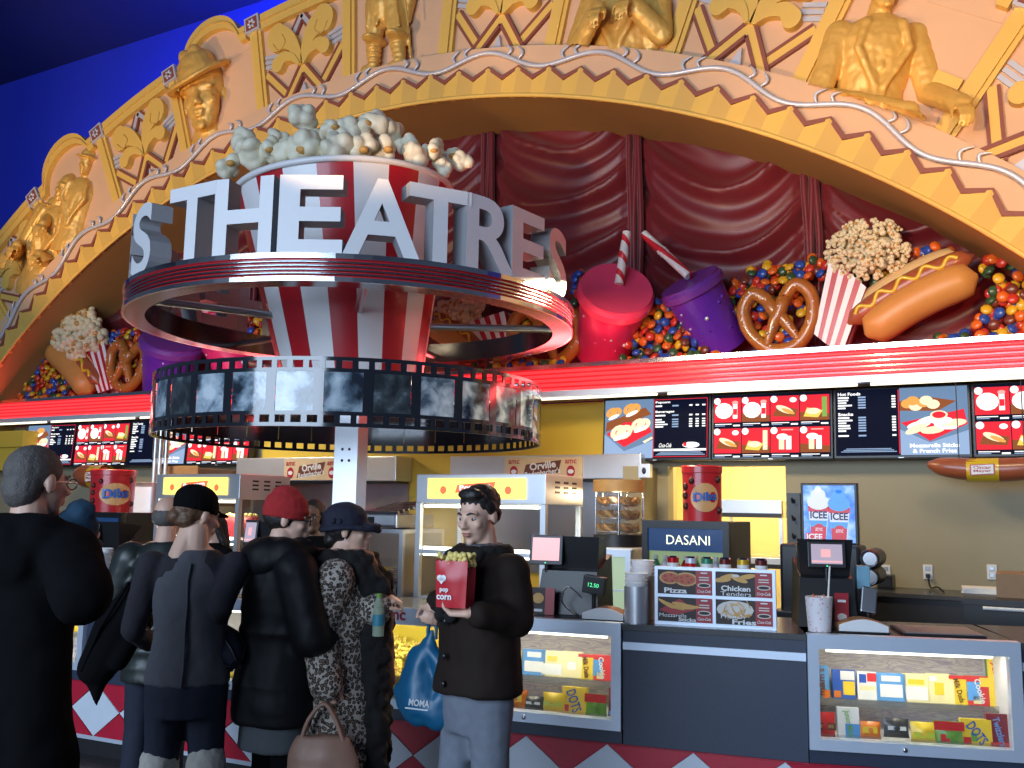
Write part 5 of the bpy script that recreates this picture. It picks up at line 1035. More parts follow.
def scr_hot(m,w,h):
    y=-.022; m.r2(0,w,0,h,'lcd_black',-.0205); m.r2(.50*w,w,0,h,'lcd_slate',-.021); m.p2([(.5*w,0),(w,0),(w,.35*h),(.72*w,.18*h),(.5*w,.38*h)],'lcd_sky',y); m.p2([(.5*w,.80*h),(.5*w,.66*h),(.78*w,.64*h),(.92*w,.78*h),(.70*w,.86*h)],'lcd_brown',y)
    for j,(cx,cz) in enumerate(((.56,.76),(.62,.72),(.68,.77),(.75,.74),(.60,.80),(.70,.80))): m.e2(cx*w,cz*h,.05*w,.07*h,'lcd_cream' if j%2 else 'lcd_orange',y-.002-.0002*j)
    m.p2([(.505*w,.48*h),(.72*w,.20*h),(.995*w,.44*h),(.97*w,.66*h),(.78*w,.58*h)],'lcd_red',y-.001)
    for j,(cx,cz,an) in enumerate(((.64,.44,.2),(.74,.36,.1),(.84,.42,-.1),(.90,.46,.1),(.70,.50,.3),(.62,.38,.4),(.80,.50,0))): m.e2(cx*w,cz*h,.09*w,.055*h,'lcd_cream' if j%2 else 'lcd_white',y-.003-.0002*j,12,an)
    m.e2(.79*w,.58*h,.05*w,.05*h,'lcd_red',y-.006); m.e2(.79*w,.58*h,.065*w,.065*h,'lcd_cream',y-.0055)
    m.r2(.488*w,.496*w,.02*h,.98*h,'lcd_red',y); m.t2('Mozzarella Sticks',.75*w,.135*h,.06*h,'lcd_white',y-.008,.03,.36*w); m.t2('& French Fries',.75*w,.055*h,.06*h,'lcd_white',y-.008,.03,.32*w)
    textrows(m,.02*w,.475*w,[(.94*h,.05*h,'Hot Foods')]+[(z*h,.024*h,None) for z in(.885,.845,.805,.765,.725)]+[(.63*h,.05*h,'Snacks')]+[(z*h,.024*h,None) for z in(.575,.535,.495,.455,.415,.375,.30)],y,1)
    for j in range(3): m.r2((.04+.02*j)*w,(.47-.02*j)*w,(.05+.022*j)*h,(.062+.022*j)*h,'lcd_sky',y)
FN=dict(p=(scr_pretzel,'pretzel pictures beside a price list'),c=(scr_combo,'eight red combo tiles'),h=(scr_hot,'a price list beside breaded snacks'))
def screen(i,kind,where):
    X=T(SX0+SW*i,YS,SZ)@RX(R(-4)); t=thing('menu_screen','wall menu screen with %s, %s'%(FN[kind][1],where),'screen',X); g=.012
    m=M(); m.rbox(.003,SW-.003,-.012,.06,0,SH,'black_plastic',.006); m.build('bezel',t); m=M(T(g+.01,0,g+.012)); FN[kind][0](m,SW-2*g-.02,SH-2*g-.02); 
    m.v=[V((v.x,v.y-0,v.z)) for v in m.v]; m.build('lit_panel',t,label='glowing menu picture'); m=M(); m.box(SW/2-.02,SW/2+.02,-.0135,-.012,.002,.009,'silver_paint'); m.build('maker_badge',t)
    m=M(); m.box(SW*.3,SW*.7,.06,YW-YS-.0,SH*.3,SH*.7,'black_metal'); m.build('wall_mount',t)
for i,k_,wh in((0,'p','far left'),(1,'c','second from the far left'),(2,'h','left, half hidden'),(3,'c','under the left side of the film strip'),(8.256,'p','leftmost of the right group'),(9.256,'c','second of the right group'),(10.256,'h','third of the right group'),(11.256,'c','cut by the right picture edge')): screen(i,k_,wh)
# ================================================================ behind the counter
def eq(x0,x1,y0,y1,Y): xm,ym=(x0+x1)/2,(y0+y1)/2; return PY(x0,ym,Y).x,PY(x1,ym,Y).x,PY(xm,y1,Y).z,PY(xm,y0,Y).z
bc=thing('back_counter','low steel back counter under the warmers behind the staff','counter',(-4,6.2,0)); BZ=.90
xa,xb=px_x(60,6.0),px_x(545,6.0); m=M(); m.box(xa,xb,5.75,6.75,.08,BZ-.04,'steel'); m.build('cabinet_body',bc,True); m=M(); m.box(xa-.02,xb+.02,5.72,6.77,BZ-.04,BZ,'steel_bright'); m.build('top_slab',bc,True); m=M(); m.box(xa+.05,xb-.05,5.80,6.70,0,.08,'black_metal'); m.build('plinth',bc,True)
for i in range(8):
    w=(xb-xa)/8; m=M(); m.box(xa+w*i+.02,xa+w*(i+1)-.02,5.735,5.75,.12,BZ-.07,'steel_bright'); d=m.build('door',bc,True); m=M(); m.tube([(xa+w*(i+.85),5.72,.5),(xa+w*(i+.85),5.72,.7)],.008,'chrome',6); m.build('handle',d,True)
mat('sign_yellow',(.9,.7,.1),.4,emit=1.3,ecol=(1,.78,.16)); mat('sign_lit_red',(.8,.1,.05),.4,emit=1.0,ecol=(.9,.16,.06))
def warmer(px0,px1,py0,py1,pxs_,Y,label,bags=False):
    x0,x1,z0,z1=eq(px0,px1,py0,py1,Y); z0=BZ; D=.62; xs=PY(pxs_,(py0+py1)/2,Y+D).x; t=thing('food_warmer',label,'food warmer',((x0+x1)/2,Y,BZ)); H=z1-z0
    hd=z1-H*.22
    m=M(); m.rbox(x0,x1,Y,Y+D,hd,z1,'steel_bright',.006); hdo=m.build('header',t,True)
    m=M(); m.box(x0+.10*(x1-x0),x0+.86*(x1-x0),Y-.012,Y,hd+.035,z1-.03,'sign_yellow'); sg=m.build('lit_sign',t,True,'glowing yellow sign'); m=M(); cx=(x0+x1)/2-.02*(x1-x0); cz=(hd+z1)/2; m.p2([(cx-.17,cz-.03),(cx+.15,cz-.01),(cx+.17,cz+.05),(cx-.15,cz+.03)],'sign_lit_red',Y-.014); m.t2('Popcorn',cx,cz+.01,.05,'lcd_white',Y-.016,.03,.26,a=.08); 
    for o_ in(-.27,.27): m.e2(cx+o_,cz-.01,.028,.03,'sign_lit_red',Y-.014)
    m.build('sign_print',sg,True)
    for i in range(3):
        for j in range(3):
            m=M(); m.box(x1-.002,x1+.004,Y+.15+.14*i,Y+.22+.14*i,hd+.08+.035*j,hd+.095+.035*j,'black_metal'); m.build('vent_slot',t,True)
    for x in(x0,x1-.04):
        for y in(Y,Y+D-.04): m=M(); m.box(x,x+.04,y,y+.04,z0+.04,hd,'steel_bright'); m.build('corner_post',t,True)
    m=M(); m.rbox(x0,x1,Y,Y+D,z0,z0+.08,'steel_bright',.006); m.build('base',t,True)
    m=M(); m.box(x0+.03,x1-.03,Y+.01,Y+D-.03,z0+H*.40,z0+H*.43,'steel_bright'); m.build('shelf',t,True)
    for z in(hd-.02,z0+H*.43+.012,z0+H*.395): m=M(); m.tube([(x0+.06,Y+.03,z),(x1-.06,Y+.03,z)],.011,'tube_cool',8); m.build('tube_lamp',t,True,'white tube lamp')
    m=M(); m.box(x1-.012,x1-.008,Y+.05,Y+D-.05,z0+.08,hd,'glass_smoke'); m.build('side_glass',t,True); m=M(); m.box(x0+.008,x0+.012,Y+.05,Y+D-.05,z0+.08,hd,'glass_smoke'); m.build('side_glass',t,True)
    lamp('warmer_light','AREA',((x0+x1)/2,Y+.3,hd-.03),((x0+x1)/2,Y+.3,0),8,(1,.95,.7),(x1-x0)*.7,.2)
    return x0,x1,z0,H,hd
warmer(415,545,474,604,573,5.85,'steel food warmer with a glowing yellow sign behind the man with popcorn')
wx0,wx1,wz0,wH,whd=warmer(153,237,474,602,262,5.95,'steel food warmer with a glowing yellow sign behind the black-capped shopper')
rnd=random.Random(3); mat('bag_red',(.60,.03,.04),.5,var=.1)
for r_ in range(2):
    for i in range(4):
        x=wx0+.16+(wx1-wx0-.3)*i/3; z=wz0+(.082 if r_==0 else wH*.43+.002); t=thing('popcorn_bag','red popcorn bag, %s from left on the %s shelf of the left warmer'%(['first','second','third','fourth'][i],['lower','upper'][r_]),'popcorn bag',(x,6.25,z),'popcorn bags in the left warmer'); hh=.19
        m=M(T(x,6.25,z)); m.loft([(0,0,0,.065,.04),(0,0,hh*.5,.07,.05),(0,0,hh,.075,.045)],'bag_red',14); m.build('bag',t,True); m=M(T(x,6.25,z)); 
        for j in range(14): m.ell((rnd.uniform(-.05,.05),rnd.uniform(-.03,.03),hh+rnd.uniform(-.005,.02)),.017,'popcorn_yellow',6,5)
        m.build('popcorn',t,True,kind='stuff')
# roller grills
def grill(px0,px1,py0,py1,Y,D,label,z0=None,low=False):
    x0,x1,zb,z1=eq(px0,px1,py0,py1,Y); zb=z0 if z0 is not None else zb; t=thing('roller_grill',label,'grill',((x0+x1)/2,Y,zb)); H=z1-zb
    m=M(); m.rbox(x0,x1,Y,Y+D,zb+.01,zb+H*.45,'steel',.008); m.build('grill_body',t,True); m=M(); m.box(x0+.02,x1-.02,Y-.01,Y,zb+.03,zb+H*.40,'steel_bright'); m.build('control_panel',t,True); m=M(); m.box(x0+.25*(x1-x0),x0+.42*(x1-x0),Y-.016,Y-.01,zb+.04,zb+H*.36,'black_plastic'); m.build('switch_plate',t,True)
    for i in range(7): y=Y+.05+(D-.1)*i/6; m=M(); m.tube([(x0+.02,y,zb+H*.5+.012*i),(x1-.02,y,zb+H*.5+.012*i)],.014,'chrome',8); m.build('roller',t,True)
    m=M(); m.quad((x0+.01,Y+.0,zb+H*.55),(x1-.01,Y+.0,zb+H*.55),(x1-.01,Y+D*.5,zb+H),(x0+.01,Y+D*.5,zb+H),'glass_smoke'); m.quad((x0+.01,Y+D*.5,zb+H),(x1-.01,Y+D*.5,zb+H),(x1-.01,Y+D,zb+H),(x0+.01,Y+D,zb+H),'glass_smoke'); m.build('sneeze_guard',t,True)
    return t,x0,x1,zb,H
st=thing('equipment_stand','open steel stand holding the roller grills','stand',(px_x(398,5.8),5.9,BZ)); x0,x1,zb,z1=eq(362,402,533,604,5.85); zs=z1
x1s=px_x(430,6.3,560)
for x in(x0,x1-.035):
    for y in(5.85,6.38): m=M(); m.box(x,x+.035,y,y+.035,BZ,zs,'steel_bright'); m.build('leg',st,True)
m=M(); m.box(x0,x1,5.85,6.42,zs,zs+.03,'steel_bright'); m.build('top_shelf',st,True); m=M(); m.box(x1-.012,x1,5.88,6.38,BZ,zs,'steel'); m.build('side_panel',st,True)
grill(360,397,496,533,5.86,.5,'upper roller grill with a glass guard on the steel stand',zs+.032); grill(362,396,560,602,5.90,.42,'lower roller grill inside the steel stand',BZ+.002)
# glass-door cooler and pretzel warmer on it
x0,x1,zb,z1=eq(583,626,548,640,6.35); t=thing('glass_cooler','glass-door cooler under the pretzel warmer','cooler',((x0+x1)/2,6.35,0))
m=M(); m.rbox(x0-.12,x1+.03,6.40,6.98,.05,z1,'steel_bright',.01); m.build('cooler_body',t,True)
for q in((x0-.12,x0-.08,.1,z1-.01),(x1-.01,x1+.03,.1,z1-.01),(x0-.08,x1-.01,z1-.06,z1-.01),(x0-.08,x1-.01,.1,.14)): m=M(); m.box(q[0],q[1],6.36,6.40,q[2],q[3],'aluminium'); m.build('door_frame',t,True)
mat('cooler_glow',(.35,.42,.30),.4,emit=.35,ecol=(.65,.85,.5)); m=M(); m.box(x0-.08,x1-.01,6.385,6.395,.14,z1-.06,'cooler_glow'); m.build('lit_window',t,True)
for z in(.5,.8,1.05): m=M(); m.box(x0-.08,x1-.01,6.378,6.385,z,z+.012,'aluminium'); m.build('shelf_edge',t,True)
x0,x1,zb,zt=eq(582,630,479,546,6.45); zb=z1; t=thing('pretzel_warmer','rounded glass pretzel warmer standing on the cooler','food warmer',((x0+x1)/2,6.65,zb)); cx=(x0+x1)/2; r=(x1-x0)/2; cy=6.70; H=zt-zb
mat('warm_glow',(.9,.6,.3),.4,emit=.5,ecol=(1,.62,.28)); mat('pretzel_dough',(.62,.33,.10),.5,var=.2,vscale=20)
m=M(); m.lathe([(.001,zb),(r,zb),(r,zb+H*.18),(.001,zb+H*.18)],'black_plastic',24,c=(cx,cy)); m.build('base',t,True)
m=M(); m.lathe([(r*1.02,zb+H*.82),(r*1.02,zt),(.001,zt)],'pretzel_dough',24,c=(cx,cy)); m.lathe([(.001,zb+H*.82),(r*1.02,zb+H*.82)],'black_plastic',24,c=(cx,cy)); m.build('printed_crown',t,True)
m=M(); m.lathe([(r*.96,zb+H*.18),(r*.96,zb+H*.82)],'glass_smoke',24,c=(cx,cy)); m.build('glass_drum',t,True)
m=M(); m.tube([(cx,cy,zb+H*.18),(cx,cy,zb+H*.82)],.012,'chrome',8); m.build('spindle',t,True)
for a in(.4,1.6,2.7,3.9,5.1): m=M(); m.tube([(cx+r*.97*math.cos(a),cy+r*.97*math.sin(a),zb+H*.18),(cx+r*.97*math.cos(a),cy+r*.97*math.sin(a),zb+H*.82)],.007,'chrome',6); m.build('upright',t,True)
for k_ in range(3):
    z=zb+H*(.22+.2*k_); m=M(); m.lathe([(.001,z),(r*.85,z),(r*.85,z+.006)],'steel',20,c=(cx,cy)); m.build('tray',t,True)
    for j in range(7):
        a=j*.9+k_; tt=thing('soft_pretzel','brown soft pretzel on the %s tray of the pretzel warmer'%['bottom','middle','top'][k_],'pretzel',(cx+r*.55*math.cos(a),cy+r*.55*math.sin(a),z+.007),'soft pretzels in the warmer'); m=M(T(cx+r*.55*math.cos(a),cy+r*.55*math.sin(a),z+.03)@RZ(a)@RX(.9)); C=smooth_pts([(-.36,-.52),(.07,.10),(.55,.56),(.84,.28),(.4,-.6),(-.4,-.6),(-.84,.28),(-.55,.56),(-.07,.10),(.36,-.52)],3); m.tube([(c_.x*.06,0,c_.y*.06) for c_ in C],.014,'pretzel_dough',6); m.build('dough',tt,True)
lamp('pretzel_light','POINT',(cx,cy-.02,zb+H*.79),(0,0,0),4,(1,.75,.4),.03)
# hoods with popcorn signs
def hood(px0,px1,py0,py1,Y,label):
    x0,x1,z0,z1=eq(px0,px1,py0,py1,Y); t=thing('range_hood',label,'hood',((x0+x1)/2,Y,z0)); m=M(); m.rbox(x0,x1,Y,YW-.005,z0,z1,'steel_bright',.01); m.build('hood_body',t,True); m=M(); m.box(x0+.02,x1-.02,Y+.03,YW-.03,z0-.02,z0,'black_metal'); m.build('filter',t,True)
    m=M(); m.box(x0+.03,x1-.03,YW-.03,YW-.004,z0-.9,z0-.02,'steel'); m.build('splash_panel',t,True)
hood(450,641,455,479,8.08,'steel extractor hood on the yellow wall right of the post'); hood(236,396,457,481,8.08,'steel extractor hood behind the red-hatted shopper')
mat('sign_paper',(.74,.56,.34),.5,var=.15,vscale=14); mat('sign_brown',(.16,.04,.02),.5)
def orville(px0,px1,py0,py1,label):
    x0,x1,z0,z1=eq(px0,px1,py0,py1,8.06); t=thing('popcorn_sign',label,'sign',((x0+x1)/2,8.06,z0)); m=M(); m.box(x0,x1,8.062,8.079,z0,z1,'sign_paper'); m.build('board',t,True); w,h=x1-x0,z1-z0; X=lambda u:x0+u*w; Z=lambda v:z0+v*h
    m=M(); m.p2([(X(.24),Z(.10)),(X(.70),Z(.28)),(X(.74),Z(.86)),(X(.28),Z(.66))],'sign_brown',8.058); m.t2('Orville',X(.50),Z(.62),.34*h,'sign_white',8.056,.03,.34*w,a=.12); m.t2("Redenbacher's",X(.50),Z(.30),.26*h,'sign_white',8.055,.02,.46*w,a=.12)
    for u in(.12,.86): m.t2('amc',X(u),Z(.78),.18*h,'tile_red',8.058,.02); m.e2(X(u),Z(.34),.07*h*3,.27*h,'tile_red',8.058); m.e2(X(u),Z(.34),.05*h*3,.10*h,'sign_white',8.057)
    m.build('print',t,True)
orville(505,582,457,479,'cream popcorn brand sign on the hood right of the post'); orville(284,340,459,480,'cream popcorn brand sign on the hood left of the post')
# fridges with water sign, tubs
mat('cool_blue',(.02,.05,.15),.3,emit=.35,ecol=(.02,.09,.28)); mat('lit_text',(.9,.9,.6),.4,emit=1.3,ecol=(1,1,.72)); mat('cool_inside',(.3,.4,.2),.4,emit=.35,ecol=(.5,.65,.3)); mat('tub_red',(.60,.02,.025),.3,coat=.3,var=.04); mat('tub_glow',(.82,.42,.16),.4); mat('tub_blue',(.03,.16,.55),.35); mat('tub_choc',(.08,.02,.015),.35)
def cooler(px0,px1,py0,py1,Y,D,label,zb=BZ,where='right'):
    x0,x1,_,z1=eq(px0,px1,py0,py1,Y); t=thing('drinks_cooler',label,'cooler',((x0+x1)/2,Y,zb)); H=z1-zb; m=M(); m.rbox(x0,x1,Y+.04,Y+D,zb,z1,'black_plastic',.01); m.build('cabinet',t,True)
    for q in((x0,x0+.04,zb,z1),(x1-.04,x1,zb,z1),(x0+.04,x1-.04,z1-.05,z1),(x0+.04,x1-.04,zb,zb+.05)): m=M(); m.box(q[0],q[1],Y,Y+.04,q[2],q[3],'black_plastic'); m.build('door_frame',t,True)
    zs=z1-.05-.15*min(1,H/.55); m=M(); m.box(x0+.04,x1-.04,Y+.015,Y+.03,zs,z1-.05,'cool_blue'); sg=m.build('lit_header',t,True,'dark blue header reading DASANI'); m=M(); m.t2('DASANI',(x0+x1)/2+.02,(zs+z1-.05)/2,.062,'lit_text',Y+.012,.0,(x1-x0)*.5); m.build('lettering',sg,True)
    m=M(); m.box(x0+.04,x1-.04,Y+.035,Y+.04,zb+.05,zs,'cool_inside'); m.build('lit_back',t,True)
    for k_ in range(2):
        z=zb+.05+(zs-zb-.05)*.5*k_; m=M(); m.box(x0+.04,x1-.04,Y+.005,Y+.04,z-.006,z,'steel'); m.build('shelf',t,True)
        for j in range(7):
            cn=['can_green','can_white','pack_lime','can_red','can_green','pack_yellow','can_white'][j]; bx=x0+.09+(x1-x0-.18)*j/6; bh=(zs-zb-.05)*.5*.85
            b_=thing('drink_bottle','%s drink bottle, %s on the %s shelf of the %s cooler'%({'can_green':'green','can_white':'white','pack_lime':'lime','can_red':'red','pack_yellow':'yellow'}[cn],_n[j]+' from left',['lower','upper'][k_],where),'bottle',(bx,Y+.018,z),'bottles in the %s cooler'%where); m=M(T(bx,Y+.02,z)); m.lathe([(.001,0),(.032,0),(.032,bh*.6),(.012,bh*.85)],cn,12); m.build('bottle',b_,True); m=M(T(bx,Y+.02,z)); m.lathe([(.014,bh*.85),(.014,bh),(.001,bh)],'sign_white',10); m.build('bottle_cap',b_,True)
    m=M(); m.box(x0+.04,x1-.04,Y-.004,Y+.0,zb+.05,z1-.05,'glass'); m.build('glass_door',t,True)
    return z1
xr0,xr1,_,_=eq(642,755,520,600,6.1); t=thing('side_counter','dark cabinet under the right drinks cooler','cabinet',((xr0+xr1)/2,6.1,0)); m=M(); m.rbox(xr0-.05,px_x(864,6.1,560)+.05,6.05,6.75,0,BZ,'black_metal',.01); m.build('cabinet_body',t,True); m=M(); m.box(xr0-.06,px_x(864,6.1,560)+.06,6.03,6.77,BZ,BZ+.02,'counter_top'); m.build('cabinet_top',t,True)
zr=cooler(642,729,521,600,6.1,.55,'black drinks cooler with a lit blue header beside the pier',BZ+.022,'right'); zl=cooler(72,120,512,560,6.0,.5,'black drinks cooler with a lit blue header at the far left',BZ+.002,'left')
def tub(px0,px1,py0,Y,zb,label,deco=True):
    x0,x1,_,z1=eq(px0,px1,py0,520,Y); cx=(x0+x1)/2; r=(x1-x0)/2; H=z1-zb; t=thing('ice_cream_tub',label,'tub',(cx,Y,zb)); c_=(cx,Y)
    m=M(); m.lathe([(.001,zb),(r*.96,zb),(r*.98,zb+H*.86)],'tub_red',32,c=c_); m.build('tub_wall',t,True)
    m=M(); m.lathe([(r*1.0,zb+H*.86),(r*1.02,zb+H*.87),(r*1.02,zb+H*.98),(r*.98,z1),(.001,z1)],'tub_red',32,c=c_); m.build('lid',t,True)
    av=math.atan2(-Y,-cx); m=M()
    def wrap(u,v,rr=r*.985): a=av+u; return (cx+rr*math.cos(a),Y+rr*math.sin(a),zb+v*H)
    n=18; P=[wrap(.75*math.cos(2*PI*i/n)+.15,.42+.26*math.sin(2*PI*i/n),r*1.0) for i in range(n)]; P0=wrap(.15,.42,r*1.03); m.add([P0]+P,[(0,1+i,1+(i+1)%n) for i in range(n)],'tub_glow',True); m.build('print_glow',t,True)
    vs,fs,tw,th=text_data('Dibs',.035,0); k_=1.15/tw; m=M(); m.add([wrap(.15+v.x*k_,.44+v.y*k_*r/H*.9+.02*v.x,r*1.05) for v in vs],[f for f in fs],'tub_blue'); m.build('lettering',t,True)
    for u,v in((-.95,.62),(-.98,.45),(-.95,.26),(-.55,.72),(.9,.75),(1.0,.2)): m=M(); m.ell(wrap(u,v,r*.985),(.022,.022,.026),'tub_choc',10,8); m.build('chocolate_bite',t,True)
tub(683,721.5,466,6.4,zr,'large red ice cream tub on top of the right drinks cooler'); tub(98,127,470,6.25,zl,'large red ice cream tub on top of the left drinks cooler')
# pantry rack, hook board, poster, slush machine
x0,x1,_,z1=eq(715,783,500,600,YW+.45); t=thing('heated_rack','steel heated rack standing in the lit pantry','rack',((x0+x1)/2,YW+.6,0)); D=.5; y0=YW+.45
for x in(x0,x1-.03):
    for y in(y0,y0+D): m=M(); m.box(x,x+.03,y,y+.03,0,z1,'steel_bright'); m.build('post',t,True)
for z,h in((z1-.16,.16),(z1-.62,.10),(z1-1.15,.06),(.3,.05)): m=M(); m.rbox(x0,x1,y0-.02,y0+D+.04,z,z+h,'steel_bright',.006); m.build('shelf',t,True); m=M(); m.box(x0,x1,y0-.025,y0-.02,z,z+.04,'black_metal'); m.build('shelf_edge',t,True)
x0,x1,z0,z1=eq(787,800,493,545,8.32); t=thing('hook_board','dark narrow board with a column of hooks','board',((x0+x1)/2,8.32,z0)); mat('slate',(.07,.09,.12),.5); m=M(); m.box(x0,x1,8.33,YW-.004,z0-.3,z1,'slate'); m.build('board',t,True)
for i in range(5): m=M(); zz=z1-.07-.15*i; cx=(x0+x1)/2; m.tube([(cx,8.33,zz),(cx,8.28,zz),(cx,8.27,zz+.03)],.008,'black_metal',6); m.ell((cx,8.325,zz),.018,'black_metal',8,6); m.build('hook',t,True)
def ice(nt,p):
    tc=nd(nt,'TexCoord'); n=nd(nt,'TexNoise'); n.inputs['Scale'].default_value=9; n.inputs['Detail'].default_value=6; nt.links.new(tc.outputs['Object'],n.inputs[0]); r=ramp(nt,[(.35,(.05,.16,.62)),(.5,(.16,.36,.85)),(.66,(.55,.72,.95))]); nt.links.new(n.outputs[0],r.inputs[0]); nt.links.new(r.outputs[0],p.inputs['Base Color']); nt.links.new(r.outputs[0],p.inputs['Emission Color']); p.inputs['Emission Strength'].default_value=.55
ramp_mat('ice_print',ice); mat('icee_white',(.8,.8,.85),.4,emit=.4,ecol=(.8,.8,.9)); mat('icee_blue',(.1,.35,.7),.4,emit=.4,ecol=(.12,.4,.8)); mat('icee_red',(.6,.05,.08),.4,emit=.4,ecol=(.7,.06,.08)); mat('icee_navy',(.02,.03,.15),.4)
YP=6.55; x0,x1,z0,z1=eq(801,858,483,546,YP); ms=thing('slush_machine','black slush machine carrying the blue lightbox','machine',((x0+x1)/2,YP,BZ+.02)); mx0,mx1,_,_=eq(784,863,540,600,YP); zmm=z0+.01
m=M(); m.rbox(mx0,mx1,YP-.12,YP+.18,BZ+.022,zmm,'black_plastic',.02); m.build('machine_body',ms,True); m=M(); m.rbox(mx0-.02,mx1+.02,YP-.28,YP-.12,BZ+.022,BZ+.1,'black_plastic',.01); m.build('drip_tray',ms,True)
for i in range(2): m=M(); x=mx0+(mx1-mx0)*(.3+.4*i); m.tube([(x,YP-.14,zmm-.25),(x,YP-.2,zmm-.28),(x,YP-.2,zmm-.36)],.018,'chrome',8); m.build('spout',ms,True)
t=thing('lightbox_poster','blue lightbox picture of two iced drinks on the slush machine','poster',((x0+x1)/2,YP,z0)); m=M(); m.rbox(x0,x1,YP,YP+.06,zmm+.002,z1,'black_plastic',.006); m.build('frame',t,True); w,h=x1-x0,z1-z0; X=lambda u:x0+u*w; Z=lambda v:z0+v*h
m=M(); m.r2(X(.05),X(.95),Z(.06),Z(.96),'ice_print',YP-.002); m.build('picture',t,True)
for cu,cv,dm,nm in((.32,.36,'icee_white','left_drink'),(.68,.34,'icee_blue','right_drink')):
    m=M(); y=YP-.005; m.p2([(X(cu-.13),Z(cv-.28)),(X(cu+.11),Z(cv-.28)),(X(cu+.19),Z(cv+.28)),(X(cu-.19),Z(cv+.28))],'icee_white',y); m.p2([(X(cu-.18),Z(cv+.18)),(X(cu+.18),Z(cv+.18)),(X(cu+.19),Z(cv+.27)),(X(cu-.19),Z(cv+.27))],'icee_red',y-.001); m.p2([(X(cu-.135),Z(cv-.28)),(X(cu+.11),Z(cv-.28)),(X(cu+.13),Z(cv-.06)),(X(cu-.15),Z(cv-.06))],'icee_red',y-.001); m.p2([(X(cu-.15),Z(cv-.06)),(X(cu+.13),Z(cv-.06)),(X(cu+.15),Z(cv+.04)),(X(cu-.165),Z(cv+.04))],'icee_blue',y-.001)
    m.t2('ICEE',X(cu),Z(cv+.13),.12*h,'icee_navy',y-.003,.03,.30*w); m.e2(X(cu),Z(cv-.10),.10*w,.09*h,'icee_red',y-.003); m.t2('amc',X(cu),Z(cv-.10),.05*h,'icee_white',y-.005,.0,.13*w)
    m.e2(X(cu),Z(cv+.33),.20*w,.12*h,dm,y-.002); m.e2(X(cu),Z(cv+.45),.13*w,.10*h,dm,y-.003); m.e2(X(cu),Z(cv+.54),.06*w,.05*h,dm,y-.003); m.build('drink_picture',t,True)
m=M(); m.r2(X(.08),X(.40),Z(.08),Z(.20),'icee_red',YP-.01); m.t2('ICEE',X(.24),Z(.14),.10*h,'icee_white',YP-.012,.03,.28*w); m.build('corner_logo',t,True)
# right back counter, cabinet, outlets, boxes, hanging sausage
zz=PY(905,590,8.1).z; xa=px_x(870,7.9,590); t=thing('wall_counter','dark counter along the beige wall under the outlets','counter',(xa+1,8.0,0)); m=M(); m.box(xa,4.4,7.75,YW-.004,0,zz-.03,'black_metal'); m.build('cabinet_body',t,True); m=M(); m.box(xa-.02,4.4,7.72,YW-.003,zz-.03,zz,'counter_top'); m.build('top_slab',t,True)
c0=PY(963,598,6.9); t=thing('black_cabinet','black cabinet with a white edge pull at the right','cabinet',(c0.x+1,7.2,0)); m=M(); m.box(c0.x,4.3,6.9,7.70,0,c0.z-.035,'black_plastic'); m.build('cabinet_body',t,True); m=M(); m.box(c0.x-.01,4.3,6.88,7.71,c0.z-.035,c0.z,'black_metal'); m.build('cabinet_top',t,True); p0=PY(983,608,6.88); m=M(); m.tube([(p0.x,6.87,p0.z),(p0.x+1.2,6.87,p0.z)],.012,'white',8); m.build('edge_pull',t,True)
for px,wh in((886,'leftmost of three'),(928,'middle one, with a plug in it'),(992,'rightmost of three')):
    p=PY(px,572,YW); t=thing('wall_outlet','white wall outlet on the beige wall, '+wh,'outlet',(p.x,YW-.01,p.z)); m=M(T(p)); m.rbox(-.035,.035,-.012,-.001,-.058,.058,'white',.004); m.build('cover_plate',t,True)
    for s_ in(-1,1): m=M(T(p)); m.rbox(-.018,.018,-.016,-.011,s_*.026-.016,s_*.026+.016,'steel',.003); m.build('socket',t,True)
p=PY(928,574,YW-.03); t=thing('power_cord','dark power cord hanging from the middle outlet','cord',p); m=M(); m.rbox(p.x-.015,p.x+.015,p.y-.02,p.y+.012,p.z-.03,p.z,'black_plastic',.004); m.build('plug',t,True); m=M(); e=PY(944,592,7.95); m.tube(smooth_pts([p+V((0,-.02,-.02)),p+V((.02,-.05,-.10)),p.lerp(e,.6)+V((0,0,-.02)),e],6),.007,'black_plastic',6); m.build('cable',t,True)
x0,x1,z0,z1=eq(997,1032,573,599,7.25); t=thing('cardboard_box','brown cardboard box on the black cabinet','box',(x0+.2,7.3,c0.z)); m=M(); m.box(x0,x0+.42,7.1,7.5,c0.z+.001,z1,'cardboard'); m.build('carton',t,True); m=M(); m.box(x0+.19,x0+.23,7.098,7.502,c0.z+.002,z1+.001,'cardboard'); m.build('tape',t,True)
x0,x1,z0,z1=eq(973,999,586,595,7.4); t=thing('paper_stack','low white stack of papers beside the cardboard box','paper',((x0+x1)/2,7.4,c0.z)); 
for i in range(3): m=M(T((x0+x1)/2-.03,7.45,c0.z+.001+.013*i)@RZ(.05*i)); m.box(-.12,.10,-.12,.12,0,.012,'paper'); m.build('ream',t,True)
x0,x1,z0,z1=eq(879,894,575,589,8.15); t=thing('black_box','small black box under the left outlet','box',((x0+x1)/2,8.1,zz)); m=M(); m.rbox(x0,x1,8.05,8.25,zz+.002,z1,'black_plastic',.005); m.build('case',t,True); m=M(); m.box(x0+.01,x1-.01,8.045,8.05,zz+.02,z1-.03,'black_metal'); m.build('front_plate',t,True)
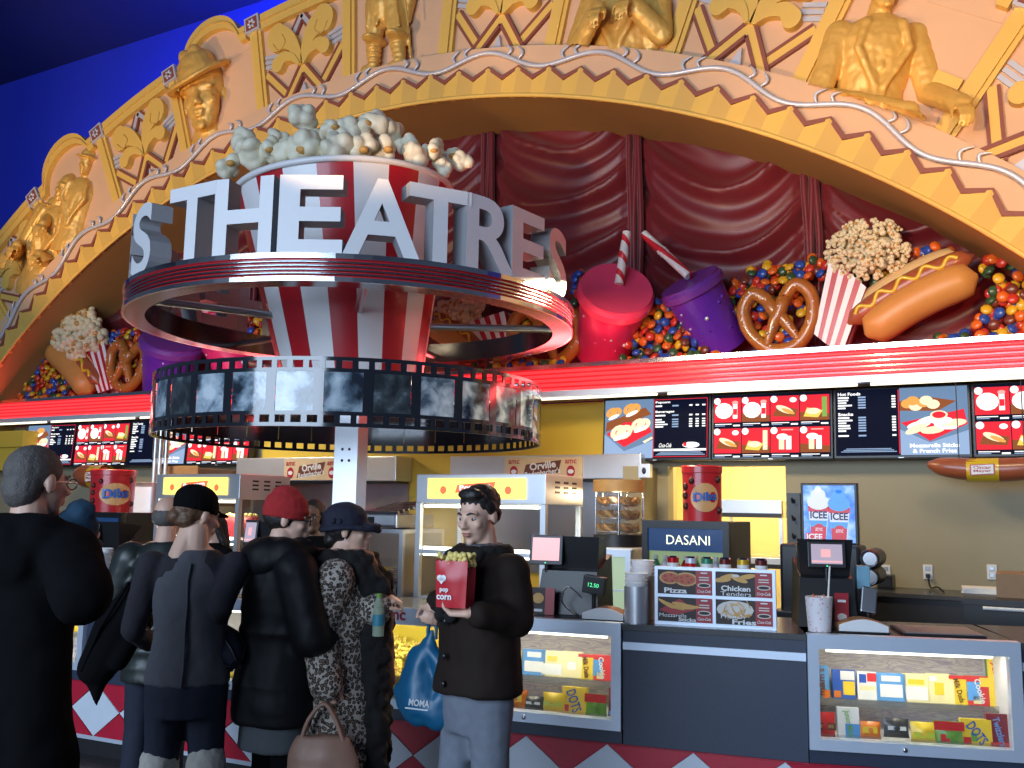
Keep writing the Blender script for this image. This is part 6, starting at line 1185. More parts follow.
for py,lb in((559,'upper dark round reel beside the right register'),(577,'lower dark round reel beside the right register')):
    p=PY(869,py,6.3); t=thing('cup_lid_tube',lb,'dispenser',p); m=M(T(p)@RX(PI/2)); m.lathe([(.001,-.35),(.055,-.35),(.06,-.33),(.06,-.02),(.052,0)],'black_plastic',24); m.build('tube',t,True); m=M(T(p)@RX(PI/2)); m.lathe([(.052,-.001),(.04,-.03),(.001,-.03)],'steel',24); m.build('mouth',t,True)
def sausage(px0,px1,py,Y,label,band):
    a,b=PY(px0,py,Y),PY(px1,py,Y); r=(PY(px0,py-12,Y)-a).length*.95; t=thing('hanging_sausage',label,'decoration',(a+b)/2); P=[a.lerp(b,i/12)+V((0,0,r*.5*((2*i/12-1)**2))) for i in range(13)]; m=M(); m.tube(P,[r*(.25+.75*math.sqrt(max(0,1-abs(2*i/12-1)**3))) for i in range(13)],'sausage',16); m.build('sausage',t,True)
    c_=a.lerp(b,band); m=M(); m.tube([c_+V((-.11,0,0)),c_+V((.11,0,0))],r*1.03,'mustard',18,cap=False); bo=m.build('yellow_band',t,True); m=M(); n=14; Q=lambda u,v,s:c_+V((.075*u,-r*(s-abs(v)*.16),r*.55*v)); 
    m.prism([(c_.x-.085,c_.z-r*.5),(c_.x+.085,c_.z-r*.42),(c_.x+.085,c_.z+r*.5),(c_.x-.085,c_.z+r*.42)],c_.y-r*1.07,c_.y-r*.8,'tile_red'); m.prism([(c_.x-.075,c_.z-r*.42),(c_.x+.075,c_.z-r*.34),(c_.x+.075,c_.z+r*.42),(c_.x-.075,c_.z+r*.34)],c_.y-r*1.09,c_.y-r*.8,'white'); m.t2('Oscar',c_.x,c_.z+r*.18,r*.26,'tile_red',c_.y-r*1.11,.02,.12); m.t2('Mayer',c_.x,c_.z-r*.14,r*.26,'tile_red',c_.y-r*1.11,.02,.12); m.build('badge',bo,True)
    for q in(P[3],P[9]): m=M(); m.tube([q,V((q.x,q.y,2.66))],.004,'black_metal',5); m.build('hanger_wire',t,True)
sausage(928,1060,470,8.02,'large hanging sausage with a yellow band at the right',.43); sausage(78,108,477,8.02,'large hanging sausage beside the left ice cream tub',.75)
x0,x1,z0,z1=eq(640,652,464,478,7.93); t=thing('junction_box','small steel box on the pier under the menu screen','box',((x0+x1)/2,7.93,z0)); m=M(); m.rbox(x0,x1,7.88,7.948,z0,z1,'steel_bright',.006); m.build('box',t,True); m=M(); m.ell(((x0+x1)/2,7.878,(z0+z1)/2),(.02,.008,.03),'black_plastic',10,6); m.build('lens',t,True)
# left extras: steel pipes, shelf unit, tray
for px,la in((155,'left one of three vertical steel pipes'),(160,'middle one of three vertical steel pipes'),(166,'right one of three vertical steel pipes')):
    a=PY(px,458,7.2); b=PY(px,476,7.2); t=thing('steel_pipe',la,'pipe',(a.x,7.2,0)); m=M(); m.tube([(a.x,7.2,0.001),(a.x,7.2,a.z)],.022,'steel_bright',10); m.build('pipe',t,True); m=M(); m.tube([(a.x,7.2,a.z),(a.x,7.2,2.66)],.03,'steel',10); m.build('sleeve',t,True)
x0,x1,z0,z1=eq(168,200,463,478,7.3); t=thing('brown_cabinet','brown wall cabinet under the film strip','cabinet',((x0+x1)/2,7.3,z0)); m=M(); m.rbox(x0,min(x1,px_x(236,8.08,468)-.03),7.3,YW-.003,z0-.3,min(z1,SZ-.06),'wood',.01); m.build('cabinet_body',t,True); m=M(); m.box(x0+.02,x1-.02,7.285,7.3,z0-.28,z1-.03,'wood'); m.build('door',t,True)
x0,x1,z0,z1=eq(128,152,482,545,6.6); t=thing('bottle_display','tall white lit display left of the warmer','display',((x0+x1)/2,6.6,BZ)); mat('lit_white',(.8,.85,.9),.4,emit=.5,ecol=(.75,.85,1)); m=M(); m.rbox(x0,x1,6.6,6.75,BZ+.002,z1,'steel_bright',.01); m.build('cabinet',t,True); m=M(); m.box(x0+.03,x1-.03,6.59,6.6,(z0+z1)/2,z1-.05,'lit_white'); m.build('lit_panel',t,True); m=M(); m.box(x0-.02,x1+.02,6.50,6.76,(z0+z1)/2-.06,(z0+z1)/2-.03,'steel'); m.build('shelf',t,True)
stack('lam0',98,111,548,553,.12,'steel cup dispenser at the left end of the counter')
m_=Mo['case1']; a,b,z0,z1=m_.rect(224,250,573,598,.22); t=thing('paper_bag','crumpled white paper bag on the counter by the red-hatted shopper','bag',m_.X@T((a+b)/2,.25,TOPZ+.001)); me=M(); me.loft([(0,0,0.0,(b-a)*.52,.09),(0,0,(z1-TOPZ)*.6,(b-a)*.5,.09),(0.01,0,(z1-TOPZ),(b-a)*.36,.05)]); link('bag',blob(me,.012,'paper',1,lambda c_,n:.015*noise.noise(c_*18),'bag'),t)
m=M(); m.box(-(b-a)*.6,(b-a)*.6,-.2,-.11,0,.02,'white'); m.build('napkins',t)
# ================================================================ people
mat('black_wool',(.0045,.0045,.0055),.95,var=.2,vscale=30,spec=.08); mat('black_puffer',(.0045,.0045,.006),.6,var=.2,vscale=12,spec=.25); mat('green_puffer',(.016,.022,.020),.4,var=.2,vscale=10); mat('grey_knit',(.085,.085,.10),.9,var=.15,vscale=40); mat('dark_sleeve',(.022,.020,.028),.9,var=.15,vscale=40)
mat('denim_dark',(.012,.016,.034),.85,var=.25,vscale=40); mat('denim_grey',(.15,.17,.21),.9,var=.2,vscale=25); mat('knit_cream',(.50,.47,.42),.95,var=.15,vscale=50,bump=.3,bscale=90); mat('red_knit',(.36,.018,.020),.95,var=.15,vscale=50,bump=.3,bscale=120); mat('navy_felt',(.010,.012,.028),.85,var=.2,vscale=20); mat('brown_suede',(.018,.011,.008),.8,spec=.2,var=.3,vscale=10); mat('scarf_grey',(.10,.10,.11),.9,var=.3,vscale=25); mat('scarf_brown',(.30,.17,.12),.85,var=.4,vscale=18); mat('fur_black',(.008,.007,.007),.95,var=.4,vscale=30,bump=.6,bscale=60); mat('tan_leather',(.30,.17,.12),.5,var=.15,vscale=12,bump=.1); mat('blue_bag',(.006,.095,.20),.4,var=.12,vscale=8); mat('teal_knit',(.012,.045,.085),.95,var=.2,vscale=40,bump=.3,bscale=90); mat('bag_text',(.6,.65,.7),.5); mat('shoe_black',(.012,.012,.012),.45); mat('grey_wool',(.07,.08,.09),.9,var=.1,vscale=40)
def leopard(nt,p):
    tc=nd(nt,'TexCoord'); v=nd(nt,'TexVoronoi',feature='F1'); v.inputs['Scale'].default_value=62; v.inputs['Randomness'].default_value=.85; nt.links.new(tc.outputs['Object'],v.inputs[0])
    r=ramp(nt,[(.0,(.20,.13,.085)),(.26,(.17,.11,.07)),(.34,(.022,.018,.016)),(.50,(.025,.02,.018)),(.58,(.40,.35,.30)),(.9,(.46,.41,.36))]); nt.links.new(v.outputs[0],r.inputs[0]); nt.links.new(r.outputs[0],p.inputs['Base Color']); p.inputs['Roughness'].default_value=.9
ramp_mat('leopard_fur',leopard)
def shoes(p,mt='shoe_black',legs=((0,0),(0,0))):
    for sg in(1,-1):
        fy=legs[0 if sg==1 else 1][0]; an=V((sg*.10,.03+fy,.09)); p.shape('shoe',mt,lambda m:(m.cap(an+V((0,.035,-.042)),an+V((0,-.15,-.05)),.048,.042),m.cap(an+V((0,.02,-.03)),an+V((0,.01,.04)),.05,.048)),.012)
COAT=lambda z0,r0,y0,wide=1:[(z0,r0,y0),((z0+.95)/2,(r0+.20)/2,(y0+.15)/2)] if z0<.9 else [(z0,r0,y0)]
TORSO=[(1.0,.178,.135),(1.12,.170,.130),(1.26,.188,.142),(1.36,.200,.140),(1.43,.175,.120),(1.50,.095,.088)]
def hem(z0,rx,ry): 
    out=[(z0,rx,ry)]; n=max(1,int((1.0-z0)/.15))
    for i in range(1,n): u=i/n; out.append((z0+(1.0-z0)*u,rx+(.178-rx)*u,ry+(.135-ry)*u))
    return out+TORSO
# 1 man in the long black coat, far left
p=Person('man with short grey hair in a long black coat at the left edge',37,448,2.1,PI+.15,head=(-.12,.04))
p.body('skin_light',{1:((.27,.05,1.12),(.25,.0,.88)),-1:(p.L(82,596,-.05),p.L(78,552,.12))},{1:((0,-.1,-1),(-1,0,0),1,.5),-1:((.1,-.6,.8),(.6,-.6,0),1,.9)})
p.garment('long_coat','black_wool',hem(.14,.30,.25),(1,-1),.040,.016,.013,6,extra=lambda m:(m.cap((-.12,.06,1.45),(.12,.06,1.45),.085,.085),m.ell((0,.10,1.40),(.16,.09,.12),0)))
p.shape('collar','black_wool',lambda m:[m.cap((.105*math.cos(a),.012+.10*math.sin(a),1.475),(.105*math.cos(a+.5),.012+.10*math.sin(a+.5),1.475),.038,.038) for a in[.5*i for i in range(12)]],.012,.006)
p.shape('hair','hair_grey',lambda m:(setattr(m,'X',m.X@p.HX),m.ell((0,.026,.040),(.080,.098,.087),0,18,14),m.ell((0,.060,-.02),(.070,.062,.075),0)),.007,.002,60); p.eyes(); p.glasses('steel'); shoes(p)
t=tag(link('knit_hat',None),'','') if 0 else None
h_=p.L(76,530,.12)*p.k; W_=p.X@h_; t=thing('knit_hat','dark teal knitted hat held by the man in the long coat','hat',W_); m=M(); m.ell(W_,(.075,.075,.085),0,14,10); m.ell(W_+V((.02,0,.06)),(.055,.05,.05),0); link('crown',blob(m,.01,'teal_knit',1,lambda c,n:.006*noise.noise(c*40),'crown'),t,True); m=M(T(W_)); m.tube([(.074*math.cos(a),.074*math.sin(a),-.05) for a in[2*PI*i/20 for i in range(20)]],.018,'teal_knit',8,closed=True); m.build('cuff',t,True)
# 2 balding man in the dark green jacket
p=Person('balding man in a dark green quilted jacket behind the black-capped shopper',169,497,3.62,PI+.62,head=(-.1,.12))
p.body('skin_light',{1:((.27,-.02,1.14),(.16,-.24,1.06)),-1:((-.27,-.02,1.14),(-.16,-.24,1.06))},{1:((-.2,-1,0),(0,0,-1),-1,.6),-1:((.2,-1,0),(0,0,-1),1,.6)})
p.garment('quilted_jacket','green_puffer',hem(.74,.205,.17),(1,-1),.034,.014,.004,9,extra=lambda m:[m.loft([(0,p.ly(z),z-.035,.185,.145),(0,p.ly(z),z,.212,.168),(0,p.ly(z),z+.035,.185,.145)]) for z in(.82,.91,1.0,1.09,1.18,1.27,1.36)]); p.garment('trousers','denim_dark',[(.76,.16,.12),(.90,.172,.125),(1.0,.165,.12)],None,0,.016,.004,legs=((0,0),(0,0)))
p.shape('hair','hair_grey',lambda m:(setattr(m,'X',m.X@p.HX),m.ell((0,.045,.0),(.079,.072,.062),0,18,14),m.ell((.06,.02,-.005),(.022,.05,.035),0),m.ell((-.06,.02,-.005),(.022,.05,.035),0)),.007,.002,60); p.eyes(); shoes(p)
# 3 woman in the black cap
p=Person('shopper in a black cap, grey ribbed top and dark jeans seen from behind',199,487,3.05,PI+.66,extra=.012,head=(-.80,.22))
p.body('skin_pale',{1:((.25,.0,1.12),(.22,-.22,1.03)),-1:(p.L(221,606,-.02),p.L(212,636,.22))},{1:((0,-.8,-.2),(0,0,1),1,.5),-1:((.3,-.7,-.3),(0,0,-1),1,.7)})
p.garment('jeans','denim_dark',[(.74,.160,.125),(.86,.182,.138),(.96,.172,.128),(1.02,.158,.12)],None,0,.014,.004,14,legs=((.02,0),(-.03,0)))
for sg in(1,-1): p.shape('leg_warmer','knit_cream',lambda m,sg=sg:(m.cap((sg*.10,-.005,.54),(sg*.10,.02,.16),.088,.078)),.012,.006,40,label='chunky cream knit leg warmer'); m=M(SC(p.k)); m.tube([(sg*.10+.094*math.cos(a),.005+.094*math.sin(a),.47) for a in[2*PI*i/24 for i in range(24)]],.012,'black_wool',6,closed=True); m.build('dark_stripe',p.root)
p.garment('sleeves','dark_sleeve',[(1.25,.15,.11),(1.36,.182,.12),(1.43,.16,.105),(1.475,.10,.085)],(1,-1),.006,.012,.004,18)
p.garment('ribbed_top','grey_knit',[(.88,.186,.142),(.96,.180,.137),(1.04,.166,.128),(1.12,.160,.123),(1.24,.174,.132),(1.34,.176,.133),(1.42,.130,.115),(1.475,.09,.09)],None,0,.012,.006,13)
m=M(SC(p.k)); ZS=[(.885,.147),(.96,.141),(1.04,.132),(1.12,.127),(1.24,.136),(1.34,.137),(1.42,.118)]; m.tube([(.004*math.sin(z*30),y+.002,z) for z,y in ZS],.006,'grey_wool',6); m.build('back_seam',p.root,label='lighter centre seam')
p.shape('hair','hair_brown',lambda m:(setattr(m,'X',m.X@p.HX),m.ell((0,.030,.028),(.079,.096,.080),0,18,14),m.ell((.02,.105,-.028),(.044,.036,.036),0),m.ell((0,.07,-.035),(.06,.045,.04),0)),.007,.004,50)
p.shape('cap','black_wool',lambda m:(setattr(m,'X',m.X@p.HX),m.ell((0,.026,.062),(.089,.108,.076),0,18,14),m.loft([(0,.022,.012,.090,.106),(0,.022,.05,.092,.110)],0),m.ell((0,-.11,.025),(.06,.05,.010),0)),.008,.002,40); p.eyes(); p.lips(); shoes(p,'shoe_black',((.02,0),(-.03,0)))
# coat over her arm, dark folded umbrella bag
a=[(p.L(143,588,.0)*p.k),(p.L(120,625,.0)*p.k),(p.L(98,668,.0)*p.k),(p.L(96,704,.0)*p.k)]; a=[p.X@q for q in a]; t=thing('draped_coat','black coat hanging in a long point from the arm of the capped shopper','coat',a[3]); m=M(); m.cap(a[0],a[1],.07,.10); m.cap(a[1],a[2],.10,.085); m.cap(a[2],a[3],.075,.012); m.cap(a[1]+V((.1,.02,.02)),a[2]+V((.14,0,.05)),.07,.05); m.cap(a[0],a[0]+V((.2,.05,-.02)),.07,.06); link('cloth',blob(m,.014,'black_wool',2,lambda c,n:.022*noise.noise(V((c.x*7,c.y*7,c.z*2.5))),'cloth'),t,True); m=M(); m.tube([a[0]+V((0,-.08,.03)),a[1]+V((0,-.105,0)),a[2]+V((0,-.09,0))],.008,'black_wool',6); m.build('seam',t,True)
b0,b1=p.X@(p.L(208,628,.12)*p.k),p.X@(p.L(236,664,.10)*p.k); t=thing('umbrella','folded dark navy umbrella held by the capped shopper','umbrella',b0); m=M(); m.tube([b0.lerp(b1,u) for u in(0,.15,.5,.85,1)],[.02,.06,.085,.07,.03],'navy_felt',10); m.build('folded_canopy',t,True)
for i in range(5): an=i*1.25; d=(b1-b0).normalized(); o1=d.orthogonal().normalized(); o2=d.cross(o1); q=lambda u,r:b0.lerp(b1,u)+(o1*math.cos(an)+o2*math.sin(an))*r; m=M(); m.tube([q(.15,.062),q(.5,.088),q(.85,.073),q(1.02,.03)],.006,'black_plastic',5); m.build('rib',t,True)
m=M(); m.tube([b0,b0-(b1-b0)*.35],.013,'black_plastic',8); m.build('handle',t,True)
# 4 dark haired clerk on the left
p=Person('dark-haired clerk in black behind the counter beside the capped shopper',213,512,5.15,-.15,name='person',head=(-.25,.30))
p.body('skin_light',{1:((.25,-.02,1.12),(.15,-.24,1.08)),-1:((-.25,-.02,1.12),(-.15,-.24,1.08))},{1:((-.2,-1,0),(0,0,-1),-1,.4),-1:((.2,-1,0),(0,0,-1),1,.4)})
p.garment('shirt','black_wool',[(.84,.185,.14)]+TORSO,(1,-1),.006,.014,.005,12); p.garment('trousers','denim_dark',[(.76,.16,.12),(.90,.172,.125)],None,0,.018,.004,legs=((0,0),(0,0))); p.shape('hair','hair_black',lambda m:(setattr(m,'X',m.X@p.HX),m.ell((0,.032,.042),(.084,.098,.086),0,18,14),m.cap((.066,.03,.0),(.075,.05,-.17),.034,.03),m.cap((-.066,.03,.0),(-.075,.05,-.17),.034,.03),m.cap((0,.085,0),(0,.08,-.18),.06,.05)),.008,.003,50); p.eyes(); p.lips(); shoes(p)
# 5 red hat
p=Person('shopper in a red knitted hat and long black puffer coat',286,490,3.35,PI-.45,extra=.025,head=(-.45,.12))
p.body('skin_pale',{1:((.26,-.04,1.12),(.14,-.24,1.06)),-1:((-.26,-.05,1.10),(-.12,-.26,1.06))},{1:((-.2,-1,0),(0,0,-1),-1,.6),-1:((.2,-1,0),(0,0,-1),1,.6)})
p.garment('puffer_coat','black_puffer',[(.70,.225,.20),(.80,.232,.205),(.90,.225,.195),(1.0,.205,.17),(1.06,.198,.16),(1.16,.208,.17),(1.28,.220,.175),(1.38,.218,.165),(1.45,.165,.135),(1.51,.11,.11)],(1,-1),.042,.015,.010,7,extra=lambda m:[m.loft([(0,0,z-.05,.205,.17),(0,0,z,.236,.205),(0,0,z+.05,.205,.17)]) for z in(.77,.88)]+[m.loft([(0,0,z-.045,.18,.15),(0,0,z,.222,.180),(0,0,z+.045,.18,.15)]) for z in(1.12,1.22,1.32)])
p.shape('hood','black_puffer',lambda m:(m.cap((-.13,.03,1.47),(.13,.03,1.47),.085,.085),m.ell((0,.09,1.45),(.17,.11,.11),0),m.cap((-.1,-.06,1.49),(.1,-.06,1.49),.06,.06)),.014,.010,12)
p.garment('skirt','grey_wool',[(.58,.20,.165),(.72,.19,.155),(.9,.175,.14)],None,0,.016,.004,9); p.garment('leggings','black_wool',[(.70,.15,.12),(.86,.16,.12)],None,0,.016,.003,legs=((.02,0),(-.02,0)))
p.shape('hair','hair_black',lambda m:(setattr(m,'X',m.X@p.HX),m.ell((0,.032,.010),(.081,.092,.075),0,18,14)),.008,.003,50); p.shape('knit_hat','red_knit',lambda m:(setattr(m,'X',m.X@p.HX),m.ell((0,.022,.062),(.090,.108,.086),0,18,14),m.ell((0,.03,.125),(.06,.07,.04),0),m.loft([(0,.018,.006,.092,.110),(0,.018,.045,.096,.114),(0,.02,.06,.09,.108)],0)),.008,.003,60); p.eyes(); p.lips(); p.glasses(); shoes(p)
# 6 clerk with glasses
p=Person('clerk with glasses and a name tag behind the counter between two shoppers',314,500,5.15,.42,extra=.01,head=(.02,.02))
p.body('skin_dark',{1:((.26,-.02,1.12),(.18,-.24,1.04)),-1:((-.26,-.02,1.12),(-.18,-.24,1.04))},{1:((-.2,-1,0),(0,0,-1),-1,.4),-1:((.2,-1,0),(0,0,-1),1,.4)})
p.garment('uniform_shirt','black_wool',[(.84,.185,.14)]+TORSO,(1,-1),.008,.014,.005,12,cuff=.5); p.garment('trousers','denim_dark',[(.76,.16,.12),(.90,.172,.125)],None,0,.018,.004,legs=((0,0),(0,0))); p.shape('hair','hair_black',lambda m:(setattr(m,'X',m.X@p.HX),m.ell((0,.034,.050),(.085,.098,.084),0,18,14),m.ell((0,.08,-.02),(.07,.05,.06),0),m.cap((.07,.0,.03),(.076,.03,-.05),.022,.022),m.cap((-.07,.0,.03),(-.076,.03,-.05),.022,.022)),.008,.003,50); p.eyes(); p.lips(); p.glasses(); shoes(p)
m=M(SC(p.k)@T(.08,-.150,1.27)@RX(.08)); m.rbox(-.045,.045,-.012,.004,-.014,.014,'white',.003); m.build('name_tag',p.root); m=M(SC(p.k)@T(.08,-.150,1.27)@RX(.08)); m.r2(-.04,.04,-.011,-.001,'tile_red',-.014); m.build('tag_stripe',p.root)
# 7 leopard coat
p=Person('woman in a leopard print coat with black fur trim and a dark cloche hat',346,501,3.56,2.10,extra=.03,head=(.05,0))
p.body('skin_pale',{1:((.24,-.10,1.12),p.L(377,608,-.02)),-1:(p.L(318,622,-.20),p.L(326,684,-.22))},{1:((.1,-.5,.3),(.3,-.6,-.3),-1,.8),-1:((.05,-.15,-1),(.9,-.2,0),1,1.1)})
p.garment('leopard_coat','leopard_fur',[(.40,.255,.235),(.60,.245,.222),(.80,.232,.20),(1.0,.212,.17),(1.12,.200,.158),(1.26,.205,.160),(1.36,.212,.155),(1.43,.18,.13),(1.50,.105,.1)],(1,-1),.042,.015,.010,6)
p.shape('fur_trim','fur_black',lambda m:([m.cap((x,-.185-.02*(1-z),z),(x*.9,-.17,z-.2),.075,.075) for x in(-.09,.09) for z in(1.36,1.2,1.04,.88,.72,.56)],m.cap((-.10,-.09,1.47),(-.09,-.17,1.32),.075,.075),m.cap((.10,-.09,1.47),(.09,-.17,1.32),.075,.075),[m.cap((.12*math.cos(q),.02+.11*math.sin(q),1.475),(.12*math.cos(q+.5),.02+.11*math.sin(q+.5),1.475),.065,.065) for q in[.5*i-.4 for i in range(9)]]),.014,.022,26,label='long black fur trim')
p.shape('neck_scarf','scarf_brown',lambda m:([m.cap((.07*math.cos(q),-.015+.075*math.sin(q),1.515),(.07*math.cos(q+.6),-.015+.075*math.sin(q+.6),1.515),.03,.03) for q in[.6*i for i in range(11)]],m.cap((0,-.11,1.49),(.0,-.20,1.30),.05,.035),m.cap((0,-.22,1.3),(0,-.235,.9),.035,.045)),.012,.008,30)
p.garment('leggings','black_wool',[(.70,.15,.12),(.86,.16,.12)],None,0,.018,.003,legs=((.02,0),(-.02,0)))
p.shape('hair','hair_black',lambda m:(setattr(m,'X',m.X@p.HX),m.ell((0,.036,.005),(.080,.088,.070),0,18,14),m.ell((0,.085,-.05),(.055,.04,.04),0)),.008,.003,50)
p.shape('cloche_hat','navy_felt',lambda m:(setattr(m,'X',m.X@p.HX),m.ell((0,.022,.060),(.096,.116,.086),0,18,14),m.loft([(0,.022,.004,.098,.116),(0,.02,.05,.098,.117)],0),[m.cap((.105*math.cos(q),.015+.125*math.sin(q)-(.045 if math.sin(q)<-.3 else 0),.020-.018*math.sin(q)*(-1 if math.sin(q)<0 else 1)),(.105*math.cos(q+.4),.015+.125*math.sin(q+.4)-(.045 if math.sin(q+.4)<-.3 else 0),.020-.018*math.sin(q+.4)*(-1 if math.sin(q+.4)<0 else 1)),.014,.014) for q in[.4*i for i in range(16)]],m.ell((0,-.115,.028),(.08,.06,.012),0)),.008,.003,30)
m=M(SC(p.k)@p.HX); m.ell((-.096,.04,.045),(.012,.018,.018),'navy_felt',8,6); m.ell((-.094,.07,.05),(.012,.016,.016),'navy_felt',8,6); m.build('hat_buttons',p.root,kind='stuff'); m=M(SC(p.k)@p.HX); m.ell((-.080,.008,-.042),.006,'silver_paint',8,6); m.build('earring',p.root); p.eyes(); p.lips(); shoes(p)
w=p.X@(p.arm[-1][1]*p.k)+V((0,0,-.085)); t=thing('handbag','slouchy tan leather handbag hanging from the hand of the leopard-coated woman','handbag',w+V((0,0,-.42)))
c=w+V((.02,-.03,-.24)); m=M(T(c)@RZ(YAW)); m.loft([(0,0,-.17,.13,.06),(0,0,-.08,.165,.085),(0,0,.03,.15,.07),(0,0,.12,.11,.035)]); link('pouch',blob(m,.01,'tan_leather',2,lambda q,n:.012*noise.noise(q*11),'pouch'),t,True)
for sg in(-1,1): m=M(T(c)@RZ(YAW)); m.tube(smooth_pts([(-.09,.02*sg,.10),(-.06,.015*sg,.19),(0,.01*sg,.25),(.05,.015*sg,.19),(.09,.02*sg,.10)],6),.009,'tan_leather',7); m.build('handle',t,True)
q=p.L(379,606,-.06)*p.k; q=p.X@q; t=thing('water_bottle','green-capped clear bottle held by the leopard-coated woman','bottle',q+V((0,0,-.13))); mat('bottle_clear',(.45,.55,.40),.1,alpha=.55); mat('bottle_teal',(.04,.22,.30),.4)
m=M(T(q)); m.lathe([(.001,-.13),(.026,-.13),(.027,.0),(.012,.04)],'bottle_clear',18); m.build('bottle_wall',t,True); m=M(T(q)); m.lathe([(.0275,-.085),(.0275,-.035)],'bottle_teal',18); m.build('label_band',t,True); m=M(T(q)); m.lathe([(.013,.038),(.013,.055),(.001,.055)],'pack_green',14); m.build('cap',t,True)
# 8 man with popcorn
p=Person('man in a dark brown coat and grey jeans holding popcorn and a blue bag',482,487,3.45,-.36,extra=.005,head=(.28,.20))
p.body('skin_pale',{1:(p.L(517,620,-.06),p.L(474,613,-.26)),-1:(p.L(452,604,.12),p.L(437,600,-.02))},{1:((-.75,-.5,.0),(-.1,-.25,.9),1,.55),-1:((-.1,-.25,-.95),(.6,-.6,0),1,1.15)})
p.garment('jeans','denim_grey',[(.74,.160,.125),(.86,.175,.135),(.98,.168,.125)],None,0,.014,.006,12,legs=((.03,0),(-.05,0)))
p.garment('suede_coat','brown_suede',[(.90,.212,.180),(.96,.208,.176),(1.04,.200,.165),(1.14,.196,.158),(1.27,.200,.158),(1.37,.206,.152),(1.44,.172,.13),(1.505,.10,.098)],(1,-1),.022,.013,.009,8,cuff=.86)
p.shape('coat_collar','fur_black',lambda m:([m.cap((.105*math.cos(q),.015+.10*math.sin(q),1.480),(.105*math.cos(q+.5),.015+.10*math.sin(q+.5),1.480),.034,.034) for q in[.5*i-.6 for i in range(9)]],m.cap((.09,-.085,1.46),(.035,-.178,1.22),.035,.03),m.cap((-.09,-.085,1.46),(-.035,-.178,1.22),.035,.03)),.011,.006,40)
p.shape('scarf','scarf_grey',lambda m:[m.cap((.072*math.cos(q),.012+.078*math.sin(q),1.488),(.072*math.cos(q+.6),.012+.078*math.sin(q+.6),1.488),.030,.030) for q in[.6*i for i in range(11)]],.011,.006,40)
for z in(1.20,1.06,.95): m=M(SC(p.k)); m.ell((0,-.185,z),(.014,.008,.014),'black_plastic',10,6); m.build('button',p.root)
p.shape('hair','hair_black',lambda m:(setattr(m,'X',m.X@p.HX),m.ell((0,.030,.052),(.082,.100,.080),0,18,14),m.ell((0,-.038,.098),(.062,.042,.028),0),m.ell((.0,.078,-.005),(.066,.045,.055),0),m.ell((.072,.012,.032),(.014,.035,.036),0),m.ell((-.072,.012,.032),(.014,.035,.036),0)),.006,.004,60); p.eyes(); p.lips(); shoes(p,legs=((.03,0),(-.05,0)))
# his popcorn bag
c=p.X@(p.L(455,607,-.28)*p.k); X=T(c)@RZ(YAW-.42); t=thing('popcorn_bag','red popcorn bag with white lettering held by the man in the brown coat','popcorn bag',X); w,d,h=.125,.075,.180; mat('bag_foil',(.52,.02,.03),.35,var=.12,vscale=14)
m=M(); m.grid(lambda u,v:((u-.5)*w*(1+.12*v),-d/2-.012*math.sin(u*PI)*math.sin(v*PI)+.004*noise.noise(V((u*4,v*4,1))),v*h-.006*abs(math.sin(u*PI*8))*(v>.99)),16,10,'bag_foil'); m.build('front_panel',t)
m=M(); m.grid(lambda u,v:((u-.5)*w*(1+.12*v),d/2+.012*math.sin(u*PI)*math.sin(v*PI),v*h),12,8,'bag_foil',flip=True); m.build('back_panel',t)
for sg in(-1,1): m=M(); m.grid(lambda u,v:(sg*w/2*(1+.12*v)-sg*.02*math.sin(u*PI)*v,-d/2+d*u,v*h),8,8,'bag_foil',flip=sg<0); m.build('side_gusset',t)
m=M(); m.r2(-w*.5,w*.5,0,.002,'bag_foil',0); m.add([(-w/2,-d/2,0),(w/2,-d/2,0),(w/2,d/2,0),(-w/2,d/2,0)],[(3,2,1,0)],'bag_foil'); m.build('bag_bottom',t)
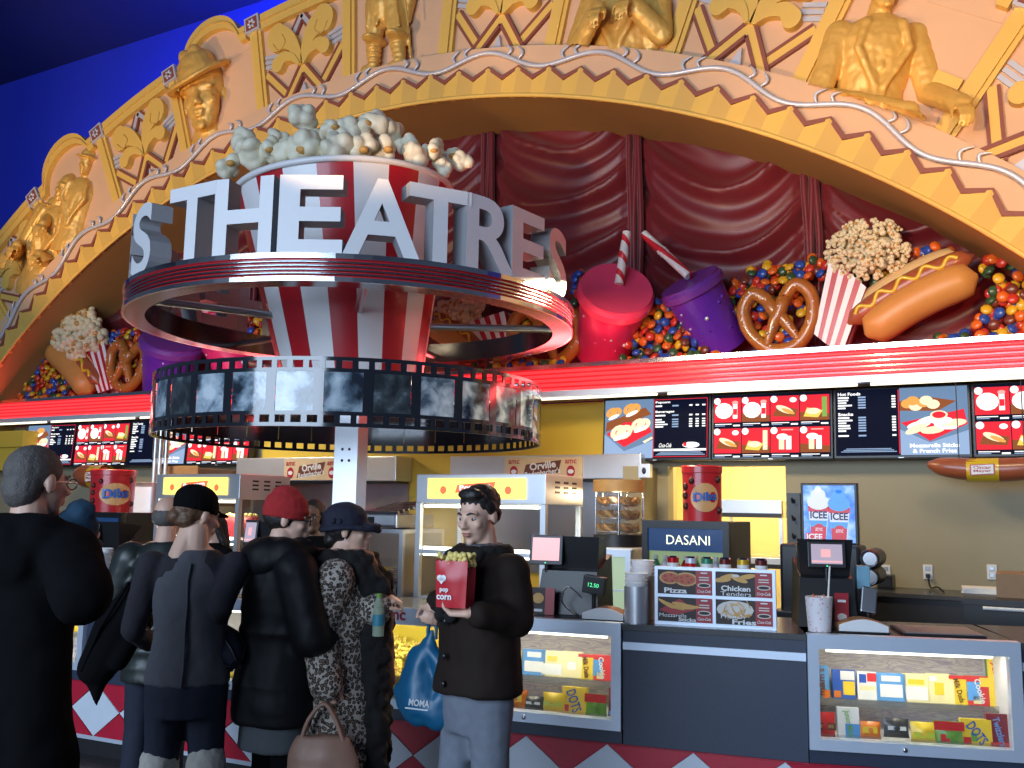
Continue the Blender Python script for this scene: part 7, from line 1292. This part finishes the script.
m=M(); y=-d/2-.016; m.t2('pop',-.022,h*.36,.018,'sign_white',y,.03); m.t2('corn',-.022,h*.22,.018,'sign_white',y,.03); m.e2(-.042,h*.62,.012,.012,'sign_white',y); m.e2(-.026,h*.62,.012,.012,'sign_white',y); m.p2([(-.053,h*.61),(-.034,h*.49),(-.015,h*.61)],'sign_white',y); m.build('lettering',t)
rnd=random.Random(5); m=M()
for i in range(60):
    x,y=rnd.uniform(-w*.5,w*.5),rnd.uniform(-d*.42,d*.42)
    for j in range(2): m.ell((x+rnd.uniform(-.006,.006),y,h+rnd.uniform(-.02,.022)),rnd.uniform(.008,.013),'popcorn_yellow',6,5)
m.build('popcorn',t,kind='stuff')
# his blue bag
g=p.X@(p.arm[-1][1]*p.k)+V((0,0,-.09)); bb=PY(425,678,3.40); gg=PY(432,634,3.42); t=thing('carrier_bag','shiny blue carrier bag hanging from the hand of the man with popcorn','bag',PY(430,728,3.4)); m=M()
pts=[(432,632,.018),(428,646,.045),(420,662,.075),(418,682,.095),(420,700,.105),(438,712,.075),(410,700,.07),(447,716,.035),(446,690,.05),(440,664,.05),(404,692,.055)]
for i,(a,b,r) in enumerate(pts): m.ell(PY(a,b,3.41),(r,r*.55,r),0,12,8)
for i,j in((0,1),(1,2),(2,3),(3,4),(4,5),(4,6),(5,7),(8,5),(9,8),(1,9),(2,10),(10,6)): A,B=pts[i],pts[j]; m.cap(PY(A[0],A[1],3.41),PY(B[0],B[1],3.41),A[2]*.7,B[2]*.7)
link('sack',blob(m,.010,'blue_bag',3,lambda q,n:.010*noise.noise(V((q.x*9,q.y*9,q.z*3.5)))+.004*noise.noise(q*26),'sack'),t,True)
q0=PY(421,699,3.41); m=M(T(q0)@RZ(YAW)@RY(.10)); m.t2('MOMA',0,0,.028,'bag_text',-.085,.03,.085); m.r2(-.055,.05,-.028,-.022,'bag_text',-.083); m.build('lettering',t,True); m=M(); m.tube(smooth_pts([gg+V((-.02,0,-.02)),gg+V((-.015,0,.04)),p.X@(p.arm[-1][1]*p.k)+V((0,0,-.07)),gg+V((.02,0,.03)),gg+V((.02,0,-.02))],5),.008,'blue_bag',6); m.build('carry_loop',t,True)
